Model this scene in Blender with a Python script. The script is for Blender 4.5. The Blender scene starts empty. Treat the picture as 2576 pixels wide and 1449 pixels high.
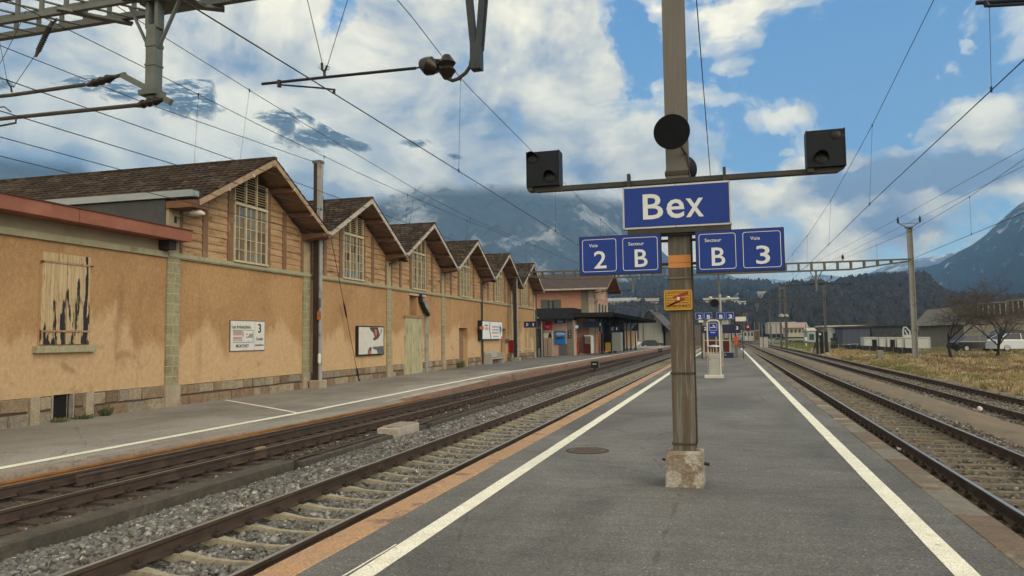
import bpy, math, random
import numpy as np
from mathutils import Vector, Matrix

scene = bpy.context.scene
C = bpy.context.collection
rad = math.radians

# ------------------------------------------------------------------ camera
FPX, CX, CY = 1860.0, 1288.0, 724.5
YAW, PITCH, ROLL, CAMH = 16.198, 3.83, 0.70, 1.75
def cam_axes():
    y, p, r = rad(YAW), rad(PITCH), rad(ROLL)
    f = np.array([-math.sin(y)*math.cos(p), math.cos(y)*math.cos(p), math.sin(p)])
    rt = np.array([math.cos(y), math.sin(y), 0.0]); up = np.cross(rt, f)
    return rt*math.cos(r)-up*math.sin(r), up*math.cos(r)+rt*math.sin(r), f
RT, UP, FW = cam_axes()
def ray(x, y): return RT*(x-CX)/FPX - UP*(y-CY)/FPX + FW
def P(x, y, Y):                      # point on the plane at distance Y along the tracks
    d = ray(x, y); t = Y/d[1]; return (float(d[0]*t), float(Y), float(CAMH+d[2]*t))
def G(x, y, z):                      # point on the level z
    d = ray(x, y); t = (z-CAMH)/d[2]; return (float(d[0]*t), float(d[1]*t), z)
def D(x, y, dist):                   # point at horizontal distance dist
    d = ray(x, y); t = dist/math.hypot(d[0], d[1]); return (float(d[0]*t), float(d[1]*t), float(CAMH+d[2]*t))
cd = bpy.data.cameras.new('Camera'); cam = bpy.data.objects.new('Camera', cd); C.objects.link(cam)
cd.sensor_width = 36; cd.lens = FPX/2576*36; cd.clip_start = 0.1; cd.clip_end = 40000
cam.matrix_world = Matrix(((RT[0], UP[0], -FW[0], 0), (RT[1], UP[1], -FW[1], 0), (RT[2], UP[2], -FW[2], CAMH), (0, 0, 0, 1)))
scene.camera = cam
scene.view_settings.view_transform = 'Standard'; scene.view_settings.look = 'None'
scene.view_settings.exposure = 0.62; scene.view_settings.gamma = 1
scene.cycles.max_bounces = 8; scene.cycles.transparent_max_bounces = 24; scene.cycles.volume_bounces = 1
scene.cycles.sample_clamp_indirect = 4

# ------------------------------------------------------------------ node helpers
def nn(nt, t, **k):
    n = nt.nodes.new(t)
    for a, b in k.items():
        if a.startswith('i_'):
            n.inputs[a[2:].replace('_', ' ')].default_value = b
        else: setattr(n, a, b)
    return n
def lk(nt, a, b): nt.links.new(a, b)
def ramp(nt, src, stops, interp='LINEAR'):
    r = nn(nt, 'ShaderNodeValToRGB'); r.color_ramp.interpolation = interp
    el = r.color_ramp.elements
    while len(el) < len(stops): el.new(0.5)
    for e, (p, c) in zip(el, stops):
        e.position = p; e.color = (c, c, c, 1) if not hasattr(c, '__len__') else tuple(c)+(1,)
    lk(nt, src, r.inputs[0]); return r.outputs[0]
def mth(nt, op, a, b=None, clamp=False):
    m = nn(nt, 'ShaderNodeMath', operation=op, use_clamp=clamp)
    for i, v in enumerate((a, b)):
        if v is None: continue
        if isinstance(v, (int, float)): m.inputs[i].default_value = v
        else: lk(nt, v, m.inputs[i])
    return m.outputs[0]
def mixc(nt, f, a, b, blend='MIX'):
    m = nn(nt, 'ShaderNodeMix', data_type='RGBA', blend_type=blend)
    for i, v in ((0, f), (6, a), (7, b)):
        if isinstance(v, (int, float)): m.inputs[i].default_value = v
        elif hasattr(v, '__len__'): m.inputs[i].default_value = tuple(v)+(1,) if len(v) == 3 else v
        else: lk(nt, v, m.inputs[i])
    return m.outputs[2]
def vmap(nt, vec, scale=(1, 1, 1), loc=(0, 0, 0), rot=(0, 0, 0)):
    m = nn(nt, 'ShaderNodeMapping'); m.inputs['Scale'].default_value = scale
    m.inputs['Location'].default_value = loc; m.inputs['Rotation'].default_value = rot
    lk(nt, vec, m.inputs[0]); return m.outputs[0]
def noise(nt, vec, scale=5, detail=4, rough=.55, dist=0):
    n = nn(nt, 'ShaderNodeTexNoise'); n.inputs['Scale'].default_value = scale; n.inputs['Detail'].default_value = detail
    n.inputs['Roughness'].default_value = rough; n.inputs['Distortion'].default_value = dist
    lk(nt, vec, n.inputs['Vector']); return n.outputs['Fac']
def voro(nt, vec, scale=5, feature='F1'):
    n = nn(nt, 'ShaderNodeTexVoronoi', feature=feature); n.inputs['Scale'].default_value = scale
    lk(nt, vec, n.inputs['Vector']); return n

# ------------------------------------------------------------------ sky
SUN_EL, SUN_AZ = 28.0, 118.0         # azimuth measured from +Y towards +X
HAZE = 0.00016
world = bpy.data.worlds.new('World'); scene.world = world; world.use_nodes = True
nt = world.node_tree; nt.nodes.clear()
out = nn(nt, 'ShaderNodeOutputWorld')
sky = nn(nt, 'ShaderNodeTexSky', sky_type='NISHITA', sun_disc=False)
sky.sun_elevation = rad(SUN_EL); sky.sun_rotation = rad(SUN_AZ); sky.altitude = 400; sky.ozone_density = 2.2; sky.dust_density = .4
bg1 = nn(nt, 'ShaderNodeBackground'); bg1.inputs[1].default_value = 0.15
hsv = nn(nt, 'ShaderNodeHueSaturation'); hsv.inputs['Saturation'].default_value = 1.36; hsv.inputs['Value'].default_value = .92
lk(nt, sky.outputs[0], hsv.inputs['Color']); lk(nt, hsv.outputs[0], bg1.inputs[0])
tc = nn(nt, 'ShaderNodeTexCoord')
sep = nn(nt, 'ShaderNodeSeparateXYZ'); lk(nt, tc.outputs['Generated'], sep.inputs[0])
dx, dy, dz = sep.outputs
zz = mth(nt, 'ADD', mth(nt, 'MAXIMUM', dz, 0.0), 0.16)
comb = nn(nt, 'ShaderNodeCombineXYZ')
lk(nt, mth(nt, 'DIVIDE', dx, zz), comb.inputs[0]); lk(nt, mth(nt, 'DIVIDE', dy, zz), comb.inputs[1])
lk(nt, mth(nt, 'MULTIPLY', dz, 2.2), comb.inputs[2])
cv = comb.outputs[0]
gv = tc.outputs['Generated']
n1 = noise(nt, vmap(nt, gv, (1, 1, 1.5), loc=(3.1, 1.7, 0)), 5.2, 10, .60, .35)
n2 = noise(nt, vmap(nt, cv, loc=(9.1, 4.7, 2)), .55, 3, .5)
# coverage: heavy bank over the left half, scattered puffs to the right, a broken band low down
ay = mth(nt, 'MAXIMUM', dy, .05)
wA = noise(nt, vmap(nt, gv, loc=(1, 2, 3)), 9, 8, .6); wB = noise(nt, vmap(nt, gv, loc=(6, 1, 8)), 9, 8, .6)
tx = mth(nt, 'ADD', mth(nt, 'DIVIDE', dx, ay), mth(nt, 'MULTIPLY', mth(nt, 'SUBTRACT', wA, .5), .20))      # -1.0 far left ... 0.4 right edge
te = mth(nt, 'ADD', mth(nt, 'DIVIDE', dz, ay), mth(nt, 'MULTIPLY', mth(nt, 'SUBTRACT', wB, .5), .12))      # 0 at the horizon ... 0.45 top
line = mth(nt, 'ADD', tx, mth(nt, 'MULTIPLY', te, .62))
left = ramp(nt, mth(nt, 'ADD', mth(nt, 'MULTIPLY', line, -1.9), .34), [(0, 0), (.28, 1)])
low = ramp(nt, te, [(.0, .9), (.16, .86), (.235, .35), (.30, 0)])
def blob(cx, ce, rx, re, amp):
    u = mth(nt, 'MULTIPLY', mth(nt, 'SUBTRACT', tx, cx), 1/rx); v = mth(nt, 'MULTIPLY', mth(nt, 'SUBTRACT', te, ce), 1/re)
    r2 = mth(nt, 'ADD', mth(nt, 'MULTIPLY', u, u), mth(nt, 'MULTIPLY', v, v))
    return mth(nt, 'MULTIPLY', mth(nt, 'SUBTRACT', 1, r2, True), amp)
def TT(x, y):
    d = ray(x, y); return d[0]/d[1], d[2]/d[1]
acc = mth(nt, 'ADD', mth(nt, 'MULTIPLY', low, .17), mth(nt, 'ADD', ramp(nt, dy, [(.05, .55), (.35, 0)]), ramp(nt, mth(nt, 'DIVIDE', dz, ay), [(.55, 0), (.95, .45)])))  # extra cloud behind and overhead, mostly unseen, added to warm and soften the ambient
for (bx, by, w, h, a) in [(1330, 110, 190, 150, .42), (1450, 190, 110, 60, .3), (1480, 400, 230, 70, .4), (1690, 60, 60, 60, .1), (1800, 90, 130, 90, .34), (1740, 235, 110, 40, .26),
                          (1980, 272, 130, 36, .30), (2210, 170, 110, 50, .30), (2120, 90, 60, 25, .25), (2340, 175, 45, 45, .26), (2440, 290, 190, 80, .55), (1980, 360, 30, 20, .2), (1850, 10, 200, 25, .25),
                          (2110, 400, 200, 40, .36), (2400, 470, 330, 110, .42), (2180, 520, 260, 120, .40), (2150, 610, 330, 60, .4), (1930, 460, 170, 60, .35), (1760, 470, 120, 60, .35), (2420, 105, 30, 18, .2)]:
    c0, e0 = TT(bx, by); c1, _ = TT(bx+w, by); _, e1 = TT(bx, by-h)
    acc = mth(nt, 'ADD', acc, blob(c0, e0, abs(c1-c0), abs(e1-e0), a))
for (bx, by, w, h, a) in [(850, 30, 75, 95, -.85), (1225, 180, 65, 95, -.50), (1290, 300, 50, 120, -.22), (1590, 120, 90, 200, -.35), (2000, 160, 90, 90, -.2), (1900, 420, 40, 25, -.1), (2230, 590, 120, 22, -.25), (1330, 10, 90, 25, -.2)]:
    c0, e0 = TT(bx, by); c1, _ = TT(bx+w, by); _, e1 = TT(bx, by-h)
    acc = mth(nt, 'ADD', acc, blob(c0, e0, abs(c1-c0), abs(e1-e0), a))
dens = mth(nt, 'ADD', mth(nt, 'MULTIPLY', mth(nt, 'SUBTRACT', n1, .5), 2.3), mth(nt, 'ADD', acc, mth(nt, 'MULTIPLY', left, .80)))
mask = ramp(nt, dens, [(.09, 0), (.24, .45), (.50, 1)], 'EASE')
# bodies: sun-tinted tops, blue-grey undersides and broad soft modelling
n3 = noise(nt, vmap(nt, gv, (1, 1, 1.5), loc=(3.06, 1.7, -.035)), 5.2, 7, .58, .35)
rel = mth(nt, 'SUBTRACT', n1, n3)
soft = noise(nt, vmap(nt, gv, (1, 1, 1.6), loc=(1.3, 7.7, 5)), 3.6, 6, .55)
lite = mth(nt, 'ADD', mth(nt, 'ADD', .56, mth(nt, 'MULTIPLY', rel, 3.0)), mth(nt, 'MULTIPLY', mth(nt, 'SUBTRACT', soft, .5), 1.5), True)
for (bx, by, w, h, a) in [(2420, 430, 330, 75, -1.0), (2130, 470, 260, 50, -.7), (520, 130, 520, 150, -.18), (130, 420, 190, 55, -.75), (2250, 590, 200, 30, -.35), (2440, 270, 160, 60, .35), (640, 330, 420, 130, .22), (1050, 480, 330, 60, -.25),
                          (1330, 120, 180, 120, -.12), (100, 250, 200, 90, .2)]:
    c0, e0 = TT(bx, by); c1, _ = TT(bx+w, by); _, e1 = TT(bx, by-h)
    lite = mth(nt, 'ADD', lite, blob(c0, e0, abs(c1-c0), abs(e1-e0), a), True)
cc = ramp(nt, lite, [(0, (.15, .19, .27)), (.28, (.42, .41, .385)), (.58, (.74, .66, .48)), (1, (1.20, 1.04, .70))])
bg2 = nn(nt, 'ShaderNodeBackground'); bg2.inputs[1].default_value = 1.15; lk(nt, cc, bg2.inputs[0])
ms = nn(nt, 'ShaderNodeMixShader'); lk(nt, mask, ms.inputs[0]); lk(nt, bg1.outputs[0], ms.inputs[1]); lk(nt, bg2.outputs[0], ms.inputs[2])
lk(nt, ms.outputs[0], out.inputs[0])

sl = bpy.data.lights.new('Sun', 'SUN'); sl.energy = 1.45; sl.angle = rad(45); sl.color = (1, .90, .74)
so = bpy.data.objects.new('Sun', sl); C.objects.link(so)
so.rotation_euler = (rad(90-SUN_EL), 0, rad(-SUN_AZ+180))
so.location = (20, -20, 40)

# ------------------------------------------------------------------ materials
MAT = {}
def mat(name, c1, c2=None, scale=4, rough=.8, metal=0, bump=0, bscale=None, detail=5, stretch=(1, 1, 1), lo=.35, hi=.65, c3=None, s3=1.2, lo3=.55, hi3=.7, spec=.3, st3=(1, 1, 1), fine=0, emit=0):
    if name in MAT: return MAT[name]
    m = bpy.data.materials.new(name); m.use_nodes = True; nt = m.node_tree; b = nt.nodes['Principled BSDF']
    b.inputs['Roughness'].default_value = rough; b.inputs['Metallic'].default_value = metal; b.inputs['Specular IOR Level'].default_value = spec
    t = nn(nt, 'ShaderNodeTexCoord').outputs['Object']
    if c2 is None: c2 = tuple(v*.86 for v in c1)
    f = ramp(nt, noise(nt, vmap(nt, t, stretch), scale, detail, .6), [(lo, 0), (hi, 1)])
    col = mixc(nt, f, c1, c2)
    if c3: col = mixc(nt, ramp(nt, noise(nt, vmap(nt, t, st3, loc=(5, 3, 1)), s3, 4, .6, .3), [(lo3, 0), (hi3, 1)]), col, c3)
    if fine:
        g = noise(nt, t, fine, 2, .7)
        col = mixc(nt, .55, col, mixc(nt, 1, col, ramp(nt, g, [(.3, .45), (.7, 1.5)]), 'MULTIPLY'))
    lk(nt, col, b.inputs['Base Color'])
    if bump:
        bn = nn(nt, 'ShaderNodeBump'); bn.inputs['Strength'].default_value = min(1, bump); bn.inputs['Distance'].default_value = .02*max(1, bump)
        lk(nt, noise(nt, vmap(nt, t, stretch), bscale or scale*4, 5, .65), bn.inputs['Height']); lk(nt, bn.outputs[0], b.inputs['Normal'])
    if emit: b.inputs['Emission Color'].default_value = c1+(1,); b.inputs['Emission Strength'].default_value = emit
    MAT[name] = m; return m

# ------------------------------------------------------------------ mesh builder
def ident(x, y, z): return (x, y, z)
class MB:
    def __init__(s, T=ident): s.v = []; s.f = []; s.T = T
    def add(s, vs, fs):
        o = len(s.v); s.v += [s.T(*p) for p in vs]; s.f += [tuple(i+o for i in f) for f in fs]; return s
    def box(s, x0, x1, y0, y1, z0, z1):
        return s.add([(x0, y0, z0), (x1, y0, z0), (x1, y1, z0), (x0, y1, z0), (x0, y0, z1), (x1, y0, z1), (x1, y1, z1), (x0, y1, z1)],
                     [(0, 3, 2, 1), (4, 5, 6, 7), (0, 1, 5, 4), (1, 2, 6, 5), (2, 3, 7, 6), (3, 0, 4, 7)])
    def bev(s, x0, x1, y0, y1, z0, z1, b=.01):          # box with chamfered upper edges
        return s.add([(x0, y0, z0), (x1, y0, z0), (x1, y1, z0), (x0, y1, z0), (x0, y0, z1-b), (x1, y0, z1-b), (x1, y1, z1-b), (x0, y1, z1-b),
                      (x0+b, y0+b, z1), (x1-b, y0+b, z1), (x1-b, y1-b, z1), (x0+b, y1-b, z1)],
                     [(0, 3, 2, 1), (0, 1, 5, 4), (1, 2, 6, 5), (2, 3, 7, 6), (3, 0, 4, 7), (4, 5, 9, 8), (5, 6, 10, 9), (6, 7, 11, 10), (7, 4, 8, 11), (8, 9, 10, 11)])
    def prism(s, poly, a, b, axis='y'):                  # convex polygon extruded along an axis
        n = len(poly)
        def pt(u, v, w): return {'y': (u, w, v), 'x': (w, u, v), 'z': (u, v, w)}[axis]
        return s.add([pt(u, v, a) for u, v in poly]+[pt(u, v, b) for u, v in poly],
                     [tuple(range(n))[::-1], tuple(range(n, 2*n))]+[(i, (i+1) % n, n+(i+1) % n, n+i) for i in range(n)])
    def bar(s, p, q, w, h=None, up=(0, 0, 1)):           # rectangular bar from p to q
        h = h or w; p = Vector(p); q = Vector(q); d = (q-p)
        if d.length < 1e-6: return s
        d.normalize(); u = Vector(up)
        if abs(d.dot(u)) > .98: u = Vector((1, 0, 0))
        a = d.cross(u).normalized()*w/2; b = a.cross(d).normalized()*h/2
        vs = [p-a-b, p+a-b, p+a+b, p-a+b, q-a-b, q+a-b, q+a+b, q-a+b]
        return s.add([tuple(v) for v in vs], [(3, 2, 1, 0), (4, 5, 6, 7), (0, 1, 5, 4), (1, 2, 6, 5), (2, 3, 7, 6), (3, 0, 4, 7)])
    def tube(s, pts, r, n=8, cap=True):
        pts = [Vector(p) for p in pts]; rs = r if hasattr(r, '__len__') else [r]*len(pts)
        vs = []; prev = None
        for i, p in enumerate(pts):
            d = (pts[min(i+1, len(pts)-1)]-pts[max(i-1, 0)]).normalized()
            if prev is None:
                u = Vector((0, 0, 1)) if abs(d.z) < .95 else Vector((1, 0, 0)); a = d.cross(u).normalized()
            else: a = (prev-d*prev.dot(d)).normalized()
            prev = a; b = d.cross(a)
            for k in range(n):
                t = 2*math.pi*k/n; vs.append(tuple(p+(a*math.cos(t)+b*math.sin(t))*rs[i]))
        fs = []
        for i in range(len(pts)-1):
            for k in range(n):
                k2 = (k+1) % n; fs.append((i*n+k, (i+1)*n+k, (i+1)*n+k2, i*n+k2))
        if cap: fs += [tuple(range(n)), tuple(range((len(pts)-1)*n, len(pts)*n))[::-1]]
        return s.add(vs, fs)
    def lathe(s, c, prof, n=16, axis='z'):               # prof: (radius, height along axis)
        vs = []
        for r, h in prof:
            for k in range(n):
                t = 2*math.pi*k/n; u, w = r*math.cos(t), r*math.sin(t)
                vs.append({'z': (c[0]+u, c[1]+w, c[2]+h), 'y': (c[0]+u, c[1]+h, c[2]+w), 'x': (c[0]+h, c[1]+u, c[2]+w)}[axis])
        fs = []
        for i in range(len(prof)-1):
            for k in range(n): fs.append((i*n+k, i*n+(k+1) % n, (i+1)*n+(k+1) % n, (i+1)*n+k))
        fs += [tuple(range(n))[::-1], tuple(range((len(prof)-1)*n, len(prof)*n))]
        return s.add(vs, fs)
    def grid(s, rows):                                   # rows: equally long lists of points
        n = len(rows[0]); vs = [p for r in rows for p in r]
        return s.add(vs, [(i*n+j, i*n+j+1, (i+1)*n+j+1, (i+1)*n+j) for i in range(len(rows)-1) for j in range(n-1)])
    def build(s, name, m, parent=None, smooth=False, loc=None, fix=True):
        L = Vector(parent_loc(parent)) if parent else Vector(loc or (0, 0, 0))
        me = bpy.data.meshes.new(name); me.from_pydata([(a-L.x, b-L.y, c-L.z) for a, b, c in s.v], [], s.f); me.update()
        if fix:
            import bmesh
            bm = bmesh.new(); bm.from_mesh(me); bmesh.ops.recalc_face_normals(bm, faces=bm.faces); bm.to_mesh(me); bm.free()
        if smooth:
            me.polygons.foreach_set('use_smooth', [True]*len(me.polygons))
            try: me.set_sharp_from_angle(angle=rad(40))
            except Exception: pass
        me.materials.append(m)
        o = bpy.data.objects.new(name, me); C.objects.link(o)
        if parent: o.parent = parent
        else: o.location = L
        return o
def parent_loc(p):
    v = Vector((0, 0, 0))
    while p is not None: v = v+p.location; p = p.parent
    return v
def np_mesh(name, V, F, m, parent=None, smooth=False):    # V (n,3), F (k,m) arrays
    me = bpy.data.meshes.new(name); V = np.asarray(V, np.float32); F = np.asarray(F, np.int32); k = F.shape[1]
    me.vertices.add(len(V)); me.vertices.foreach_set('co', V.ravel())
    me.loops.add(F.size); me.loops.foreach_set('vertex_index', F.ravel())
    me.polygons.add(len(F)); me.polygons.foreach_set('loop_start', np.arange(0, F.size, k, dtype=np.int32)); me.polygons.foreach_set('loop_total', np.full(len(F), k, np.int32))
    if smooth: me.polygons.foreach_set('use_smooth', np.ones(len(F), bool))
    me.update(); me.validate(); me.materials.append(m)
    o = bpy.data.objects.new(name, me); C.objects.link(o)
    if parent: o.parent = parent
    return o
def tag(o, label=None, cat=None, group=None, kind=None):
    for k, v in (('label', label), ('category', cat), ('group', group), ('kind', kind)):
        if v: o[k] = v
    return o
def thing(name, label, cat, loc=(0, 0, 0), group=None):
    o = bpy.data.objects.new(name, None); C.objects.link(o); o.location = loc; o.empty_display_size = .2
    return tag(o, label, cat, group)
def struct(o): o['kind'] = 'structure'; return o
def stuff(o): o['kind'] = 'stuff'; return o
def copy_tree(o, parent=None):
    c = o.copy(); C.objects.link(c); c.parent = parent
    for ch in list(o.children): copy_tree(ch, c)
    return c
def text(name, s, ctr, w, h, m, parent, right=(1, 0, 0), up=(0, 0, 1), bold=0.0, depth=.004):
    cu = bpy.data.curves.new(name, 'FONT'); cu.body = s; cu.offset = bold; cu.extrude = .01; cu.resolution_u = 3
    to = bpy.data.objects.new(name, cu); C.objects.link(to)
    dg = bpy.context.evaluated_depsgraph_get(); me = bpy.data.meshes.new_from_object(to.evaluated_get(dg))
    C.objects.unlink(to); bpy.data.objects.remove(to); bpy.data.curves.remove(cu)
    V = np.array([v.co[:] for v in me.vertices]); lo, hi = V.min(0), V.max(0); sz = np.maximum(hi-lo, 1e-6); mid = (lo+hi)/2
    if not w: w = h*sz[0]/sz[1]
    r = Vector(right); u = Vector(up); n = r.cross(u); L = parent_loc(parent)
    for v in me.vertices:
        a, b, c = (v.co.x-mid[0])/sz[0]*w, (v.co.y-mid[1])/sz[1]*h, (v.co.z-lo[2])/sz[2]*depth
        v.co = Vector(ctr)-L+r*a+u*b+n*c
    me.name = name; me.materials.clear(); me.materials.append(m)
    o = bpy.data.objects.new(name, me); C.objects.link(o); o.parent = parent; return o
rng = np.random.default_rng(7); random.seed(11)
def fbm(x, y, seed=0, octaves=5, base=1.0):              # cheap value noise, arrays in, -1..1 out
    x = np.asarray(x, float); y = np.asarray(y, float); tot = np.zeros_like(x+y); amp = 1; fr = base; norm = 0
    for o in range(octaves):
        X, Y = x*fr, y*fr; xi, yi = np.floor(X).astype(np.int64), np.floor(Y).astype(np.int64); fx, fy = X-xi, Y-yi
        fx, fy = fx*fx*(3-2*fx), fy*fy*(3-2*fy)
        def h(i, j):
            n = (i*374761393+j*668265263+(seed+o)*982451653) & 0x7fffffff; n = ((n ^ (n >> 13))*1274126177) & 0x7fffffff
            return (n ^ (n >> 16)) % 65536/32768.0-1
        v = (h(xi, yi)*(1-fx)+h(xi+1, yi)*fx)*(1-fy)+(h(xi, yi+1)*(1-fx)+h(xi+1, yi+1)*fx)*fy
        tot += v*amp; norm += amp; amp *= .5; fr *= 2
    return tot/norm
def pl(y, pts):                                          # polyline interpolation
    return np.interp(y, [p[0] for p in pts], [p[1] for p in pts])
# ------------------------------------------------------------------ surface materials
def asphalt(name, base, light, dark, streak=1.0):
    m = bpy.data.materials.new(name); m.use_nodes = True; nt = m.node_tree; b = nt.nodes['Principled BSDF']
    b.inputs['Roughness'].default_value = .82; b.inputs['Specular IOR Level'].default_value = .35
    t = nn(nt, 'ShaderNodeTexCoord').outputs['Object']
    big = noise(nt, vmap(nt, t, (.55, .30, 1)), .9, 5, .6, .6)
    f = ramp(nt, big, [(.38, dark), (.5, base), (.62, light)])
    st = ramp(nt, noise(nt, vmap(nt, t, (.5, 2.6, 1), loc=(2, 5, 0)), 1.6, 5, .62, .4), [(.38, .90), (.6, 1.06)])
    col = mixc(nt, streak, f, mixc(nt, 1, f, st, 'MULTIPLY'))
    g = voro(nt, t, 70); gr = ramp(nt, g.outputs['Color'], [(0, .40), (.5, .82), (.80, 1.15), (.92, 1.6), (1, 3.6)])
    col = mixc(nt, .75, col, mixc(nt, 1, col, gr, 'MULTIPLY'))
    pt_ = nn(nt, 'ShaderNodeTexVoronoi', feature='F1', distance='CHEBYCHEV'); pt_.inputs['Scale'].default_value = .42; lk(nt, vmap(nt, t, (1, .45, 0), loc=(.7, .3, 0)), pt_.inputs['Vector'])
    ps = nn(nt, 'ShaderNodeSeparateColor'); lk(nt, pt_.outputs['Color'], ps.inputs[0])
    col = mixc(nt, 1, col, ramp(nt, ps.outputs[0], [(0, .90), (1, 1.08)]), 'MULTIPLY')
    gum = voro(nt, vmap(nt, t, (1, 1, 0)), 2.6); gs_ = nn(nt, 'ShaderNodeSeparateColor'); lk(nt, gum.outputs['Color'], gs_.inputs[0])
    gm = mth(nt, 'MULTIPLY', ramp(nt, gum.outputs['Distance'], [(.045, 1), (.075, 0)]), ramp(nt, gs_.outputs[1], [(.55, 0), (.6, 1)]))
    col = mixc(nt, mth(nt, 'MULTIPLY', gm, .5), col, mixc(nt, gs_.outputs[2], dark, (.26, .255, .24)))
    oil = ramp(nt, noise(nt, vmap(nt, t, (1, .8, 1), loc=(9, 9, 0)), .9, 6, .62, .5), [(.64, 0), (.74, .45)])
    col = mixc(nt, oil, col, tuple(v*.62 for v in dark))
    crk = voro(nt, vmap(nt, t, (1, 1, 0), loc=(.4, .2, 0)), .32, 'DISTANCE_TO_EDGE')
    wob = noise(nt, t, 3, 4)
    cr = ramp(nt, mth(nt, 'ADD', crk.outputs['Distance'], mth(nt, 'MULTIPLY', mth(nt, 'SUBTRACT', wob, .5), .05)), [(.0, .45), (.004, 1)])
    col = mixc(nt, .45, col, mixc(nt, 1, col, cr, 'MULTIPLY'))
    lk(nt, col, b.inputs['Base Color'])
    bn = nn(nt, 'ShaderNodeBump'); bn.inputs['Strength'].default_value = .5; bn.inputs['Distance'].default_value = .004
    lk(nt, g.outputs['Distance'], bn.inputs['Height']); lk(nt, bn.outputs[0], b.inputs['Normal'])
    return m
M_ASPH = asphalt('asphalt_island', (.145, .142, .136), (.172, .168, .160), (.112, .110, .107))
M_ASPH2 = asphalt('asphalt_side', (.245, .225, .196), (.28, .26, .228), (.195, .178, .155), .35)
M_ASPH3 = asphalt('asphalt_patch', (.165, .163, .158), (.185, .182, .176), (.145, .143, .14), .3)
def gravel(name, cols, sc=14, bump=1.0, dirt=None, dlo=.5, dhi=.62):
    m = bpy.data.materials.new(name); m.use_nodes = True; nt = m.node_tree; b = nt.nodes['Principled BSDF']; b.inputs['Roughness'].default_value = .9
    t = nn(nt, 'ShaderNodeTexCoord').outputs['Object']
    v = voro(nt, t, sc); s = nn(nt, 'ShaderNodeSeparateColor'); lk(nt, v.outputs['Color'], s.inputs[0])
    col = ramp(nt, s.outputs[0], [(i/(len(cols)-1), c) for i, c in enumerate(cols)])
    col = mixc(nt, 1, col, ramp(nt, v.outputs['Distance'], [(.1, 1.05), (.75, .25)]), 'MULTIPLY')
    if dirt: col = mixc(nt, ramp(nt, noise(nt, vmap(nt, t, (1, .35, 1)), 1.4, 6, .65, .4), [(dlo, 0), (dhi, 1)]), col, dirt)
    lk(nt, col, b.inputs['Base Color'])
    bn = nn(nt, 'ShaderNodeBump'); bn.inputs['Strength'].default_value = 1; bn.inputs['Distance'].default_value = .03*bump; bn.invert = True
    lk(nt, v.outputs['Distance'], bn.inputs['Height']); lk(nt, bn.outputs[0], b.inputs['Normal']); return m
M_BAL = gravel('ballast_grey', [(.045, .042, .038), (.11, .105, .095), (.17, .165, .15), (.30, .29, .27)], 20)
M_BALD = gravel('ballast_brown', [(.035, .028, .022), (.075, .058, .045), (.12, .10, .08), (.21, .19, .16)], 22, .8, (.05, .036, .027), .42, .6)
M_BALR = gravel('ballast_yard', [(.05, .045, .04), (.11, .10, .088), (.17, .155, .135), (.29, .27, .24)], 20, .8, (.17, .135, .095), .5, .66)
M_SAND = mat('sandy_path', (.20, .155, .105), (.15, .125, .09), 2.2, .95, bump=.6, bscale=30, stretch=(1, .25, 1), c3=(.11, .10, .085), s3=2.5, st3=(1, .3, 1), fine=40)
M_LINE = mat('line_paint', (.80, .78, .66), (.70, .68, .57), 3, .7, lo=.4, hi=.62, c3=(.36, .35, .31), s3=9, lo3=.62, hi3=.74, fine=60)
M_ORG = mat('orange_coping', (.44, .265, .145), (.36, .235, .15), 7, .85, bump=.5, bscale=40, stretch=(1, .6, 1), c3=(.20, .13, .10), s3=3.2, lo3=.56, hi3=.66, fine=45)
M_COPE = mat('stone_coping', (.17, .135, .095), (.125, .105, .08), 5, .9, bump=.5, bscale=40, c3=(.22, .19, .145), s3=3.0, lo3=.5, hi3=.62, fine=50)
M_CONC = mat('concrete', (.30, .285, .25), (.235, .22, .19), 5, .9, bump=.4, bscale=40, c3=(.15, .13, .10), s3=2.2, lo3=.55, hi3=.75, fine=55)
M_SLEEP = mat('concrete_sleeper', (.36, .325, .245), (.28, .25, .185), 7, .9, bump=.4, bscale=60, c3=(.14, .115, .08), s3=4, lo3=.56, hi3=.75, fine=60)
M_SLEEPW = mat('weathered_sleeper', (.215, .185, .135), (.13, .11, .08), 6, .9, bump=.6, bscale=30, stretch=(.3, 3, 3), c3=(.06, .05, .04), s3=5, lo3=.5, hi3=.72, fine=50)
M_TIMB = mat('dark_timber', (.075, .052, .04), (.045, .034, .028), 5, .9, bump=.6, bscale=20, stretch=(.3, 4, 4))
M_RAIL = mat('rail_rust', (.088, .060, .045), (.055, .040, .032), 8, .75, metal=.25, bump=.4, bscale=60, c3=(.11, .075, .055), s3=2, stretch=(1, .3, 1))
M_RAILT = mat('rail_running_surface', (.46, .44, .41), (.35, .33, .30), 6, .34, metal=.75, stretch=(2, .15, 1))
M_RAILB = mat('rail_top_brown', (.24, .20, .155), (.17, .135, .10), 6, .5, metal=.4, stretch=(2, .15, 1))
M_RUST = mat('orange_rust_steel', (.34, .16, .055), (.20, .10, .045), 6, .85, metal=.1, bump=.4, bscale=30, stretch=(1, .3, 1))
M_CLIP = mat('clip_steel', (.045, .030, .024), (.028, .02, .017), 20, .8)

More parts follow.
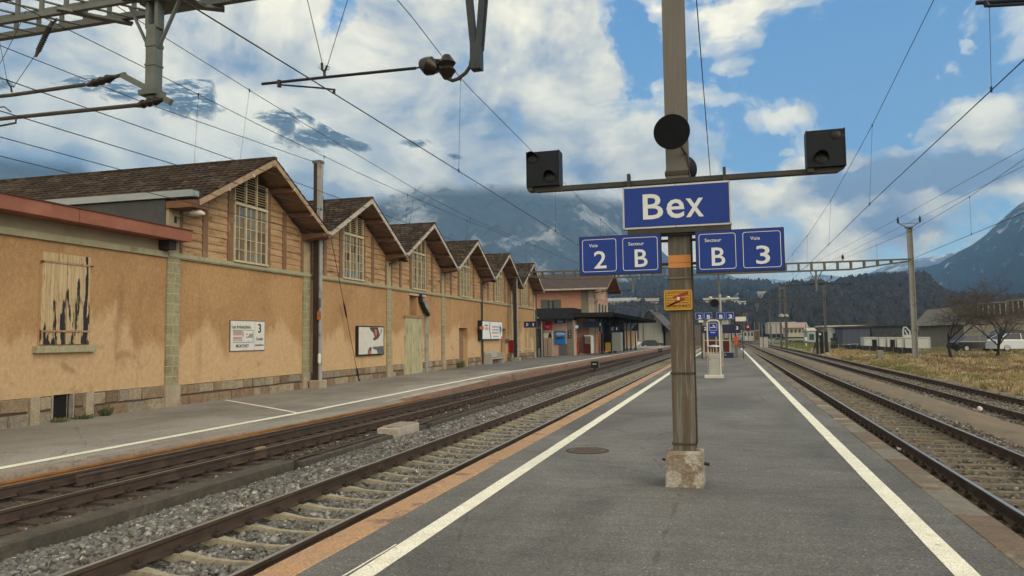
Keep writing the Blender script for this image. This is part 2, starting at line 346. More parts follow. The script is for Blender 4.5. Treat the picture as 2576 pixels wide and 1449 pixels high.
# ------------------------------------------------------------------ ground and terrain
def terrain(x, y):                                        # level of the land beyond the tracks
    z = np.full(np.shape(x+y), -.52, float)
    r = np.clip((x-9.6)/3, 0, 1)
    z += r*.14+np.clip((x-14)/8, 0, 1)*.35*np.clip((95-y)/40, 0, 1)
    z += fbm(x, y, 5, 4, .25)*.10*r
    return z
xs = np.concatenate([np.linspace(9.2, 26, 50), np.linspace(28, 90, 32)]); ys = np.concatenate([np.linspace(10, 100, 90), np.linspace(104, 420, 70)])
X, Y = np.meshgrid(xs, ys); Z = terrain(X, Y)
Z = np.where(Y > 400, -1.2, Z); Z = np.where(X > 88, -1.2, Z); Z = np.where(X < 9.4, -.75, Z)
V = np.stack([X.ravel(), Y.ravel(), Z.ravel()], 1); nx = len(xs); ny = len(ys)
I = (np.arange(ny-1)[:, None]*nx+np.arange(nx-1)[None]).ravel(); Fq = np.stack([I, I+1, I+nx+1, I+nx], 1)
m = bpy.data.materials.new('grass_ground'); m.use_nodes = True; nt = m.node_tree; b = nt.nodes['Principled BSDF']; b.inputs['Roughness'].default_value = 1
t = nn(nt, 'ShaderNodeTexCoord').outputs['Object']; sp = nn(nt, 'ShaderNodeSeparateXYZ'); lk(nt, t, sp.inputs[0])
green = mixc(nt, ramp(nt, noise(nt, t, .8, 6, .65), [(.35, 0), (.65, 1)]), (.115, .125, .045), (.19, .165, .07))
straw = mixc(nt, ramp(nt, noise(nt, t, 2.2, 6, .7), [(.35, 0), (.65, 1)]), (.25, .195, .11), (.14, .11, .07))
far = ramp(nt, mth(nt, 'ADD', mth(nt, 'MULTIPLY', sp.outputs[1], .008), mth(nt, 'MULTIPLY', noise(nt, t, .15, 4), .35)), [(.80, 0), (1, 1)])
col = mixc(nt, far, straw, green)
lk(nt, mixc(nt, .6, col, mixc(nt, 1, col, ramp(nt, noise(nt, t, 14, 4, .7), [(.3, .4), (.7, 1.5)]), 'MULTIPLY')), b.inputs['Base Color'])
struct(np_mesh('grass_bank', V, Fq, m)); M_GROUND = m
o = MB().add([(-14000, -14000, -.9), (14000, -14000, -.9), (14000, 14000, -.9), (-14000, 14000, -.9)], [(0, 1, 2, 3)]).build('ground', mat('valley_floor', (.085, .09, .05), (.13, .12, .08), .02, 1, c3=(.05, .055, .04), s3=.01), fix=False)
struct(o)

def strip(name, m, cols, y0, y1, n, noise_amp=0, seed=0, kind='structure', dense=1.0):
    """cols: list of (x polyline, z polyline); rows run along the track"""
    ys = y0+(y1-y0)*np.linspace(0, 1, n)**dense
    rows = []
    for px, pz in cols:
        x = pl(ys, px); z = pl(ys, pz); z = z+fbm(x*3, ys*3, seed, 3)*noise_amp; rows.append(np.stack([x, ys, z], 1))
    V = np.stack(rows, 1).reshape(-1, 3); k = len(cols); I = (np.arange(n-1)[:, None]*k+np.arange(k-1)[None]).ravel()
    o = np_mesh(name, V, np.stack([I, I+1, I+k+1, I+k], 1), m); tag(o, kind=kind); return o
K = lambda v: [(0, v)]
# trackbeds
def bed(name, m, prof, y0, y1, n, amp, seed):
    xs = np.arange(prof[0][0], prof[-1][0]+.01, .22); return strip(name, m, [(K(x), K(float(np.interp(x, [p[0] for p in prof], [p[1] for p in prof])))) for x in xs], y0, y1, n, amp, seed, dense=1.7)
bed('ballast_bed', M_BAL, [(-8.12, -.78), (-7.6, -.66), (-6.9, -.55), (-6.2, -.53), (-5.9, -.57), (-5.65, -.625), (-4.45, -.625), (-4.2, -.57), (-3.3, -.62)], 1, 150, 420, .022, 1)
bed('trackbed_dirty', M_BALD, [(-12.0, -.72), (-11.1, -.70), (-10.6, -.69), (-9.0, -.69), (-8.5, -.62), (-8.05, -.60)], 1, 150, 300, .02, 2)
bed('yard_bed', M_BALR, [(2.2, -.66), (2.9, -.58), (4.9, -.56), (5.4, -.53), (6.9, -.56), (9.2, -.58), (9.9, -.50)], 1, 330, 420, .022, 3)
strip('sand_path', M_SAND, [(K(5.45), K(-.53)), ([(0, 5.6), (30, 5.75), (60, 5.5)], K(-.49)), (K(6.2), K(-.475)), ([(0, 6.5), (40, 6.7)], K(-.50)), (K(6.8), K(-.545))], 4, 200, 160, .02, 4, dense=1.5)
bed('far_yard', M_BALR, [(-16, -.80), (-11, -.70), (2.2, -.70)], 96, 330, 60, .02, 9)

# concrete cable trough beside the first track
tr = MB()
tr.prism([(-8.42, -.80), (-8.05, -.80), (-8.05, -.565), (-8.08, -.55), (-8.42, -.555)], 2, 12.6)
for k in range(9): tr.box(-8.40, -8.09, 13+k*6.6, 19.2+k*6.6, -.8, -.635+.004*(k % 3))
tag(tr.build('cable_trough', mat('mossy_concrete', (.088, .076, .060), (.058, .053, .044), 4, .95, bump=.6, bscale=25, c3=(.12, .105, .085), s3=2.2, fine=45), loc=(-8.2, 8, -.8)), 'low weathered concrete cable trough edging the gravel between the two left tracks', 'cable trough')
bx = thing('track_cabinet', 'pale concrete inspection box standing in the gravel beside the near left track', 'concrete box', (-8.2, 17.7, -.75))
MB().bev(-8.52, -7.97, 17.05, 18.4, -.8, -.48, .015).build('box_body', mat('pale_concrete', (.40, .36, .31), (.33, .29, .25), 6, .9, bump=.3, bscale=50, c3=(.25, .2, .16), fine=50), bx)
MB().bev(-8.50, -7.99, 17.3, 18.35, -.478, -.455, .01).build('lid', mat('lid_concrete', (.30, .25, .205), (.24, .20, .165), 6, .9, fine=50), bx)
MB().box(-8.33, -8.19, 17.2, 17.26, -.478, -.472).build('lid_slot', M_CLIP, bx)

# ------------------------------------------------------------------ railway tracks
HEAD = [(-.036, 0), (.036, 0), (.036, -.035), (.010, -.05), (.010, -.145), (.065, -.16), (.065, -.172), (-.065, -.172), (-.065, -.16), (-.010, -.145), (-.010, -.05), (-.036, -.035)]
def sweep(mb, prof, xf, zf, ys):
    rows = [[(xf(y)+u, y, zf(y)+v) for u, v in prof]+[(xf(y)+prof[0][0], y, zf(y)+prof[0][1])] for y in ys]
    mb.grid(rows); a = len(mb.v)
    mb.add([(xf(ys[0])+u, ys[0], zf(ys[0])+v) for u, v in prof], [(0, 1, 2, 3), (3, 4, 9, 10), (4, 5, 6, 7), (4, 7, 8, 9), (0, 3, 10, 11)])
    return mb
def track(label, xl, xr, zt, y0, y1, sl, topm, near=1.0, spacing=.6, ns=95, clipm=None, clip_to=60):
    """xl, xr: polylines of the two rail centre lines; zt: polyline of the rail top"""
    xc = (pl(y0, xl)+pl(y0, xr))/2
    t = thing('railway_track', label, 'railway track', (float(xc), y0, -.6))
    ys = np.unique(np.concatenate([np.linspace(y0, 30, 50), np.linspace(30, y1, 70)]))
    for xp in (xl, xr):
        r = sweep(MB(), HEAD, lambda y: float(pl(y, xp)), lambda y: float(pl(y, zt)), ys).build('rail', M_RAIL, t, fix=True)
        MB().grid([[(float(pl(y, xp))-.026, y, float(pl(y, zt))+.003), (float(pl(y, xp))+.026, y, float(pl(y, zt))+.003)] for y in ys]).build('running_surface', topm, r, fix=False)
    cl = MB(); y = y0+.2; k = 0; rest = MB(); me0 = None
    while y < y1-2:
        a, b2 = float(pl(y, xl)), float(pl(y, xr)); z = float(pl(y, zt)); c = (a+b2)/2
        yy = y+random.uniform(-.02, .02)
        def sleeper(mb, y):
            if sl == 'concrete':
                xsn = [-1.25, -.95, -.62, -.45, -.3, 0, .3, .45, .62, .95, 1.25]; tops = [-.20, -.178, -.176, -.196, -.214, -.222, -.214, -.196, -.176, -.178, -.20]; wd = [.11, .11, .10, .072, .055, .05, .055, .072, .10, .11, .11]
                vs = []; fs = []
                for q, (u, tz, w) in enumerate(zip(xsn, tops, wd)):
                    vs += [(c+u, y-w*.72, z+tz-.15), (c+u, y-w*.66, z+tz), (c+u, y+w*.66, z+tz), (c+u, y+w*.72, z+tz-.15)]
                for q in range(len(xsn)-1):
                    for e in range(3): fs.append((q*4+e, q*4+e+1, q*4+e+5, q*4+e+4))
                fs += [(0, 1, 2, 3), tuple(range(len(vs)-4, len(vs)))[::-1]]; mb.add(vs, fs)
            elif sl == 'worn':
                d = random.uniform(-.012, .012); mb.add([(c-1.25, y-.11, z-.34), (c+1.25, y-.11+d, z-.34), (c+1.25, y+.11+d, z-.34), (c-1.25, y+.11, z-.34), (c-1.25, y-.07, z-.19), (c+1.25, y-.07+d, z-.19), (c+1.25, y+.07+d, z-.19), (c-1.25, y+.07, z-.19)],
                    [(4, 5, 6, 7), (0, 1, 5, 4), (2, 3, 7, 6), (1, 2, 6, 5), (3, 0, 4, 7)])
            else: mb.box(c-1.3, c+1.3, y-.12, y+.12, z-.36, z-.185)
        if k < ns: sleeper_o = MB(); sleeper(sleeper_o, yy); sleeper_o.build('sleeper', {'concrete': M_SLEEP, 'worn': M_SLEEPW, 'timber': M_TIMB}[sl], t, fix=True)
        else: sleeper(rest, yy)
        if y < clip_to:
            for xr0 in (a, b2):
                for sd in (-1, 1):
                    x = xr0+sd*.085
                    cl.bev(x-.035, x+.035, yy-.055, yy+.055, z-.18, z-.125, .012)
                    cl.lathe((x+sd*.01, yy, z-.13), [(.020, 0), (.020, .035), (.008, .05)], 6)
        y += spacing; k += 1
    if rest.v: stuff(rest.build('sleepers', {'concrete': M_SLEEP, 'worn': M_SLEEPW, 'timber': M_TIMB}[sl], t, fix=False))
    stuff(cl.build('rail_clips', clipm or M_CLIP, t, fix=False)); return t
Z2 = [(0, -.33), (300, -.33)]
T2L = [(0, -5.81), (30, -5.80), (60, -5.68), (100, -5.3), (150, -5.0)]; T2R = [(y, x+1.505) for y, x in T2L]
track('left-hand track beside the orange platform edge, on pale dished concrete sleepers in grey gravel', T2L, T2R, Z2, 3, 150, 'concrete', M_RAILT, clip_to=50)
T1L = [(0, -10.95), (9, -10.85), (15, -10.68), (22, -10.58), (40, -10.55), (70, -10.4), (100, -9.9), (150, -8.8)]; T1R = [(0, -9.42), (9, -9.34), (15, -9.16), (22, -9.08), (40, -9.05), (70, -8.9), (100, -8.4), (150, -7.3)]
Z1 = [(0, -.46), (300, -.46)]
track('leftmost track in brown oily ballast, next to the goods shed platform', T1L, T1R, Z1, 3, 150, 'timber', M_RAILB, ns=40, clip_to=70)
T3L = [(0, 3.15), (30, 3.2), (60, 3.15), (100, 2.9), (160, 2.9), (240, 1.5), (300, 1)]; T3R = [(y, x+1.505) for y, x in T3L]
track('track right of the platform with shiny railheads and worn bleached sleepers', T3L, T3R, Z2, 3, 300, 'worn', M_RAILT, clip_to=45)
T4L = [(0, 7.25), (60, 7.3), (100, 7.2), (150, 6.6), (220, 4.8), (300, 2.2)]; T4R = [(y, x+1.505) for y, x in T4L]
track('far right siding track with dark rails beside the dry grass bank', T4L, T4R, [(0, -.38), (300, -.38)], 14, 300, 'worn', M_RAILB, ns=60, clip_to=60)
# check rails and switch parts lying in the first track
chk = thing('check_rail', 'rust orange check rail with bolted joint plates along the platform side of the leftmost track', 'check rail', (-10.9, 16, -.6))
sweep(MB(), HEAD, lambda y: float(pl(y, T1L))-.32, lambda y: -.44, [3, 9, 15, 18, 22, 26]).build('rail', M_RUST, chk)
for a, b2 in ((14.4, 15.6), (15.75, 17.2)): MB().box(-10.99, -10.955, a, b2, -.58, -.46).build('joint_plate', M_RUST, chk)
MB().box(-11.03, -10.99, 3, 26, -.75, -.50).build('kerb_board', mat('rotten_board', (.20, .14, .10), (.10, .075, .06), 4, .9, stretch=(1, .3, 1)), chk)
ck2 = thing('check_rail', 'brown check rail running close inside the right rail of the leftmost track', 'check rail', (-9.3, 16, -.6))
sweep(MB(), HEAD, lambda y: float(pl(y, T1R))-.16, lambda y: -.455, list(np.linspace(9.8, 20.5, 8))).build('rail', M_RAIL, ck2)
sweep(MB(), HEAD, lambda y: float(pl(y, T1L))+.30, lambda y: -.46, list(np.linspace(10, 27, 8))).build('rail', M_RAIL, ck2)
MB().box(-9.37, -9.30, 13.2, 13.5, -.60, -.44).build('spacer_block', mat('brass_block', (.33, .24, .11), (.25, .18, .09), 5, .7), ck2)

# ------------------------------------------------------------------ platforms
L0 = [(0, -3.46), (45, -3.40), (100, -3.30)]
pf = MB(); pf.prism([(-3.15, -.85), (2.03, -.85), (2.03, 0), (-3.15, 0)], -6, 100)
o = pf.build('island_platform', M_ASPH, fix=True); struct(o)
cop = thing('platform_coping', 'row of faded orange coping slabs along the left edge of the island platform', 'kerb', (-3.3, 10, -.8))
y = -4.0
k = 0
while y < 99:
    ln = 1.0 if y < 40 else 3.0; j = random.uniform(-.006, .006)
    s = MB(); s.bev(-3.46+j, -3.152, y+.006, y+ln-.006, -.85, .006+random.uniform(-.003, .003), .012); s.build('coping_slab', M_ORG, cop); y += ln; k += 1
cop = thing('platform_coping', 'row of grey brown stone coping slabs along the right edge of the island platform', 'kerb', (2.2, 10, -.8))
COPEC = [M_COPE, mat('stone_coping_rust', (.17, .128, .092), (.135, .10, .075), 5, .9, bump=.5, bscale=40, fine=50), mat('stone_coping_grey', (.20, .185, .155), (.15, .14, .12), 5, .9, bump=.5, bscale=40, fine=50), mat('stone_coping_mortar', (.36, .345, .31), (.28, .27, .24), 8, .9, bump=.4, bscale=40)]
y = 3.0; cyc = 0
while y < 99:
    ln = random.choice([.75, .95, 1.2]) if y < 30 else 2.6; j = random.uniform(-.01, .01); big = random.random() < .16
    MB().bev(2.033+random.uniform(-.012, .012), 2.36+j, y+.008, y+ln-.008, -.85, .004+random.uniform(-.004, .005), .015).build('coping_slab', COPEC[cyc % 3 if random.random() < .8 else 0], cop); y += ln; cyc += 1
    if 8 > y > 7.2 or random.random() < .22:
        MB().bev(2.035, 2.33, y+.004, y+.14, -.85, .004, .01).build('mortar_joint', COPEC[3], cop); y += .145
def line(name, m, pts, w, z, seed=0):
    ys = np.linspace(pts[0][0], pts[-1][0], 160); e = fbm(ys*4, ys*0, seed, 4)*.006; e2 = fbm(ys*4, ys*0+7, seed, 4)*.006
    V = np.concatenate([np.stack([pl(ys, pts)-w/2+e, ys, np.full_like(ys, z) if not callable(z) else z(ys)], 1), np.stack([pl(ys, pts)+w/2+e2, ys, np.full_like(ys, z) if not callable(z) else z(ys)], 1)])
    n = len(ys); I = np.arange(n-1); return struct(np_mesh(name, V, np.stack([I, I+n, I+n+1, I+1], 1), m))
line('platform_line', M_LINE, [(0, -2.66), (100, -2.66)], .18, .004, 1)
line('platform_line', M_LINE, [(0, 1.60), (100, 1.60)], .18, .004, 2)
line('platform_line', M_LINE, [(0, -2.815), (2, -2.80), (4.9, -2.79), (5.9, -2.77)], .02, .004, 3)
mh = thing('manhole_cover', 'round rusty manhole cover set in the island platform left of the sign pole', 'manhole cover', (-1.98, 13.2, 0))
mh.location = G(1478, 1134, 0)
mx, my, _ = mh.location
mm = MB(); mm.lathe((mx, my, 0), [(.33, .002), (.33, .008), (.30, .009), (.30, .004)], 32); mm.build('frame', mat('manhole_ring', (.05, .045, .04), None, 8), mh)
mm = MB(); mm.lathe((mx, my, 0), [(.297, .001), (.297, .0075)], 32)
for a in range(6): mm.box(mx-.2, mx+.2, my-.2+a*.075, my-.17+a*.075, .0076, .011)
mm.build('cover', mat('manhole_rust', (.115, .085, .072), (.09, .07, .062), 10, .8, bump=.5, bscale=60), mh)

# side platform along the goods shed
WA = (-17.312, 19.652); WU = (-.02161, .99977); WN = (.99977, .02161)
def wallx(y): return WA[0]+(y-WA[1])*WU[0]/WU[1]
WX = [(0, wallx(0)-.05), (400, wallx(400)-.05)]
PE = [(-4, -11.75), (3, -11.7), (10, -11.55), (15.2, -11.35), (16, -11.05), (23.5, -10.98), (25, -11.3), (30, -11.5), (34, -11.5), (38, -11.42), (45, -11.3), (60, -11.15), (85, -11.0), (150, -10.0)]
PZ = [(0, -.45), (24, -.45), (30, -.42), (34, -.37), (38, -.29), (45, -.25), (300, -.25)]
PM = [(0, -14.2), (300, -14.0)]; PMZ = [(0, -.39), (28, -.37), (40, -.26), (300, -.25)]
WZ = [(0, -.335), (25, -.33), (45, -.27), (300, -.26)]
strip('side_platform', M_ASPH2, [(WX, WZ), (PM, PMZ), (PE, PZ), (PE, K(-.9))], -4, 150, 200, 0, 0)
SL = [(0, -12.3), (20, -12.32), (24, -12.5), (30, -12.68), (36, -12.55), (42, -12.38), (48, -12.15), (60, -11.95), (82, -11.78), (130, -10.9)]
def pz_at(ys, xs):
    zc, ze = pl(ys, PMZ), pl(ys, PZ); xm, xe = pl(ys, PM), pl(ys, PE); return zc+(ze-zc)*np.clip((xs-xm)/(xe-xm), 0, 1)
line('platform_line', M_LINE, SL, .25, lambda ys: pz_at(ys, pl(ys, SL))+.008, 4)
LK = [(y, x+.35) for y, x in PE]
cs = strip('platform_kerb', mat('brown_kerb', (.225, .135, .095), (.15, .095, .07), 3, .9, bump=.8, bscale=15, c3=(.09, .065, .05), s3=1.5, stretch=(1, .6, 1.5), fine=30),
      [([(y, x-.35) for y, x in PE], [(y, z+.006) for y, z in PZ]), ([(y, x+.02) for y, x in PE], [(y, z+.008) for y, z in PZ]), ([(y, x+.03) for y, x in PE], [(y, z-.12) for y, z in PZ]), ([(y, x+.09) for y, x in PE], K(-.85))], 24.5, 150, 160, .008, 5)
strip('platform_kerb_worn', mat('worn_slabs', (.27, .225, .18), (.20, .165, .135), 3, .9, bump=.6, bscale=18, c3=(.12, .095, .08), s3=1.6, stretch=(1, .35, 1), fine=30),
      [([(y, x-.45) for y, x in PE], [(y, z+.010) for y, z in PZ]), ([(y, x+.02) for y, x in PE], [(y, z+.008) for y, z in PZ]), ([(y, x+.025) for y, x in PE], [(y, z-.10) for y, z in PZ]), ([(y, x-.04) for y, x in PE], K(-.85))], -4, 15.6, 60, .006, 6)
strip('platform_kerb_pale', mat('pale_slabs', (.44, .40, .34), (.33, .28, .22), 3, .9, bump=.5, bscale=18, c3=(.20, .15, .11), s3=2.2, stretch=(1, .35, 1), fine=30),
      [([(21, -12.1), (30, -12.3), (33, -12.2), (38, -11.6)], [(y, z+.012) for y, z in PZ]), ([(21, -11.8), (24, -11.5), (30, -11.48), (38, -11.4)], [(y, z+.014) for y, z in PZ])], 21.5, 35, 30, .003, 7)
strip('asphalt_patch', M_ASPH3, [([(0, -13.9), (9, -13.3), (14, -12.95), (20, -12.45)], [(0, -.405), (20, -.43)]), ([(0, -12.4), (20, -12.42)], [(0, -.43), (20, -.433)])], 2, 19.8, 40, 0, 8)
strip('asphalt_patch', M_ASPH3, [([(38, -18.2), (150, -20)], [(38, -.262), (150, -.255)]), ([(38, -14.2), (150, -14.1)], K(-.249)), ([(39, -12.5), (48, -12.28), (60, -12.1), (82, -11.9), (130, -11)], K(-.243))], 44, 120, 40, 0, 8)
rows = []
for u in np.linspace(0, 1, 12):
    x, y = -17.1+4.75*u, 22.4-2.9*u; xw = wallx(y)-.05
    zf = lambda xx, yy: float(np.interp(xx, [wallx(yy)-.05, pl(yy, PM), pl(yy, PE)], [pl(yy, WZ), pl(yy, PMZ), pl(yy, PZ)]))+.009
    rows.append([(x, y-.07, zf(x, y-.07)), (x, y+.09, zf(x, y+.09))])
struct(MB().grid(rows).build('platform_stripe', M_LINE, fix=False))
x0, y0, _ = G(14, 1130, -.4)
mc = thing('drain_cover', 'small rust red drain cover at the left edge of the side platform', 'drain cover', (x0-.35, y0, -.4)); MB().lathe((x0-.35, y0, -.405), [(.3, 0), (.3, .02)], 24).build('cover', mat('red_iron', (.16, .075, .05), (.11, .055, .04), 9), mc)

# ------------------------------------------------------------------ loose ballast stones
def frustum(p, mx=60, my=60):
    q = (p-np.array([0, 0, CAMH])); d = q@FW; x = CX+FPX*(q@RT)/d; y = CY-FPX*(q@UP)/d
    return (d > 0)*(x > -mx)*(x < 2576+mx)*(y < 1449+my)
CUBE = np.array([(-1, -1, -1), (1, -1, -1), (1, 1, -1), (-1, 1, -1), (-1, -1, 1), (1, -1, 1), (1, 1, 1), (-1, 1, 1)], float)
CF = np.array([(0, 3, 2, 1), (4, 5, 6, 7), (0, 1, 5, 4), (1, 2, 6, 5), (2, 3, 7, 6), (3, 0, 4, 7)])
def stones(name, pos, size, mats, probs, parent_label=None):
    n = len(pos); V = CUBE[None]*(1+rng.uniform(-.42, .25, (n, 8, 3))); V = V*rng.uniform(.6, 1.15, (n, 1, 3))*np.array([1, 1, .72])
    a = rng.uniform(0, 2*math.pi, n); b = rng.uniform(-.6, .6, n); c = rng.uniform(-.6, .6, n)
    ca, sa, cb, sb, cc2, sc = np.cos(a), np.sin(a), np.cos(b), np.sin(b), np.cos(c), np.sin(c)
    R = np.stack([np.stack([ca*cb, ca*sb*sc-sa*cc2, ca*sb*cc2+sa*sc], 1), np.stack([sa*cb, sa*sb*sc+ca*cc2, sa*sb*cc2-ca*sc], 1), np.stack([-sb, cb*sc, cb*cc2], 1)], 1)
    V = np.einsum('nij,nkj->nki', R, V)*size[:, None, None]+pos[:, None]
    F = CF[None]+8*np.arange(n)[:, None, None]
    o = np_mesh(name, V.reshape(-1, 3), F.reshape(-1, 4), mats[0])
    for mm in mats[1:]: o.data.materials.append(mm)
    o.data.polygons.foreach_set('material_index', np.repeat(rng.choice(len(mats), n, p=probs), 6).astype(np.int32))
    stuff(o); return o
SG = [mat('stone_%s' % c, v, tuple(a*.75 for a in v), 12, .9, fine=30) for c, v in (('mid', (.18, .175, .165)), ('dark', (.075, .073, .07)), ('green', (.15, .155, .14)), ('pale', (.32, .31, .29)), ('white', (.52, .50, .47)), ('rusty', (.13, .095, .07)))]
def scatter(x0, x1, y0, y1, dens, zf, avoid=(), smin=.018, smax=.036, fade=None):
    n = int((x1-x0)*(y1-y0)*dens); x = rng.uniform(x0, x1, n); y = rng.uniform(y0, y1, n)
    z = zf(x, y)+rng.uniform(-.012, .02, n); k = frustum(np.stack([x, y, z], 1))
    if fade: k &= rng.uniform(0, 1, n) < np.clip(fade(x, y), 0, 1)
    for a in avoid: k &= ~a(x, y)
    p = np.stack([x, y, z], 1)[k]; return p, rng.uniform(smin, smax, len(p))
prof2 = [(-8.12, -.78), (-7.6, -.66), (-6.9, -.55), (-6.2, -.51), (-5.9, -.565), (-5.65, -.60), (-4.45, -.60), (-4.2, -.565), (-3.3, -.62)]
zf2 = lambda x, y: np.interp(x, [a for a, _ in prof2], [b for _, b in prof2])+fbm(x*1.3, y*1.3, 21, 3)*.03*np.where(x > -5.8, .3, 1)
def on_sleeper(x, y):
    ph = ((y-3.2+.3) % .6)-.3; u = np.abs(x+5.05); return (np.abs(ph) < .052)*(u < .68)
near_rail = lambda x, y: (np.abs(x+5.81) < .10) | (np.abs(x+4.30) < .10)
pa, sa_ = scatter(-8.1, -3.5, 4, 17, 520, zf2, (on_sleeper, near_rail), .020, .042)
pb, sb_ = scatter(-8.1, -3.5, 17, 46, 230, zf2, (near_rail, on_sleeper), .025, .045, lambda x, y: 1.3-(y-17)/32)
pc = np.concatenate([pa, pb]); sc_ = np.concatenate([sa_, sb_])
stones('ballast_stones', pc, sc_, SG, [.40, .17, .22, .155, .012, .043])
zf1 = lambda x, y: -.695+.09*np.clip((x+9.0)/.6, 0, 1)+fbm(x*2, y*2, 31, 3)*.02
p1_, s1_ = scatter(-10.5, -8.42, 4, 34, 300, zf1, (lambda x, y: np.abs(x+9.2) < .14,), .014, .036, lambda x, y: .4+fbm(x*1.5, y*1.5, 44, 3)*1.6)
SB = [SG[5], SG[1], mat('stone_oily', (.065, .045, .034), (.04, .03, .024), 12, .8), SG[3]]
stones('trackbed_stones', p1_, s1_, SB, [.40, .2, .34, .06])
zf3 = lambda x, y: np.interp(x, [2.2, 2.9, 4.9, 5.4, 6.9, 9.2, 9.9], [-.66, -.58, -.56, -.53, -.56, -.58, -.50])+fbm(x*2, y*2, 51, 3)*.02
av3 = lambda x, y: ((np.abs(x-3.17) < .1) | (np.abs(x-4.68) < .1) | (np.abs(x-7.27) < .1) | (np.abs(x-8.77) < .1))
ons3 = lambda x, y: (np.abs(((y-3.2+.3) % .6)-.3) < .085)*(np.abs(x-3.93) < .7)
p3_, s3_ = scatter(2.36, 9.6, 6, 46, 150, zf3, (av3, ons3, lambda x, y: (x > 5.55)*(x < 6.7)*(fbm(x*3, y, 8, 2) > -.3)), .018, .038, lambda x, y: 1.15-(y-8)/45)
SY = [SG[0], SG[5], mat('stone_buff', (.20, .175, .14), (.15, .13, .1), 12, .9, fine=30), SG[1], SG[3]]
stones('yard_stones', p3_, s3_, SY, [.3, .2, .25, .17, .08])
for k, (px, py) in enumerate(((2262, 1131), (2465, 1029))):
    q = G(px, py, -.45); stones('white_stone', np.array([[q[0], q[1], q[2]]]), np.array([.065]), [SG[4]], [1])
    o = C.objects[-1]; del o['kind']; tag(o, ['white stone wedged beside the nearest right-hand rail', 'pale flat stone lying by the far right siding track'][k], 'stone'); 
# ------------------------------------------------------------------ goods shed
def WF(s, o, z): return (WA[0]+WU[0]*s+WN[0]*o, WA[1]+WU[1]*s+WN[1]*o, z)
def WB(): return MB(WF)
def stucco(name, a, b, c, stain):
    m = bpy.data.materials.new(name); m.use_nodes = True; nt = m.node_tree; p = nt.nodes['Principled BSDF']; p.inputs['Roughness'].default_value = .95; p.inputs['Specular IOR Level'].default_value = .1
    t = nn(nt, 'ShaderNodeTexCoord').outputs['Object']; sp = nn(nt, 'ShaderNodeSeparateXYZ'); lk(nt, t, sp.inputs[0])
    f = ramp(nt, noise(nt, t, .45, 6, .6, .5), [(.36, 0), (.64, 1)]); col = mixc(nt, f, a, b)
    # washed-out pale zone low on the wall with an irregular upper edge, and run-off streaks
    h = mth(nt, 'ADD', sp.outputs[2], mth(nt, 'MULTIPLY', noise(nt, vmap(nt, t, (1, 1, .4)), .55, 6, .6), -4.2))
    col = mixc(nt, ramp(nt, mth(nt, 'MULTIPLY', h, .5), [(.0-.0, 1), (.22, 0)]), col, c)
    st = noise(nt, vmap(nt, t, (1, 1, .10)), 1.6, 6, .65, .2)
    col = mixc(nt, ramp(nt, st, [(.56, 0), (.78, .6)]), col, stain)
    sp2 = noise(nt, vmap(nt, t, (1, 1, .8), loc=(3, 3, 3)), 9, 5, .7)
    col = mixc(nt, .55, col, mixc(nt, 1, col, ramp(nt, sp2, [(.3, .72), (.7, 1.28)]), 'MULTIPLY'))
    scr = noise(nt, vmap(nt, t, (1, 1, .45)), 15, 4, .65, 1.8)
    col = mixc(nt, ramp(nt, scr, [(.30, .5), (.42, 0)]), col, stain)
    col = mixc(nt, ramp(nt, scr, [(.56, 0), (.68, .6)]), col, tuple(min(1, v*1.5) for v in a))
    col = mixc(nt, ramp(nt, noise(nt, t, .9, 5, .6, 1), [(.60, 0), (.72, .5)]), col, stain)
    lk(nt, col, p.inputs['Base Color'])
    pv_ = voro(nt, vmap(nt, t, (0, 1, .8), loc=(0, 1.3, .4)), .36); sc3 = nn(nt, 'ShaderNodeSeparateColor'); lk(nt, pv_.outputs['Color'], sc3.inputs[0])
    col = mixc(nt, 1, col, ramp(nt, sc3.outputs[0], [(0, .93), (1, 1.07)]), 'MULTIPLY')
    ck_ = voro(nt, vmap(nt, t, (0, 1, 1), loc=(0, .3, 4)), .30, 'DISTANCE_TO_EDGE'); wn_ = noise(nt, t, 2.5, 5, .7)
    cl_ = ramp(nt, mth(nt, 'ADD', ck_.outputs['Distance'], mth(nt, 'MULTIPLY', mth(nt, 'SUBTRACT', wn_, .5), .16)), [(.0, 1), (.004, 0)])
    col = mixc(nt, mth(nt, 'MULTIPLY', cl_, ramp(nt, noise(nt, t, .5, 3), [(.48, 0), (.56, .55)])), col, (.10, .06, .035))
    bn = nn(nt, 'ShaderNodeBump'); bn.inputs['Strength'].default_value = .5; bn.inputs['Distance'].default_value = .012
    lk(nt, noise(nt, t, 40, 4, .7), bn.inputs['Height']); lk(nt, bn.outputs[0], p.inputs['Normal']); return m
M_STUC = stucco('ochre_stucco', (.39, .24, .118), (.32, .19, .092), (.475, .325, .185), (.21, .12, .06))
M_BAND = mat('green_grey_stone', (.34, .32, .205), (.28, .26, .17), 3, .9, bump=.3, bscale=40, c3=(.17, .15, .10), s3=1.5, lo3=.58, hi3=.75)
M_PIER = mat('green_grey_block', (.30, .275, .165), (.24, .215, .13), 3, .9, bump=.3, bscale=40, c3=(.18, .135, .08), s3=1.1, lo3=.55, hi3=.72, fine=30)
M_JOINT = mat('pale_mortar', (.47, .44, .33), None, 5)
M_PLW = mat('plinth_pier_stone', (.35, .30, .215), (.28, .235, .165), 3, .9, bump=.4, bscale=40, c3=(.26, .16, .085), s3=1.5, fine=30)
STN = [mat('plinth_stone_%s' % n, c, tuple(v*.7 for v in c), 5, .9, bump=.9, bscale=16, fine=25, c3=tuple(v*.5 for v in c), s3=4, lo3=.56, hi3=.7) for n, c in
       (('tan', (.27, .20, .125)), ('buff', (.33, .27, .185)), ('rose', (.25, .165, .11)), ('brown', (.19, .135, .09)), ('grey', (.26, .225, .17)))]
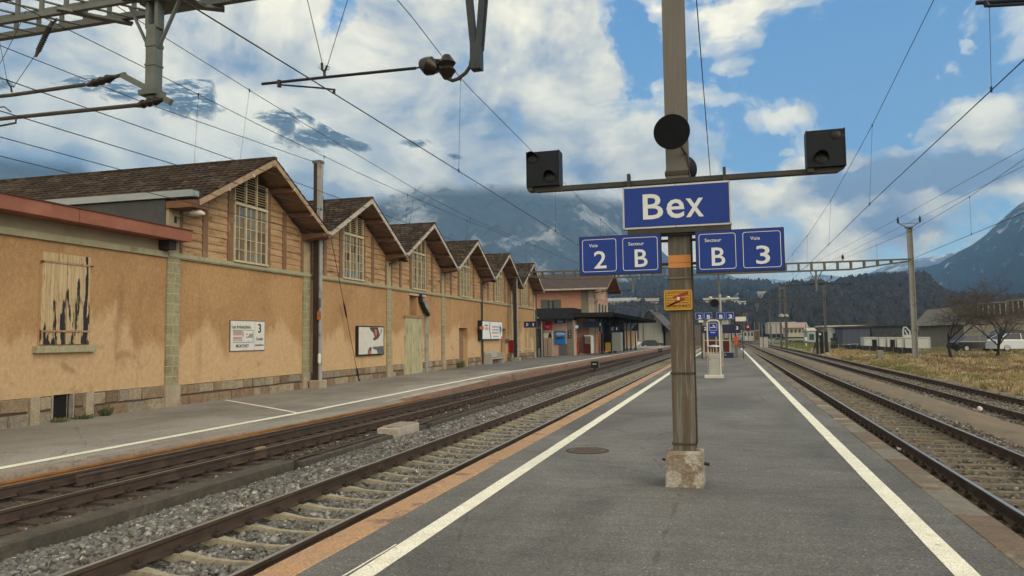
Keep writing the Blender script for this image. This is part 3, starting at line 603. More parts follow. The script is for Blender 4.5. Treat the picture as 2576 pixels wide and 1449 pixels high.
M_MORT = mat('dark_mortar', (.10, .07, .045), None, 6)
M_BOARD = mat('weathered_boards', (.42, .275, .145), (.29, .175, .09), 3.2, .85, bump=.5, bscale=12, stretch=(1, .22, 2.2), c3=(.115, .068, .038), s3=2.1, lo3=.55, hi3=.73, st3=(1, .5, 1.6), fine=20)
M_POST = mat('red_brown_posts', (.20, .115, .068), (.15, .085, .05), 3, .8, bump=.4, bscale=12, stretch=(2, 2, .3), c3=(.34, .22, .12), s3=2, lo3=.58, hi3=.75)
M_FRAME = mat('cream_window_frame', (.50, .44, .30), (.40, .34, .22), 6, .8, bump=.3, c3=(.24, .17, .10), s3=4, lo3=.6, hi3=.75)
M_LOUV = mat('louvre_slats', (.40, .30, .17), (.30, .21, .12), 6, .85)
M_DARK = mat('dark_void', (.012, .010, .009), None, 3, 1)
M_SOFF = mat('soffit_boards', (.26, .155, .085), (.19, .11, .06), 3, .85, bump=.3, bscale=10, stretch=(.3, 3, 1), c3=(.12, .07, .04), s3=1.5)
M_BARGE = mat('barge_board', (.37, .265, .17), (.26, .18, .115), 4, .85, bump=.3, c3=(.20, .13, .08), s3=2.5)
M_BARGEW = mat('barge_board_white', (.44, .41, .36), (.33, .29, .24), 5, .8, c3=(.3, .24, .18), s3=3)
M_BEAM = mat('brown_beam', (.17, .085, .045), (.12, .06, .035), 4, .8, stretch=(1, .3, 1))
M_SLATE = mat('slate_cladding', (.055, .062, .065), (.042, .047, .05), 2, .7, c3=(.085, .085, .08), s3=1.0, st3=(1, 1, .3))
M_ZINC = mat('zinc', (.30, .345, .37), (.24, .28, .305), 3, .5, metal=.35, stretch=(.3, 1, 1))
M_FASC = mat('rust_red_fascia', (.265, .10, .062), (.225, .085, .055), 2, .65, c3=(.30, .125, .08), s3=.8)
def tilemat():
    m = bpy.data.materials.new('brown_roof_tiles'); m.use_nodes = True; nt = m.node_tree; p = nt.nodes['Principled BSDF']; p.inputs['Roughness'].default_value = .95; p.inputs['Specular IOR Level'].default_value = .08
    t = nn(nt, 'ShaderNodeTexCoord').outputs['Object']
    v = voro(nt, t, 3.6); s = nn(nt, 'ShaderNodeSeparateColor'); lk(nt, v.outputs['Color'], s.inputs[0])
    col = ramp(nt, s.outputs[0], [(0, (.030, .022, .018)), (.4, (.046, .033, .026)), (.8, (.062, .045, .035)), (1, (.10, .078, .062))])
    col = mixc(nt, ramp(nt, noise(nt, t, 1.1, 6, .65), [(.52, 0), (.72, .7)]), col, (.085, .075, .06))
    col = mixc(nt, ramp(nt, noise(nt, t, 7, 4, .7), [(.66, 0), (.76, .7)]), col, (.22, .20, .17))
    lk(nt, col, p.inputs['Base Color']); return m
M_TILE = tilemat()
def holes(mb, s0, s1, z0, z1, o0, o1, hs):
    S = sorted({s0, s1, *[h[0] for h in hs], *[h[1] for h in hs]}); Zs = sorted({z0, z1, *[h[2] for h in hs], *[h[3] for h in hs]})
    for a, b in zip(S, S[1:]):
        run = None
        for c, d in zip(Zs, Zs[1:]):
            if any(h[0] <= (a+b)/2 <= h[1] and h[2] <= (c+d)/2 <= h[3] for h in hs): continue
            mb.box(a, b, o0, o1, c, d)
    return mb
shed = thing('goods_shed', 'long ochre railway goods shed with six timber gables and brown tiled roofs', 'goods shed', WF(26, 0, -.33))
SP = [0, 8.25, 16.75, 25.2, 33.85, 42.5, 51.15]
HO = [(28.75, 30.6, -.7, 2.46), (39.3, 41.0, -.7, 2.5), (44.25, 45.9, .62, 3.2), (47.4, 48.4, .62, 3.2), (48.9, 49.9, .62, 3.2), (20.0, 21.1, 3.0, 4.28)]
holes(WB(), .0, 51.75, -.7, 4.462, -.45, 0, HO).build('wall', M_STUC, shed)
WB().box(.3, 51.4, -16, -.46, -.7, 6.1).build('inner_wall', M_STUC, shed)
WB().box(-.02, .29, -16, -.05, -.7, 6.35).build('side_wall', M_SLATE, shed)
def plinth(parent, s0, s1, skip, z1=.33, seed=1):
    cuts = []; a = s0
    for k0, k1 in sorted(skip):
        if k0 > a+.05: cuts.append((a, k0))
        a = max(a, k1)
    if a < s1-.05: cuts.append((a, s1))
    r = random.Random(seed); L = parent_loc(parent)
    for c0, c1 in cuts:
        base = WB().box(c0, c1, -.02, .012, -.62, z1); V = list(base.v); F = list(base.f); mi = [0]*len(F)
        for row, (za, zb) in enumerate([(-.62, -.02), (-.005, z1)]):
            s = c0
            while s < c1-.1:
                w = min(r.choice([.38, .46, .55, .66, .8])*(1 if row else 1.05), c1-s)
                if c1-(s+w) < .2: w = c1-s
                g = .014; q = r.choice([0, 0, 1, 1, 2, 3, 4]); m = WB(); o = .045+r.uniform(0, .03)
                x0, x1, z0, zt = s+g, s+w-g, za+g, zb-g+r.uniform(-.01, .01); j = lambda: r.uniform(-.02, .02)
                m.add([(x0, 0, z0), (x1, 0, z0), (x1, 0, zt), (x0, 0, zt), (x0+.02+j(), o, z0+.02+j()), (x1-.02+j(), o, z0+.02+j()), (x1-.02+j(), o, zt-.02+j()), (x0+.02+j(), o, zt-.02+j())],
                      [(4, 5, 6, 7), (0, 1, 5, 4), (1, 2, 6, 5), (2, 3, 7, 6), (3, 0, 4, 7)])
                n0 = len(V); V += m.v; F += [tuple(i+n0 for i in f) for f in m.f]; mi += [q+1]*len(m.f); s += w
        d = bpy.data.meshes.new('plinth'); d.from_pydata([(x-L.x, y-L.y, z-L.z) for x, y, z in V], [], F); d.update(); d.materials.append(M_MORT)
        for s_ in STN: d.materials.append(s_)
        d.polygons.foreach_set('material_index', mi); ob = bpy.data.objects.new('plinth', d); C.objects.link(ob); ob.parent = parent
plinth(shed, .68, 51.1, [(8.25, 8.93), (16.75, 17.43), (19.1, 22.0), (22.3, 22.95), (25.2, 25.88), (28.6, 30.7), (33.85, 34.5), (39.2, 41.1), (42.5, 43.15)], .33, 3)
WB().box(-.0, 51.8, 0, .09, 4.462, 4.64).box(-.0, 51.8, .09, .12, 4.50, 4.60).build('string_course', M_BAND, shed)
for k, s in enumerate(SP):
    w = .60
    p = WB().box(s+.02, s+w, -.02, .065, .36, 4.462).build('pilaster', M_PIER, shed)
    j = WB(); z = .62
    while z < 4.35: j.box(s+.018, s+w+.002, -.02, .067, z, z+.014); z += .335
    for q in range(11): j.box(s+.30+.06*math.sin(q*2.3), s+.312+.06*math.sin(q*2.3), 0, .067, .63+q*.335, .95+q*.335)
    j.build('block_joints', M_JOINT, p)
    WB().box(s-.02, s+w+.06, -.02, .11, -.7, .36).build('pilaster_base', M_PLW, shed)
    p2 = WB().box(s+.03, s+w-.02, -.05, .05, 4.642, 6.3).build('brick_pier', mat('painted_brick', (.40, .33, .21), (.32, .25, .155), 4, .9, bump=.5, bscale=25, c3=(.12, .10, .08), s3=1.6, lo3=.56, hi3=.7), shed)
    j = WB(); z = 4.72
    while z < 6.25: j.box(s+.028, s+w-.018, -.02, .0515, z, z+.008); z += .082
    j.build('brick_joints', mat('brick_joint', (.22, .17, .11), None), p2)
SLOPE = (8.62-6.36)/4.2; OH = 1.08
PANES = [mat('pane_%s' % n, c, tuple(v*.7 for v in c), 2.5, .6, spec=.2) for n, c in (('brown', (.125, .092, .063)), ('grey', (.17, .165, .145)), ('blue', (.14, .165, .185)), ('dark', (.05, .038, .03)), ('tan', (.19, .145, .10)))]
def roof_side(c, sg, back=-15.0):
    """stepped, wavy tile courses on one slope"""
    no = int((OH+.05-back)/.07); oo = np.linspace(OH+.05, back, no); ss = []; rows = []
    nc = 14; L = 4.22
    wv = lambda o, q: .020*np.abs(np.sin((o/.29+(.5 if q % 2 else 0))*math.pi))
    jr = random.Random(int(c*10)+sg)
    for q in range(nc+1):
        a = q*L/nc; b = (q+1)*L/nc+.02
        if q == nc: break
        w = wv(oo, q); jit = np.array([jr.uniform(-.008, .008) for _ in oo])
        rows.append([(c+sg*a, o, 8.62-SLOPE*a+.012+h) for o, h in zip(oo, w)])
        rows.append([(c+sg*b, o, 8.62-SLOPE*b+.052+h+j) for o, h, j in zip(oo, w, jit)])
        rows.append([(c+sg*(b-.004), o, 8.62-SLOPE*b+.010+h) for o, h in zip(oo, w)])
    V = np.array([[WF(*p) for p in r] for r in rows])-np.array(parent_loc(shed)); R, N = V.shape[:2]
    I = (np.arange(R-1)[:, None]*N+np.arange(N-1)[None]).ravel(); return np_mesh('roof', V.reshape(-1, 3), np.stack([I, I+1, I+N+1, I+N], 1), M_TILE, shed)
r0 = random.Random(4)
for k in range(6):
    a, b = SP[k]+.60, SP[k+1]; c = (SP[k]+SP[k+1])/2+.30; ws, we = c-1.05, c+1.05
    rz = lambda s: 8.36-SLOPE*abs(s-c)
    gbs = (WB(), WB()); z = 4.642
    while z < 8.3:
        z2 = z+.262; h = max(0, (8.34-z)/SLOPE); h2 = max(.02, (8.34-min(z2, 8.3))/SLOPE)
        for gb, u0, u1 in ((gbs[0], a, ws), (gbs[1], we, b)) if z < 8 else ():
            l0, r1 = max(u0, c-h), min(u1, c+h); l2, r2 = max(u0, c-h2), min(u1, c+h2)
            if r1-l0 < .02: continue
            l2 = max(l2, l0) if u0 == a else l2; l2 = min(l2, r1-.01); r2 = max(min(r2, r1), l2+.005)
            j = r0.uniform(-.004, .004)
            gb.add([(l0, .0, z), (r1, .0, z), (r2, .0, z2), (l2, .0, z2), (l0, .045+j, z+.004), (r1, .045+j, z+.004), (r2, .012, z2), (l2, .012, z2), (l0, .04+j, z), (r1, .04+j, z)],
                   [(4, 5, 6, 7), (0, 8, 9, 1), (8, 4, 5, 9), (1, 9, 5, 6, 2), (0, 3, 7, 4, 8)])
        z = z2
    for gb in gbs: gb.build('gable_boards', M_BOARD, shed)
    for (u, w) in ((a-.03, .12), (SP[k]+1.70, .26), (ws-.30, .28), (we+.02, .26), (SP[k]+6.65, .26), (b-.18, .16)):
        zt = min(rz(u), rz(u+w)); WB().box(u, u+w, .0, .075, 4.642, zt).build('gable_post', M_POST, shed)
    # louvre above a tall multi-pane window
    lv = WB()
    for i in range(3):
        u0, u1 = ws+.02+i*.69, ws+.69+i*.69-.02; z = 6.90
        while z < min(rz(u0+.05), rz(u1-.05))-.05 or z < 7.2:
            lv.add([(u0, .085, z), (u1, .085, z), (u1, .03, z+.03), (u0, .03, z+.03), (u0, .09, z+.018), (u1, .09, z+.018), (u1, .035, z+.048), (u0, .035, z+.048)], [(0, 1, 5, 4), (4, 5, 6, 7), (3, 2, 1, 0)]); z += .095
            if z > rz((u0+u1)/2)-.1: break
    lo = lv.build('louvre', M_LOUV, shed)
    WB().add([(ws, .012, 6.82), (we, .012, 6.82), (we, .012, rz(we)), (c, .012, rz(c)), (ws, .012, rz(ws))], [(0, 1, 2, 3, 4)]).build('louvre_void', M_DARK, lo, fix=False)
    WB().box(ws, ws+.05, .03, .12, 6.86, rz(ws)-.03).box(we-.05, we, .03, .12, 6.86, rz(we)-.03).box(c-.37, c-.31, .03, .12, 6.86, rz(c-.34)-.03).box(c+.31, c+.37, .03, .12, 6.86, rz(c+.34)-.03).build('louvre_frame', M_FRAME, lo)
    wf = WB().box(ws, we, .0, .14, 6.78, 6.88).box(ws-.03, we+.03, .0, .17, 4.645, 4.72).box(ws, ws+.07, .0, .12, 4.72, 6.78).box(we-.07, we, .0, .12, 4.72, 6.78)
    wf.box(c-.37, c-.30, .0, .12, 4.72, 6.78).box(c+.30, c+.37, .0, .12, 4.72, 6.78)
    for i in range(3):
        m0 = ws+.35+i*.70
        wf.box(m0-.012, m0+.012, .03, .085, 4.72, 6.78)
    for q in range(1, 5): wf.box(ws+.05, we-.05, .04, .08, 4.72+q*.412-.012, 4.72+q*.412+.012)
    wo = wf.build('window', M_FRAME, shed)
    pn = WB(); mi = []
    for i in range(6):
        for q in range(5):
            u0 = ws+.03+i*.345; t = r0.uniform(-.006, .006)
            pn.add([(u0, .055+t, 4.72+q*.412), (u0+.345, .055-t, 4.72+q*.412), (u0+.345, .055-t, 5.132+q*.412), (u0, .055+t, 5.132+q*.412)], [(0, 1, 2, 3)])
            mi.append(2 if (k == 1 and q == 0 and i != 5) or (k == 0 and i in (1, 2) and q == 4) else r0.choice([0, 0, 0, 4, 4, 1, 3, 1]))
    po = pn.build('pane', PANES[0], wo, fix=False)
    for pm in PANES[1:]: po.data.materials.append(pm)
    po.data.polygons.foreach_set('material_index', mi)
    # roof: tiles, soffit, purlins, barge boards, valley box
    for sg in (-1, 1):
        roof_side(c, sg)
        sf = WB()
        sf.add([(c, OH, 8.56), (c+sg*4.2, OH, 8.56-SLOPE*4.2), (c+sg*4.2, -15, 8.56-SLOPE*4.2), (c, -15, 8.56), (c, OH, 8.62), (c+sg*4.2, OH, 8.62-SLOPE*4.2), (c+sg*4.2, -15, 8.62-SLOPE*4.2), (c, -15, 8.62)],
               [(0, 1, 2, 3), (4, 7, 6, 5), (0, 4, 5, 1), (3, 2, 6, 7), (1, 5, 6, 2)])
        sf.build('soffit', M_SOFF, shed)
        for u in (1.35, 2.75):
            z = 8.56-SLOPE*u
            pu = WB().box(c+sg*u-.07, c+sg*u+.07, -.1, OH-.02, z-.20-.04, z-.04).build('purlin', M_BEAM, shed)
            WB().box(c+sg*u-.055, c+sg*u+.055, OH-.02, OH+.045, z-.19, z-.07).build('purlin_end', M_BARGEW, pu)
        w = .20
        WB().add([(c, OH, 8.60), (c+sg*4.24, OH, 8.60-SLOPE*4.24), (c+sg*4.24, OH, 8.60-SLOPE*4.24-w), (c, OH, 8.60-w-.02), (c, OH+.035, 8.60), (c+sg*4.24, OH+.035, 8.60-SLOPE*4.24), (c+sg*4.24, OH+.035, 8.60-SLOPE*4.24-w), (c, OH+.035, 8.60-w-.02)],
                 [(0, 1, 2, 3), (7, 6, 5, 4), (0, 4, 5, 1), (3, 2, 6, 7), (1, 5, 6, 2)]).build('barge_board', M_BARGE if k == 0 else M_BARGEW, shed)
    WB().box(c-.10, c+.10, -15, OH+.06, 8.62, 8.70).build('ridge_tiles', M_TILE, shed)
    WB().box(c-.07, c+.07, -.1, OH, 8.30, 8.50).build('ridge_beam', M_BEAM, shed)
for k, s in enumerate(SP[1:-1]):
    vb = WB(); vb.add([(s-.1, 0, 6.0), (s+.7, 0, 6.0), (s+.72, 1.05, 6.16), (s-.12, 1.05, 6.16), (s-.15, 0, 6.30), (s+.75, 0, 6.30), (s+.75, 1.1, 6.30), (s-.15, 1.1, 6.30)], [(0, 3, 2, 1), (4, 5, 6, 7), (0, 1, 5, 4), (1, 2, 6, 5), (2, 3, 7, 6), (3, 0, 4, 7)])
    vo = vb.build('valley_gutter_box', M_BEAM, shed)
    WB().box(s+.15, s+.48, 1.08, 1.2, 6.27, 6.40).build('gutter_end', M_BARGEW, vo)
for s in (SP[0], SP[-1]):
    WB().box(s-.05, s+.65, 0, 1.05, 6.05, 6.28).build('eave_bracket', M_BEAM, shed)
gt = WB().box(-.12, .20, -15, 1.06, 6.38, 6.60).box(-.06, .14, 1.06, 1.10, 6.40, 6.58).build('gutter', M_ZINC, shed)
# doors and openings
M_DOOR = mat('peeling_green_door', (.42, .40, .25), (.31, .28, .17), 5, .85, bump=.4, bscale=12, stretch=(1.5, 1.5, .2), c3=(.13, .10, .06), s3=5, lo3=.55, hi3=.7, st3=(1, 1, .18))
for a, b in ((19.25, 20.15), (20.17, 21.8)):
    dr = WB(); u = a
    while u < b-.02: dr.box(u+.006, min(u+.13, b)-.004, 0, .055+.004*random.random(), -.30, 2.96); u += .13
    dr.build('door', M_DOOR, shed)
WB().box(19.1, 21.9, 0, .10, 2.97, 3.12).build('door_lintel', mat('door_lintel', (.30, .17, .09), None, 3), shed)
WB().box(20.0, 21.1, -.44, -.30, 3.0, 4.28).build('blocked_opening', mat('brown_panel', (.23, .155, .09), None, 3), shed)
WB().box(19.9, 22.4, 0, .10, 4.29, 4.40).build('opening_canopy', M_BARGEW, shed)
dp = MB().tube([WF(21.35, .12, 4.42), WF(21.4, .16, 4.0), WF(21.9, .18, 3.55), WF(22.55, .16, 3.2)], .13, 8).build('broken_downpipe', mat('black_iron', (.014, .013, .013), None, 4, .6), shed)
WB().box(22.28, 22.9, 0, .10, -.7, .3).box(22.32, 22.86, 0, .07, .3, 4.1).build('concrete_pilaster', M_CONC, shed)
for (a, b, z1) in ((28.75, 30.6, 2.46), (39.3, 41.0, 2.5)):
    WB().box(a, b, -.44, -.34, -.7, z1).build('door', mat('brown_door', (.215, .135, .080), (.18, .115, .07), 2, .8), shed)
for (a, b) in ((44.25, 45.9), (47.4, 48.4), (48.9, 49.9)):
    wo = WB().box(a, a+.08, -.18, -.08, .62, 3.2).box(b-.08, b, -.18, -.08, .62, 3.2).box(a, b, -.18, -.08, 3.1, 3.2).box((a+b)/2-.04, (a+b)/2+.04, -.18, -.08, .62, 3.1).build('window', M_FRAME, shed)
    WB().box(a+.02, b-.02, -.30, -.2, .62, 3.2).build('pane', mat('dark_green_pane', (.03, .036, .03), None, 3, .3), wo)
    WB().box(a-.1, b+.1, -.1, .12, .52, .615).build('window_sill', M_BARGEW, wo)
for s in (33.82, 51.95):
    MB().tube([WF(s, .14, 6.1), WF(s, .14, -.2)], .055, 8).build('downpipe', mat('dark_pipe', (.05, .045, .04), None, 4, .5), shed)
# ------------------------------------------------------------------ annex with the rust-red fascia
ax = thing('annex_building', 'single-storey ochre annex with flat rust-red fascia roof at the near end of the goods shed', 'annex', WF(-5, 0, -.33))
holes(WB(), -14, -.005, -.7, 4.462, -.45, 0, [(-4.16, -3.49, -.45, .37)]).build('wall', M_STUC, ax)
WB().box(-14, -.01, -.10, .09, 4.462, 4.64).build('string_course', M_BAND, ax)
WB().box(-14, -.01, -.3, .0, 4.642, 5.02).build('upper_wall', mat('beige_brown_render', (.33, .265, .18), (.28, .22, .15), 2, .9), ax)  # beige-brown render strip under the fascia
WB().box(-14, -.32, -12, -.47, -.7, 4.95).build('rear_block', M_STUC, ax)
rf = WB().box(-14, .44, -.42, .62, 4.98, 5.34).box(-14, -.03, -12, -.42, 4.98, 5.34).build('fascia', M_FASC, ax)
WB().box(-14.02, .46, -.45, .66, 5.342, 5.37).build('fascia_cap', mat('fascia_cap', (.10, .045, .035), None), rf)
WB().box(-4.02, -4.008, .62, .6225, 4.98, 5.34).build('fascia_joint', M_DARK, rf)
WB().box(-.34, -.02, .0, .40, 4.68, 4.975).build('roof_bracket', mat('bracket_dark', (.03, .02, .017), None), ax)
plinth(ax, -8, -.0, [(-4.86, -4.56), (-4.18, -3.46), (-3.12, -2.82)], .36, 8)
for a, b in ((-4.84, -4.57), (-3.10, -2.83)): WB().box(a, b, -.02, .09, -.6, .37).build('plinth_pier', M_PLW, ax)
WB().box(-4.16, -3.49, -.14, -.10, -.5, .37).build('cellar_window', M_DARK, ax)
WB().box(-4.18, -4.13, -.3, .05, -.4, .37).box(-3.50, -3.46, -.3, .05, -.4, .37).box(-3.57, -3.555, -.1, -.09, -.4, .37).box(-4.18, -3.46, -.3, .06, -.62, -.40).build('cellar_frame', M_CONC, ax)
def shuttermat():
    m = bpy.data.materials.new('peeling_shutter'); m.use_nodes = True; nt = m.node_tree; p = nt.nodes['Principled BSDF']; p.inputs['Roughness'].default_value = .85
    t = nn(nt, 'ShaderNodeTexCoord').outputs['Object']; sp = nn(nt, 'ShaderNodeSeparateXYZ'); lk(nt, t, sp.inputs[0])
    col = mixc(nt, ramp(nt, noise(nt, vmap(nt, t, (1, 2.5, .3)), 3, 5), [(.35, 0), (.65, 1)]), (.50, .38, .22), (.40, .29, .16))
    col = mixc(nt, ramp(nt, noise(nt, vmap(nt, t, (1, 4, .5), loc=(1, 1, 1)), 4, 6, .7), [(.56, 0), (.68, 1)]), col, (.17, .10, .05))
    n = noise(nt, vmap(nt, t, (1, 3.4, .5), loc=(0, 3.3, 2)), 1.5, 7, .6, .1)
    h = mth(nt, 'ADD', n, mth(nt, 'MULTIPLY', sp.outputs[2], -.085))
    h = mth(nt, 'ADD', h, mth(nt, 'MULTIPLY', mth(nt, 'SUBTRACT', sp.outputs[1], 1.1), .05))
    col = mixc(nt, ramp(nt, h, [(.275, 0), (.305, 1)]), col, (.018, .017, .018))
    lk(nt, col, p.inputs['Base Color']); return m
MSH = shuttermat()
sh = WB().box(-4.63, -2.97, .0, .012, 1.68, 4.20).build('shutter_frame', mat('shutter_surround', (.36, .22, .10), None), ax)
for a, b in ((-4.585, -3.81), (-3.79, -3.03)):
    s_ = WB(); u = a
    while u < b-.03: s_.box(u+.003, min(u+.125, b)-.003, .014, .05+.004*random.random(), 1.715, 4.15); u += .129
    so_ = s_.build('shutter', MSH, ax)
    WB().box(a, b, .055, .075, 3.88, 3.93).box(a, b, .055, .075, 2.04, 2.09).build('shutter_batten', mat('batten_rust', (.40, .27, .16), (.25, .13, .07), 9), so_)
    WB().box(a-.06 if a < -4 else b-.02, a+.02 if a < -4 else b+.06, .05, .10, 3.875, 3.905).build('hinge', M_CLIP, so_)
WB().box(-4.78, -2.86, .0, .16, 1.50, 1.68).build('window_sill', mat('sill_stone', (.36, .33, .22), (.29, .26, .17), 4, .9, bump=.3, fine=30), ax)
M_WEED = mat('weed_leaf', (.075, .10, .035), (.05, .07, .025), 9, .7)
M_WEEDL = mat('weed_leaf_light', (.13, .145, .06), (.09, .105, .045), 9, .7)
def weed(label, s, o, z, h, n, m, w=.25, seed=0):
    r = random.Random(seed); x, y, _ = WF(s, o, z); t = MB()
    for i in range(n):
        a = r.uniform(0, 2*math.pi); rr = r.uniform(0, w*.5); hx, hy = x+math.cos(a)*rr, y+math.sin(a)*rr; L = h*r.uniform(.5, 1); tx, ty = hx+math.cos(a)*L*.5, hy+math.sin(a)*L*.5
        zz = z+L*r.uniform(.4, 1); q = .018; t.add([(hx-q, hy, z), (hx+q, hy, z), ((hx+tx)/2+q*1.5, (hy+ty)/2+q, (z+zz)/2+.03), (tx, ty, zz), ((hx+tx)/2-q*1.5, (hy+ty)/2-q, (z+zz)/2+.03)], [(0, 1, 2, 3, 4)])
    tag(t.build('weed', m, loc=(x, y, z), fix=False), label, 'weed', 'weeds along the shed wall')
weed('light green weed tuft growing in front of the cellar window', -4.0, .12, -.36, .17, 110, M_WEEDL, .42, 1)
weed('low dark weed patch right of the cellar window', -3.25, .12, -.36, .18, 90, M_WEED, .5, 2)
weed('dark leafy weed climbing the stone plinth between the cellar window and the first pier', -2.45, .10, -.34, .30, 120, M_WEED, .3, 3)
weed('bright green bush beside the open brown doorway', 28.35, .15, -.28, .62, 160, M_WEEDL, .55, 4)
weed('small dry weed heap at the foot of the red box', 43.6, .3, -.27, .2, 70, mat('dry_weed', (.22, .16, .08), None), .8, 5)
# ------------------------------------------------------------------ things standing at or fixed to the goods shed
M_STEEL = mat('galvanised_steel', (.155, .155, .145), (.115, .115, .108), 4, .6, metal=.3, stretch=(1, 1, .3), c3=(.10, .08, .06), s3=3, lo3=.6, hi3=.75)
M_STEELD = mat('dark_steel', (.055, .055, .053), (.04, .04, .038), 4, .6, metal=.3)
M_BLACK = mat('black_paint', (.012, .012, .014), (.018, .018, .02), 4, .45)
M_WHITE = mat('white_enamel', (.62, .61, .57), (.55, .54, .50), 2, .5)
M_INK = mat('ink', (.03, .032, .04), None, 3, .6)
M_BLUE = mat('sign_blue', (.005, .034, .235), (.005, .028, .20), 1.5, .3, spec=.28, c3=(.018, .05, .20), s3=1.2)
M_LET = mat('sign_lettering', (.60, .63, .66), (.55, .58, .61), 3, .4)
WU3 = (WU[0], WU[1], 0)
# wall frame text: right = along the wall (+s is away from the camera and to the right in view)
def wtext(name, s, c, o, z, w, h, m, parent, **k): return text(name, s, WF(c, o, z), w, h, m, parent, right=WU3, **k)
adv = thing('wall_sign', 'white enamel furniture shop sign with faded red logo on the ochre wall', 'advertising sign', WF(4.39, 0, 1.4))
WB().box(3.34, 5.45, .005, .04, 1.39, 2.48).build('panel', M_WHITE, adv)
WB().box(3.30, 5.49, .0, .03, 1.36, 2.51).build('rim', M_STEEL, adv)
M_PINK = mat('faded_logo_pink', (.42, .27, .25), (.36, .25, .24), 5); M_LGREY = mat('faded_logo_grey', (.27, .27, .27), None, 5)
wtext('lettering', 'Les Imbattables', 3.98, .041, 2.27, 1.16, .13, M_INK, adv, bold=.01)
WB().box(3.47, 4.02, .0405, .043, 1.95, 2.13).box(3.47, 4.02, .0405, .043, 1.73, 1.90).build('logo_block', M_PINK, adv)
WB().box(3.46, 4.72, .0405, .0425, 2.13, 2.16).box(4.68, 4.72, .0405, .0425, 1.68, 2.13).box(3.46, 4.72, .0405, .0425, 1.67, 1.70).box(4.25, 4.68, .0405, .0425, 1.86, 2.02).box(4.04, 4.13, .0405, .0425, 1.9, 2.10).build('logo_frame', M_LGREY, adv)
wtext('lettering', 'P', 4.28, .0435, 1.93, .34, .34, M_WHITE, adv, bold=.02)
wtext('lettering', 'Pesse', 4.40, .0445, 1.765, .56, .12, M_LET, adv, bold=.02)
wtext('lettering', 'MEUBLES', 3.72, .0445, 1.765, .46, .07, M_LET, adv)
wtext('lettering', 'MONTHEY', 4.05, .041, 1.56, .78, .12, M_INK, adv, bold=.015)
WB().box(4.80, 4.815, .0405, .042, 1.40, 2.47).build('divider', M_LGREY, adv)
wtext('lettering', '3', 5.12, .041, 2.22, .20, .35, M_INK, adv, bold=.02)
wtext('lettering', 'Grandes', 5.12, .041, 1.82, .46, .12, M_INK, adv, bold=.01)
wtext('lettering', 'expositions', 5.12, .041, 1.57, .56, .11, M_INK, adv, bold=.01)
po = thing('poster_frame', 'black-framed hoarding with torn white poster remains on the ochre wall', 'poster board', WF(14.7, 0, .95))
WB().box(13.18, 16.25, .005, .13, .93, 2.42).build('frame', M_BLACK, po)
WB().box(13.30, 16.15, .13, .138, 1.0, 2.36).build('poster_sheet', mat('old_paper', (.55, .54, .49), (.50, .48, .43), 3, .9), po)
def wpoly(name, pts, o, m, parent):
    q = WB(); n = len(pts); q.add([(a, o, b) for a, b in pts]+[(a, o+.003, b) for a, b in pts], [tuple(range(n, 2*n))[::-1]]+[(i, (i+1) % n, n+(i+1) % n, n+i) for i in range(n)]); return q.build(name, m, parent, fix=False)
S_ = lambda u: 13.22+u*2.98
Z_ = lambda v: 2.38-v*1.42
for pts, m in (([(.42, .02), (.75, .02), (.80, .18), (.84, .30), (.76, .42), (.60, .50), (.55, .44), (.62, .36), (.56, .20), (.46, .12)], mat('torn_dark', (.06, .06, .065), (.14, .05, .045), 8, .9, lo=.52, hi=.54)),
               ([(.62, .06), (.70, .10), (.72, .26), (.67, .38), (.63, .25)], mat('torn_red', (.40, .06, .04), (.45, .20, .16), 12, .9)), ([(.44, .02), (.78, .02), (.76, .05), (.46, .06)], mat('torn_brown', (.19, .07, .06), None)),
               ([(.86, .05), (.93, .06), (.92, .20), (.85, .28)], mat('torn_grey', (.30, .30, .30), (.2, .2, .2), 9)), ([(.53, .72), (.97, .70), (.98, .96), (.74, .97), (.70, .84), (.58, .80)], mat('torn_slate', (.10, .11, .115), None)),
               ([(.36, .86), (.42, .74), (.50, .72), (.50, .97), (.36, .97)], MAT['torn_dark']), ([(.40, .85), (.50, .84), (.50, .97), (.38, .97)], MAT['torn_red'])):
    wpoly('torn_patch', [(S_(a), Z_(b)) for a, b in pts], .139 if m is not MAT['torn_red'] else .1425, m, po)
ad = thing('billboard', 'white landscape billboard with coloured lettering beside the open brown doorway', 'billboard', WF(36, .3, 1.6))
WB().box(33.2, 38.75, .10, .30, 1.62, 3.04).build('frame', M_STEELD, ad)
WB().box(33.3, 38.7, .30, .31, 1.66, 3.0).build('panel', mat('billboard_white', (.66, .68, .68), (.62, .64, .65), 2, .6), ad)
M_RED = mat('print_red', (.48, .03, .035), None, 3, .6); M_SKY = mat('print_blue', (.05, .17, .36), None, 3, .6)
for s_, z, w, h, tx, m in ((34.25, 2.70, 1.0, .12, 'CUISINES', M_INK), (34.3, 2.46, 1.0, .20, '250', M_RED), (36.7, 2.62, 1.9, .15, 'CHAUFFAGE', M_RED), (36.7, 2.38, 1.9, .15, 'SANITAIRE', M_SKY), (36.7, 2.14, 1.9, .15, 'DEPANNAGE', M_RED), (36.9, 1.86, 1.5, .09, 'MONTHEY', M_INK)):
    wtext('lettering', tx, s_, .311, z, w, h, m, ad, bold=.02)
wpoly('print_swoosh', [(35.15, 2.95), (35.3, 2.95), (35.2, 2.4), (35.5, 1.7), (35.35, 1.7), (35.0, 2.4)], .311, M_INK, ad)
wpoly('print_figure', [(37.7, 2.85), (37.95, 2.6), (38.1, 2.75), (38.45, 2.55), (38.5, 2.3), (38.2, 2.2), (38.1, 1.9), (37.95, 2.1), (37.9, 2.4)], .311, M_SKY, ad)
WB().box(38.3, 38.65, .311, .314, 1.68, 1.84).build('print_block', M_RED, ad)
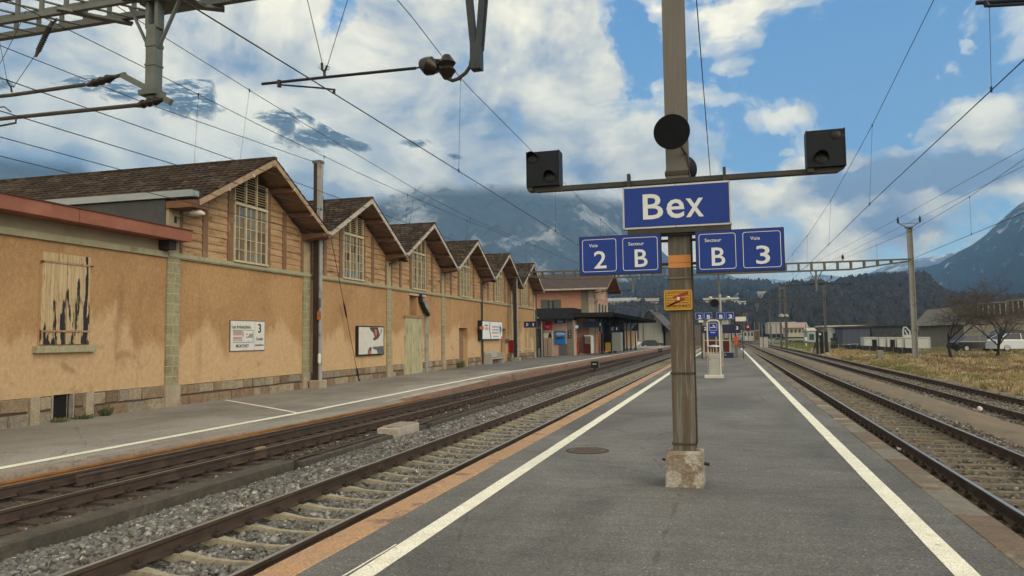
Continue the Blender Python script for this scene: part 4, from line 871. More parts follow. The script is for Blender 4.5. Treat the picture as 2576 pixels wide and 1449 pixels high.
WB().box(33.0, 33.2, .0, .28, 1.55, 3.06).build('side_post', M_BLACK, ad)
WB().box(32.5, 33.45, .30, .36, 2.38, 2.60).build('orange_plate', mat('orange_plate', (.36, .13, .045), None, 3), ad)
rb = thing('hydrant_box', 'red hose box standing against the shed wall beyond the billboard', 'red box', WF(42.6, .25, .5))
WB().box(41.75, 43.45, .02, .42, .50, 1.52).build('box_body', mat('red_paint', (.40, .022, .02), (.33, .02, .018), 3, .5), rb)
WB().box(42.05, 42.12, .02, .425, .50, 1.52).build('door_gap', M_BLACK, rb)
eb = thing('meter_box', 'small grey meter box on the wall left of the red box', 'meter box', WF(41.1, .1, 1.3))
WB().box(40.9, 41.5, .0, .16, 1.35, 1.66).build('box_body', M_STEEL, eb); WB().box(40.9, 41.5, .16, .17, 1.36, 1.42).build('lower_flap', M_BLACK, eb)
bn = thing('platform_bench', 'grey concrete bench with slab ends against the goods shed wall', 'bench', WF(35.2, .5, -.27))
MBE = mat('bench_concrete', (.36, .34, .31), (.30, .285, .26), 4, .9, fine=30)
for s_ in (34.0, 37.4): WB().bev(s_, s_+.12, .16, .80, -.27, .55, .01).build('end_panel', MBE, bn)
WB().box(34.12, 37.4, .22, .74, .10, .17).build('seat', MBE, bn); WB().box(34.12, 37.4, .14, .20, .20, .70).build('backrest', MBE, bn); WB().box(34.12, 37.4, .24, .30, -.27, .10).build('back_panel', MAT['brown_door'], bn)
for k, (s_, z, tx) in enumerate(((.33, 5.76, 'pale'), (17.1, 5.84, 'dark'), (34.3, 5.92, 'dark'), (42.9, 5.92, 'dark'))):
    lb = ['wall lamp with pale shade on the pier beside the annex roof', 'dark wall lamp on the pier between the second and third gables', 'dark wall lamp on the pier between the fourth and fifth gables', 'dark wall lamp on the pier between the fifth and sixth gables'][k]
    l = thing('wall_lamp', lb, 'wall lamp', WF(s_, 0, z), group='lamps on the goods shed piers')
    mm = M_STEEL if k == 0 else M_BLACK
    WB().box(s_-.04, s_+.04, .05, .09, z-.12, z+.08).build('bracket', M_BLACK, l)
    MB().tube([WF(s_, .08, z), WF(s_+.02, .4, z+.12), WF(s_+.03, .62, z+.15)], .018, 6).build('arm', mm, l)
    c = WF(s_+.05, .82, z+.15)
    q = MB(); q.tube([WF(s_+.03, .58, z+.17), WF(s_+.05, .72, z+.19), WF(s_+.06, .95, z+.165), WF(s_+.06, 1.12, z+.12)], [.03, .075, .10, .04], 10); q.build('shade', MAT['white_enamel'] if k == 0 else M_BLACK, l, smooth=True)

# ------------------------------------------------------------------ overhead line: masts, gantries, arms
def hbeam(mb, x, y, w, z0, z1, t=.02, d=None, axis='y'):
    d = d or w
    if axis == 'y': mb.box(x-w/2, x+w/2, y-d/2, y-d/2+t, z0, z1); mb.box(x-w/2, x+w/2, y+d/2-t, y+d/2, z0, z1); mb.box(x-t/2, x+t/2, y-d/2+t, y+d/2-t, z0, z1)
    else: mb.box(x-d/2, x-d/2+t, y-w/2, y+w/2, z0, z1); mb.box(x+d/2-t, x+d/2, y-w/2, y+w/2, z0, z1); mb.box(x-d/2+t, x+d/2-t, y-t/2, y+t/2, z0, z1)
    return mb
M_MASTB = mat('mast_brown_black', (.028, .02, .016), (.045, .03, .022), 3, .7, stretch=(1, 1, .25))  # brown-black carries the shadow on the near mast's flange in its colour
M_MASTG = mat('mast_grey', (.32, .32, .31), (.25, .25, .24), 2, .6, stretch=(1, 1, .2), c3=(.18, .14, .10), s3=2)
mL = thing('catenary_mast', 'tall dark mast with pale side between the first and second gables', 'catenary mast', (-17.06, 28.5, -.35), group='catenary masts')
hbeam(MB(), -17.12, 28.5, .26, .0, 9.5, .02, .26).build('mast_beam', M_MASTB, mL)
MB().box(-16.985, -16.93, 28.40, 28.62, -.1, 9.5).build('pale_side', M_MASTG, mL)  # pale strip sets the lighter mast side against the shadow-coloured flange
MB().box(-17.05, -16.93, 28.33, 28.365, 6.5, 9.5).build('upper_plate', M_MASTG, mL)
MB().bev(-17.3, -16.82, 28.2, 28.85, -.45, .02, .02).build('foot', M_PLW, mL)
MB().box(-17.3, -16.9, 28.33, 28.67, 9.5, 9.62).build('cap', M_STEEL, mL)
MB().box(-17.0, -16.82, 28.30, 28.34, 2.62, 2.98).build('warning_plate', MAT['orange_plate'], mL)
MB().lathe((-16.9, 28.34, .95), [(.05, -.22), (.07, -.15), (.07, .15), (.05, .22)], 10).build('white_insulator', M_WHITE, mL)
MB().box(-16.93, -16.85, 28.3, 28.4, 3.15, 3.55).build('terminal', M_STEEL, mL)
gy = thing('guy_wire', 'slanting guy wire from the tall mast down to the foot of the shed wall', 'guy wire', WF(13.4, .12, -.3))
a_, b_ = Vector((-17.05, 28.7, 8.4)), Vector(WF(13.36, .10, -.2))
MB().tube([a_, b_], .014, 5).build('wire', M_BLACK, gy)
MB().tube([a_.lerp(b_, .56), a_.lerp(b_, .585), a_.lerp(b_, .64), a_.lerp(b_, .66)], [.015, .045, .045, .015], 8).build('tensioner', M_BLACK, gy)
MB().tube([b_+Vector((0, -.15, .5)), b_, b_+Vector((0, .12, -.1))], .035, 6).build('anchor', M_BLACK, gy)

# far portal
m3 = thing('catenary_mast', 'dark mast in front of the sixth gable under the left end of the portal', 'catenary mast', (-17.45, 61, -.3), group='catenary masts')
hbeam(MB(), -17.45, 61, .30, -.4, 7.4, .02).build('mast_beam', M_MASTB, m3)
MB().box(-17.29, -17.25, 60.86, 61.1, -.3, 7.4).build('pale_side', M_MASTG, m3); MB().bev(-17.7, -17.1, 60.7, 61.4, -.4, .05, .02).build('foot', M_CONC, m3)
m4 = thing('catenary_mast', 'grey fork-topped mast in the dry grass at the right end of the portal', 'catenary mast', (13.27, 61, -.4), group='catenary masts')
hbeam(MB(), 13.27, 61, .34, -.5, 9.6, .025, .34, 'x').build('mast_beam', M_MASTG, m4)
fk = MB(); fk.bar((13.27, 61, 9.5), (12.55, 61, 9.95), .07).bar((13.27, 61, 9.5), (13.98, 61, 9.95), .07).bar((12.62, 61, 9.9), (13.92, 61, 9.9), .04).box(13.0, 13.5, 60.8, 61.2, 9.55, 9.65)
fk.build('top_fork', M_STEEL, m4)
for x in (12.52, 14.0): MB().lathe((x, 61, 9.95), [(.03, 0), (.10, .08), (.05, .14), (.10, .2), (.05, .26), (.09, .32), (.03, .42), (.03, .5)], 8).build('insulator', M_BLACK, m4)
MB().bev(12.9, 13.6, 60.7, 61.3, -.6, -.25, .02).build('foot', M_CONC, m4)
pt = thing('portal_girder', 'long pale lattice portal girder spanning all tracks behind the station signs', 'gantry', (-2, 61, 6.6))
zt = lambda x: 7.22+.10*math.exp(-((x+17)/6)**2); zb = lambda x: 6.60+max(0, (x-9.2)/4.1)*.50+max(0, (-13.5-x)/4)*.5
gd = MB(); xs_ = list(np.linspace(-17.3, 13.2, 40))
for dy in (-.22, .22):
    for a, b in zip(xs_, xs_[1:]):
        gd.bar((a, 61+dy, zt(a)), (b, 61+dy, zt(b)), .07, .09); gd.bar((a, 61+dy, zb(a)), (b, 61+dy, zb(b)), .07, .09)
    x = -16.9
    while x < 12.6: gd.box(x-.07, x+.07, 60.98+dy, 61.02+dy, zb(x), zt(x)); x += .93
x = -16.9
while x < 12.6: gd.bar((x, 60.78, zb(x)), (x, 61.22, zb(x)), .05); gd.bar((x, 60.78, zt(x)), (x, 61.22, zt(x)), .05); x += .93
gd.build('girder', mat('pale_girder', (.115, .115, .105), (.085, .085, .08), 3, .6, metal=.2), pt)
MB().lathe((8.6, 61, 7.25), [(.03, 0), (.03, .15), (.09, .22), (.11, .32), (.05, .48), (.02, .52)], 8).build('insulator', M_BLACK, pt)
def droppost(parent, x, y, zt_, zb_, w=.09, arms=(), v=.45, mm=None):
    mm = mm or M_STEEL
    d = MB(); d.bar((x-v, y, zt_), (x, y, zt_-1.0), .06); d.bar((x+v, y, zt_), (x, y, zt_-1.0), .06); d.box(x-w/2, x+w/2, y-w/2, y+w/2, zb_, zt_)
    o = d.build('drop_post', mm, parent)
    for (dx, z, L) in arms:
        a = MB(); a.tube([(x+dx*.1, y, z), (x+dx*L, y, z-.12)], .03, 6); a.lathe((x+dx*.35, y, z-.02), [(.04, -.16), (.10, -.1), (.06, -.04), (.10, .02), (.06, .08), (.09, .14)], 8, 'x'); a.bar((x+dx*L, y, z-.12), (x+dx*(L-.9), y, z-.28), .03)
        a.build('steady_arm', M_BLACK, o)
    return o
for px, zb_, arms in ((1592, 5.25, [(-1, 5.55, 3.2)]), (1808, 4.6, []), (2053, 5.0, [(1, 5.6, 2.6), (-1, 5.6, 2.4)])):
    droppost(pt, P(px, 700, 61)[0], 61, 6.62, zb_, .12, arms)
# farther portals
for k, (Yp, xl, xr, zt_, lb) in enumerate(((108, -17.5, 12.7, 6.65, 'slim portal over the tracks just beyond the platform shelter'), (166, -18, 12, 6.95, 'second slim portal over the tracks behind the shelter'), (230, -18, 12, 6.9, 'farthest slim portal over the yard'))):
    g = thing('portal_gantry', lb, 'gantry', (0, Yp, -.5), group='portals beyond the shelter')
    for x, z1 in ((xl, zt_+.2), (xr, zt_+2.0)): hbeam(MB(), x, Yp, .30, -.8, z1, .03, .30, 'x').build('leg', M_STEEL, g)
    b = MB(); n = int((xr-xl)/1.6)
    for zz_ in (zt_, zt_-.45): b.box(xl, xr, Yp-.06, Yp+.06, zz_-.05, zz_+.05)
    for i in range(n+1): x = xl+(xr-xl)*i/n; b.box(x-.04, x+.04, Yp-.03, Yp+.03, zt_-.45, zt_)
    b.build('girder', M_STEELD, g)
    f = MB(); f.bar((xr, Yp, zt_+1.9), (xr-1, Yp, zt_+2.5), .08).bar((xr, Yp, zt_+1.9), (xr+1, Yp, zt_+2.5), .08)
    for sx in (-1, 1): f.lathe((xr+sx, Yp, zt_+2.5), [(.05, 0), (.13, .2), (.05, .5)], 6)
    f.build('top_fork', M_STEELD, g)
    for x in (-9.7, -5, 4.0): droppost(g, x, Yp, zt_-.45, 4.9, .10, [(-1, 5.2, 1.8)], .3)
mf = thing('catenary_mast', 'pair of slim mast legs with a forked top beside the far siding track', 'catenary mast', (8.4, 124, -.5), group='catenary masts')
for x in (8.05, 8.8): hbeam(MB(), x, 124, .28, -.6, 9.2, .03, .28, 'x').build('leg', M_STEEL, mf)
MB().bar((8.4, 124, 9.0), (7.3, 124, 9.9), .09).bar((8.4, 124, 9.0), (9.6, 124, 9.9), .09).box(7.95, 8.9, 123.9, 124.1, 8.9, 9.1).lathe((7.3, 124, 9.8), [(.05, 0), (.14, .2), (.05, .5)], 6).lathe((9.6, 124, 9.8), [(.05, 0), (.14, .2), (.05, .5)], 6).build('top_fork', M_STEEL, mf)
MB().lathe((8.2, 123.8, 4.6), [(.1, -.3), (.42, -.1), (.42, .2), (.1, .35)], 10).lathe((8.95, 123.8, 4.6), [(.1, -.25), (.3, -.1), (.3, .15), (.1, .3)], 10).build('coil_box', mat('coil_grey', (.34, .34, .30), None, 6), mf)
# near gantry above the camera's left, carried by the sign pole
M_GAN = mat('gantry_steel', (.135, .15, .145), (.10, .11, .105), 3, .6, metal=.25, stretch=(.4, 1, 1), c3=(.20, .17, .13), s3=6, lo3=.66, hi3=.78)
ng = thing('portal_girder', 'grey lattice girder crossing the top left corner overhead', 'gantry', (-8, 9.3, 7))
b = MB()
for (y, z, t) in ((9.02, 7.02, .075), (9.62, 7.10, .10), (9.02, 7.40, .06), (9.62, 7.44, .06)): b.box(-15.1, 6, y-t/2, y+t/2, z-t/2, z+t/2)
x = -14.95
while x < 6:
    b.box(x-.035, x+.035, 9.0, 9.04, 7.02, 7.40); b.box(x+.215, x+.285, 9.6, 9.64, 7.10, 7.44)
    b.bar((x, 9.02, 7.0), (x+.25, 9.62, 7.06), .05, .02); b.bar((x, 9.02, 7.43), (x+.25, 9.62, 7.47), .05, .02); x += .50
b.build('girder', M_GAN, ng)
cb = MB(); cb.bar((-9.95, 8.85, 6.98), (-9.35, 9.75, 7.03), .12, .04); cb.bar((-8.7, 8.85, 6.98), (-7.55, 9.75, 7.03), .14, .05); cb.box(-8.6, -7.7, 9.1, 9.5, 6.97, 7.0); cb.build('cross_plate', M_GAN, ng)
dpst = MB(); dpst.box(-8.42, -8.25, 9.05, 9.22, 5.50, 6.60).box(-8.40, -8.27, 9.06, 9.21, 5.44, 5.50).box(-8.45, -8.39, 9.06, 9.2, 6.55, 7.05).box(-8.28, -8.22, 9.06, 9.2, 6.55, 7.05)
dpst.bar((-8.78, 9.1, 6.95), (-8.42, 9.13, 6.25), .05, .03).bar((-7.85, 9.1, 6.95), (-8.25, 9.13, 6.25), .05, .03).box(-8.43, -8.24, 9.04, 9.23, 6.26, 6.31).box(-8.43, -8.24, 9.04, 9.23, 5.96, 5.99)
dpst.build('drop_post', M_GAN, ng)
M_TUBE = mat('weathered_tube', (.075, .07, .06), (.05, .047, .04), 6, .6, metal=.2)
ar = thing('cantilever_arm', 'pair of weathered cantilever tubes with brown insulators under the top left girder', 'cantilever', (-9.5, 9.07, 5.5))
q = MB(); q.bar((-8.85, 9.05, 5.86), (-8.30, 9.10, 5.56), .07, .09).bar((-8.42, 9.10, 5.60), (-7.98, 9.10, 5.36), .07, .09).box(-8.5, -8.2, 9.0, 9.25, 5.50, 5.58); q.build('bracket', M_GAN, ar)
def insul(mb, a, b, r=.055, n=4):
    a, b = Vector(a), Vector(b); pts = []; rs = []
    for i in range(n*2+1): t = i/(n*2); pts.append(a.lerp(b, t)); rs.append(r if i % 2 else r*.68)
    mb.tube([a.lerp(b, -.25)]+pts+[b.lerp(a, -.25)], [r*.4]+rs+[r*.4], 10)
    return mb
M_BRN = mat('brown_porcelain', (.014, .010, .009), (.022, .015, .012), 3, .35, spec=.3)
insul(MB(), (-9.45, 9.07, 5.80), (-9.08, 9.07, 5.85), .07, 3).build('insulator', M_BRN, ar, smooth=True); insul(MB(), (-8.52, 9.07, 5.37), (-8.18, 9.07, 5.40), .07, 3).build('insulator', M_BRN, ar, smooth=True)
MB().tube([(-12.6, 9.07, 5.82), (-11.1, 9.07, 5.79), (-9.6, 9.07, 5.80)], .032, 8).build('tube', M_TUBE, ar, smooth=True); MB().tube([(-9.1, 9.07, 5.85), (-8.8, 9.06, 5.88)], .03, 8).build('tube', M_TUBE, ar)
MB().tube([(-12.6, 9.07, 5.43), (-10.9, 9.07, 5.41), (-8.6, 9.07, 5.37)], .034, 8).build('tube', M_TUBE, ar, smooth=True)
MB().tube([(-11.6, 9.07, 5.62), (-11.2, 9.05, 5.60), (-11.05, 9.04, 5.50)], .012, 5).tube([(-12.2, 9.05, 5.24), (-10.95, 9.05, 5.31), (-10.95, 9.05, 5.38)], .016, 6).build('registration_arm', M_TUBE, ar)
inn = thing('string_insulator', 'ribbed insulator string hanging at a slant below the top left girder', 'insulator', (-9.9, 9.2, 7))
a_, b_ = Vector(P(455*.2733, 250*.2733, 9.3)), Vector(P(352*.2733, 468*.2733, 9.2))
insul(MB(), a_, b_, .048, 11).build('insulator', M_STEELD, inn, smooth=True)
e_ = Vector(P(125*.2733, 800*.2733, 9.07)); MB().tube([b_, e_], .006, 4).tube([a_, a_+Vector((.05, .1, .18))], .02, 5).build('wire', M_BLACK, inn)
MB().tube([e_, e_+Vector((-.06, 0, .03)), (-11.08, 9.07, 5.84)], .016, 5).tube([e_+Vector((-.07, 0, .02)), P(62*.2733, 740*.2733, 9.07)], .014, 5).build('clamp', M_BLACK, inn)
MB().tube([P(65*.2733, 740*.2733, 9.07), P(-10, 60, 9.2)], .005, 4).tube([P(0, 160, 9.07), P(37, 90, 9.2), P(66, 26, 9.3)], .005, 4).build('wire', M_BLACK, inn)

# steady arm over the second track, hanging from a V bracket
vb = thing('cantilever_arm', 'dark steady arm with two bell insulators hanging from the V-shaped bracket', 'cantilever', (-3.1, 9.07, 5.3))
q = MB(); q.box(-3.155, -3.015, 9.0, 9.15, 5.29, 5.62); q.bar((-3.085-.03, 9.07, 5.56), (-3.24, 9.07, 6.95), .075, .09); q.bar((-3.05, 9.03, 5.56), (-2.93, 9.03, 6.95), .05, .07).bar((-3.03, 9.13, 5.56), (-2.90, 9.13, 6.95), .04, .05); q.build('v_bracket', mat('bracket_blue_steel', (.05, .06, .07), (.035, .042, .05), 4, .6, metal=.3), vb)
X_ = lambda x, y: P((1000+x*.4278)*.6389, y*.2733, 9.07)
MB().tube([X_(75, 773), X_(650, 712), X_(1490, 627)], .022, 8).tube([X_(1490, 627), X_(1550, 615)], .012, 6).build('tube', M_BLACK, vb)
insul(MB(), X_(1560, 585), X_(1665, 630), .135, 1).build('insulator', M_BRN, vb, smooth=True)
insul(MB(), Vector(X_(1775, 545)), Vector(X_(1778, 690)), .125, 2).build('insulator', M_BRN, vb, smooth=True)
MB().tube([X_(1600, 575), X_(1660, 555), X_(1740, 560)], .022, 6).tube([X_(1685, 632), X_(1725, 628)], .02, 6).tube([X_(1775, 690), X_(1790, 725), X_(1830, 742), X_(1880, 725), X_(1950, 670), X_(1990, 610), X_(2000, 550)], .026, 8).build('curved_hanger', M_STEELD, vb, smooth=True)
MB().tube([X_(235, 780), X_(590, 808), X_(738, 825)], .013, 6).tube([X_(738, 820), X_(735, 865)], .02, 6).lathe(X_(233, 770), [(.03, -.05), (.03, .05)], 8).build('registration_arm', M_BLACK, vb)
MB().tube([X_(650, 715), X_(648, 660), X_(628, 640), X_(625, 580)], .02, 6).tube([X_(650, 660), X_(672, 610)], .016, 6).tube([X_(600, 600), X_(595, 625), X_(640, 648), X_(690, 640), X_(695, 620), X_(660, 600)], .005, 4).build('clamp', M_BLACK, vb)
MB().tube([X_(628, 580), X_(485, -30)], .006, 4).tube([X_(675, 608), X_(870, -30)], .006, 4).build('suspension_wire', M_BLACK, vb)
rt_ = thing('cantilever_arm', 'dark blue cantilever tubes reaching in at the top right corner', 'cantilever', (3.5, 9.07, 5.4))
MB().tube([P(2455, 7, 9.07), P(2700, -8, 9.07)], .026, 8).tube([P(2485, 15, 9.07), P(2700, 3, 9.07)], .02, 8).tube([P(2478, 2, 9.07), P(2484, 16, 9.07)], .03, 6).build('tube', mat('blue_black', (.012, .016, .035), None, 3, .5), rt_)

# ------------------------------------------------------------------ overhead wires
def catenary(label, xc, zc, xm, mess, drops, y0=4, y1=150, r=.0075, group='overhead wires above the tracks'):
    t = thing('overhead_wire', label, 'overhead wire', (float(pl(20, xc)), 20, 5.1), group=group)
    ys = np.unique(np.concatenate([np.linspace(y0, 40, 25), np.linspace(40, y1, 25)]))
    if zc: MB().tube([(float(pl(y, xc)), float(y), float(pl(y, zc))) for y in ys], r*1.15, 5).build('contact_wire', M_BLACK, t)
    if mess: MB().tube([(float(pl(y, xm)), float(y), float(pl(y, mess))) for y in ys], r, 5).build('messenger_wire', M_BLACK, t)
    for y in drops:
        a, b = (float(pl(y, xm)), y, float(pl(y, mess))), (float(pl(y, xc)), y, float(pl(y, zc)))
        MB().tube([a, b], r*.5, 4).tube([(a[0], a[1], a[2]-.05), (a[0], a[1], a[2]+.03)], r*2, 5).tube([(b[0], b[1], b[2]-.03), (b[0], b[1], b[2]+.05)], r*2, 5).build('dropper', M_BLACK, t)
    return t
catenary('overhead wire pair whose contact wire is clamped by the dark steady arm', [(0, -5.15), (9, -5.15), (60, -4.95), (150, -4.2)], [(0, 5.17), (9, 5.16), (24, 5.05), (150, 5.1)], [(0, -5.1), (60, -5.0), (150, -4.2)], [(2, 8.1), (9, 7.45), (11, 7.37), (13.65, 7.03), (19.8, 6.9), (31, 6.72), (45, 6.6), (61, 6.7), (90, 6.3), (110, 6.6), (150, 6.6)], (13.9, 22.5, 31, 40, 49, 70, 82, 95))
catenary('overhead wire pair above the leftmost track, running in front of the goods shed roof', [(0, -10.35), (9, -10.25), (30, -10.2), (60, -10), (150, -8)], [(0, 5.2), (150, 5.1)], [(0, -10.2), (60, -10), (150, -8)], [(2, 7.0), (9.2, 6.85), (11, 6.79), (13.4, 6.71), (15, 6.65), (20, 6.55), (28, 6.54), (37.5, 6.7), (61, 7.0), (85, 6.5), (110, 6.9), (150, 6.6)], (12.35, 17.2, 22.5, 28.3, 37.5, 46, 55))
catenary('steeper overhead wire pair crossing above the goods shed gables', [(0, -10.45), (30, -10.3), (150, -8)], [(0, 5.75), (14, 5.75), (30, 5.6), (150, 5.5)], [(0, -10.2), (60, -10), (150, -8)], [(2, 8.7), (10, 7.69), (11.3, 7.56), (14, 7.37), (15.2, 7.28), (21.5, 6.95), (23, 6.85), (28.6, 6.70), (39, 6.8), (61, 7.05), (110, 7.0), (150, 6.7)], (14, 23.1, 28.7, 39.3, 50))
catenary('single wire crossing low over the goods shed tiles, upper of two', [(0, -11.6), (150, -11)], [(0, 5.2), (150, 5.1)], None, None, ())
catenary('single wire crossing low over the goods shed tiles, lower of two', [(0, -12.75), (150, -12.7)], [(0, 5.2), (150, 5.1)], None, None, ())
catenary('overhead wire pair right of the platform, above the track with shiny railheads', [(0, 3.62), (20, 3.65), (38, 3.85), (61, 4.0), (150, 3.2)], [(0, 5.12), (150, 5.05)], [(0, 3.6), (15, 3.75), (30, 3.9), (60, 4.0), (150, 3.2)], [(2, 9.4), (9, 8.1), (14.7, 7.72), (21.4, 7.17), (30, 6.78), (38.6, 6.6), (50, 6.65), (61, 6.9), (90, 6.4), (112, 6.8), (150, 6.5)], (11.6, 21, 30, 39, 48))
catenary('overhead wire pair above the far right siding', [(0, 8.1), (61, 8.1), (150, 6.5)], [(0, 5.07), (150, 5.1)], [(0, 8.1), (61, 8.1), (150, 6.5)], [(10, 6.9), (23.6, 6.55), (28.5, 6.37), (36.4, 6.33), (61, 7.2), (85, 6.6), (112, 6.8), (150, 6.5)], (28.5, 45, 70))
for k, (lb, pts) in enumerate((('feeder wire from the upper left to the top of the tall shed mast', [(-18.3, 2, 9.75), (-18.2, 14.5, 9.6), (-18.1, 19.4, 9.56), (-17.2, 28.5, 9.55)]),
        ('high feeder wire ending on the left insulator of the grey portal mast', [(12.9, 24, 9.2), P(2576, 374, 36.5), (12.52, 61, 10.3), (9, 112, 10.2)]), ('high feeder wire ending on the right insulator of the grey portal mast', [P(2700, 345, 30), P(2576, 417, 38), (14, 61, 10.3), (10.5, 112, 10.2)]),
        ('thin wire hanging beside the sign pole', [P(1752, 0, 14), P(1786, 430, 22), P(1808, 700, 61)]))):
    t = MB(); t.tube(pts, .011 if k else .013, 5); o = t.build('feeder_wire', M_BLACK, loc=pts[0]); tag(o, lb, 'wire')
# ------------------------------------------------------------------ sign pole on the island platform
M_SRIM0 = mat('label_white', (.42, .42, .42), None)
def ftext(name, s, x, y, z, w, h, m, parent, **k): return text(name, s, (x, y, z), w, h, m, parent, **k)
PX, PY = -.522, 9.07
def polemat():
    m = bpy.data.materials.new('pole_streaked'); m.use_nodes = True; nt = m.node_tree; p = nt.nodes['Principled BSDF']; p.inputs['Roughness'].default_value = .75; p.inputs['Metallic'].default_value = .1
    t = nn(nt, 'ShaderNodeTexCoord').outputs['Object']; sp = nn(nt, 'ShaderNodeSeparateXYZ'); lk(nt, t, sp.inputs[0])
    a = noise(nt, vmap(nt, t, (9, 9, .55)), 2.6, 7, .65, .3); b_ = noise(nt, vmap(nt, t, (3, 3, .35), loc=(4, 4, 1)), 2.2, 5, .6)
    col = mixc(nt, ramp(nt, a, [(.38, 0), (.62, 1)]), (.150, .142, .118), (.060, .050, .040))
    col = mixc(nt, ramp(nt, b_, [(.46, 0), (.62, 1)]), col, (.088, .062, .044))
    col = mixc(nt, ramp(nt, noise(nt, vmap(nt, t, (14, 14, .5), loc=(7, 1, 3)), 3, 6, .7), [(.56, 0), (.68, .75)]), col, (.27, .265, .235))
    col = mixc(nt, ramp(nt, mth(nt, 'ADD', mth(nt, 'MULTIPLY', sp.outputs[2], .2), mth(nt, 'MULTIPLY', a, .5)), [(.75, 0), (1.0, .75)]), col, (.135, .130, .125))
    lk(nt, col, p.inputs['Base Color'])
    bn = nn(nt, 'ShaderNodeBump'); bn.inputs['Strength'].default_value = .3; bn.inputs['Distance'].default_value = .004; lk(nt, noise(nt, vmap(nt, t, (1, 1, .3)), 30, 4), bn.inputs['Height']); lk(nt, bn.outputs[0], p.inputs['Normal']); return m
M_POLE = polemat()
sp_ = thing('sign_pole', 'rust-streaked steel H pole on a crumbling concrete foot in the middle of the platform', 'sign pole', (PX, PY, 0))
hb = MB()
hb.bev(PX-.130, PX+.130, PY-.15, PY-.128, .34, 7.5, .001); hb.box(PX-.13, PX+.13, PY+.128, PY+.15, .34, 7.5); hb.box(PX-.012, PX+.012, PY-.128, PY+.128, .34, 7.5); hb.build('pole_beam', M_POLE, sp_)
fo = MB(); r = random.Random(5)
fo.add([(-.745, 8.84, -.02), (-.315, 8.85, -.01), (-.31, 9.30, 0), (-.75, 9.30, 0), (-.735, 8.86, .36), (-.322, 8.87, .385), (-.318, 9.28, .385), (-.738, 9.28, .375), (-.70, 8.90, .405), (-.35, 8.91, .41), (-.35, 9.24, .41), (-.70, 9.24, .405)],
       [(0, 1, 5, 4), (1, 2, 6, 5), (2, 3, 7, 6), (3, 0, 4, 7), (4, 5, 9, 8), (5, 6, 10, 9), (6, 7, 11, 10), (7, 4, 8, 11), (8, 9, 10, 11)])
fo.build('concrete_foot', mat('crumbling_concrete', (.235, .205, .165), (.185, .14, .10), 5, .95, bump=1, bscale=18, c3=(.33, .31, .275), s3=5, lo3=.5, hi3=.58, fine=35), sp_)
MB().tube([(-.31, 9.0, .26), (-.25, 9.0, .25)], .02, 6).tube([(-.75, 9.0, .29), (-.79, 9.0, .29)], .015, 6).build('anchor_bolt', M_CLIP, sp_)
M_STRAP = mat('steel_strap', (.05, .04, .032), None, 5, .6)
for z in (.48, 1.30, 2.42, 3.545, 3.66): 
    w = .018 if z < 3 else .05
    s_ = MB(); s_.box(PX-.14, PX+.14, PY-.162, PY-.151, z, z+w).box(PX-.143, PX-.1315, PY-.162, PY+.16, z, z+w).box(PX+.1315, PX+.143, PY-.162, PY+.16, z, z+w); s_.build('strap', M_STRAP if z != 2.42 else M_STEEL, sp_)
MB().box(PX-.1305, PX+.1305, PY-.156, PY-.1505, 2.55, 2.70).build('orange_band', mat('orange_tape', (.56, .245, .075), (.50, .21, .065), 4, .6), sp_)
MB().box(PX-.1315, PX+.1315, PY-.158, PY-.1562, 2.605, 2.612).build('band_edge', mat('tape_edge', (.36, .15, .05), None), sp_)
MB().box(PX+.132, PX+.15, PY-.13, PY-.06, 1.28, 1.46).build('side_label', M_SRIM0, sp_)
MB().tube([(-.46, 8.93, 3.98), (-.40, 8.90, 3.90), (-.385, 8.93, 3.70), (-.378, 8.94, 3.0), (-.378, 8.94, .5)], .009, 6).build('cable', M_STRAP, sp_)
for z in (1.0, 1.7, 3.1):
    MB().box(-.392, -.366, 8.925, 8.95, z, z+.02).build('cable_clip', M_STRAP, sp_)
dg = thing('warning_sign', 'small yellow enamel danger plate with red lightning arrow, strapped to the sign pole', 'warning sign', (PX, PY-.17, 2.16))
DX0, DX1, DZ0, DZ1 = -.712, -.388, 2.048, 2.285; YD = 8.885
M_YEL = mat('yellow_enamel', (.46, .27, .035), (.40, .21, .04), 7, .45, c3=(.20, .10, .03), s3=6, lo3=.6, hi3=.72)
q = MB(); pts = []
for cx_, cz_, a0 in ((DX1-.02, DZ1-.02, 0), (DX0+.02, DZ1-.02, 90), (DX0+.02, DZ0+.02, 180), (DX1-.02, DZ0+.02, 270)):
    for a in range(0, 91, 30): pts.append((cx_+.02*math.cos(rad(a0+a)), cz_+.02*math.sin(rad(a0+a))))
q.prism(pts, YD, YD+.02).build('plate', M_YEL, dg)
MB().prism([(u*1.0+.012 if u > -.5 else u-.004, v-.004) for u, v in pts], YD+.021, YD+.035).build('backing', M_RUST if 0 else M_STRAP, dg)
M_YINK = mat('dark_lettering', (.075, .032, .008), None, 3, .6)
lb = MB()
for (a, b, c, d_) in ((DX0+.022, DX1-.022, DZ1-.022, DZ1-.018), (DX0+.022, DX1-.022, DZ0+.022, DZ0+.026), (DX0+.018, DX0+.023, DZ0+.022, DZ1-.02), (DX1-.023, DX1-.018, DZ0+.022, DZ1-.02)): lb.box(a, b, YD-.002, YD, c, d_)
lb.build('border', M_YINK, dg)
xm = (DX0+DX1)/2
for tx, z, w, h in (('NE PAS TOUCHER', 2.249, .24, .016), ('aux fils et aux supports', 2.221, .262, .016), ('meme tombes sur le sol.', 2.192, .262, .017), ('Ne pas s\'approcher des', 2.163, .262, .018), ('fils rompus ou rallonges', 2.133, .25, .017), ('DANGER DE MORT!', 2.098, .268, .026)):
    ftext('lettering', tx, xm, YD-.001, z, w, h, M_YINK, dg, bold=.015 if h < .02 else .03, depth=.0012)
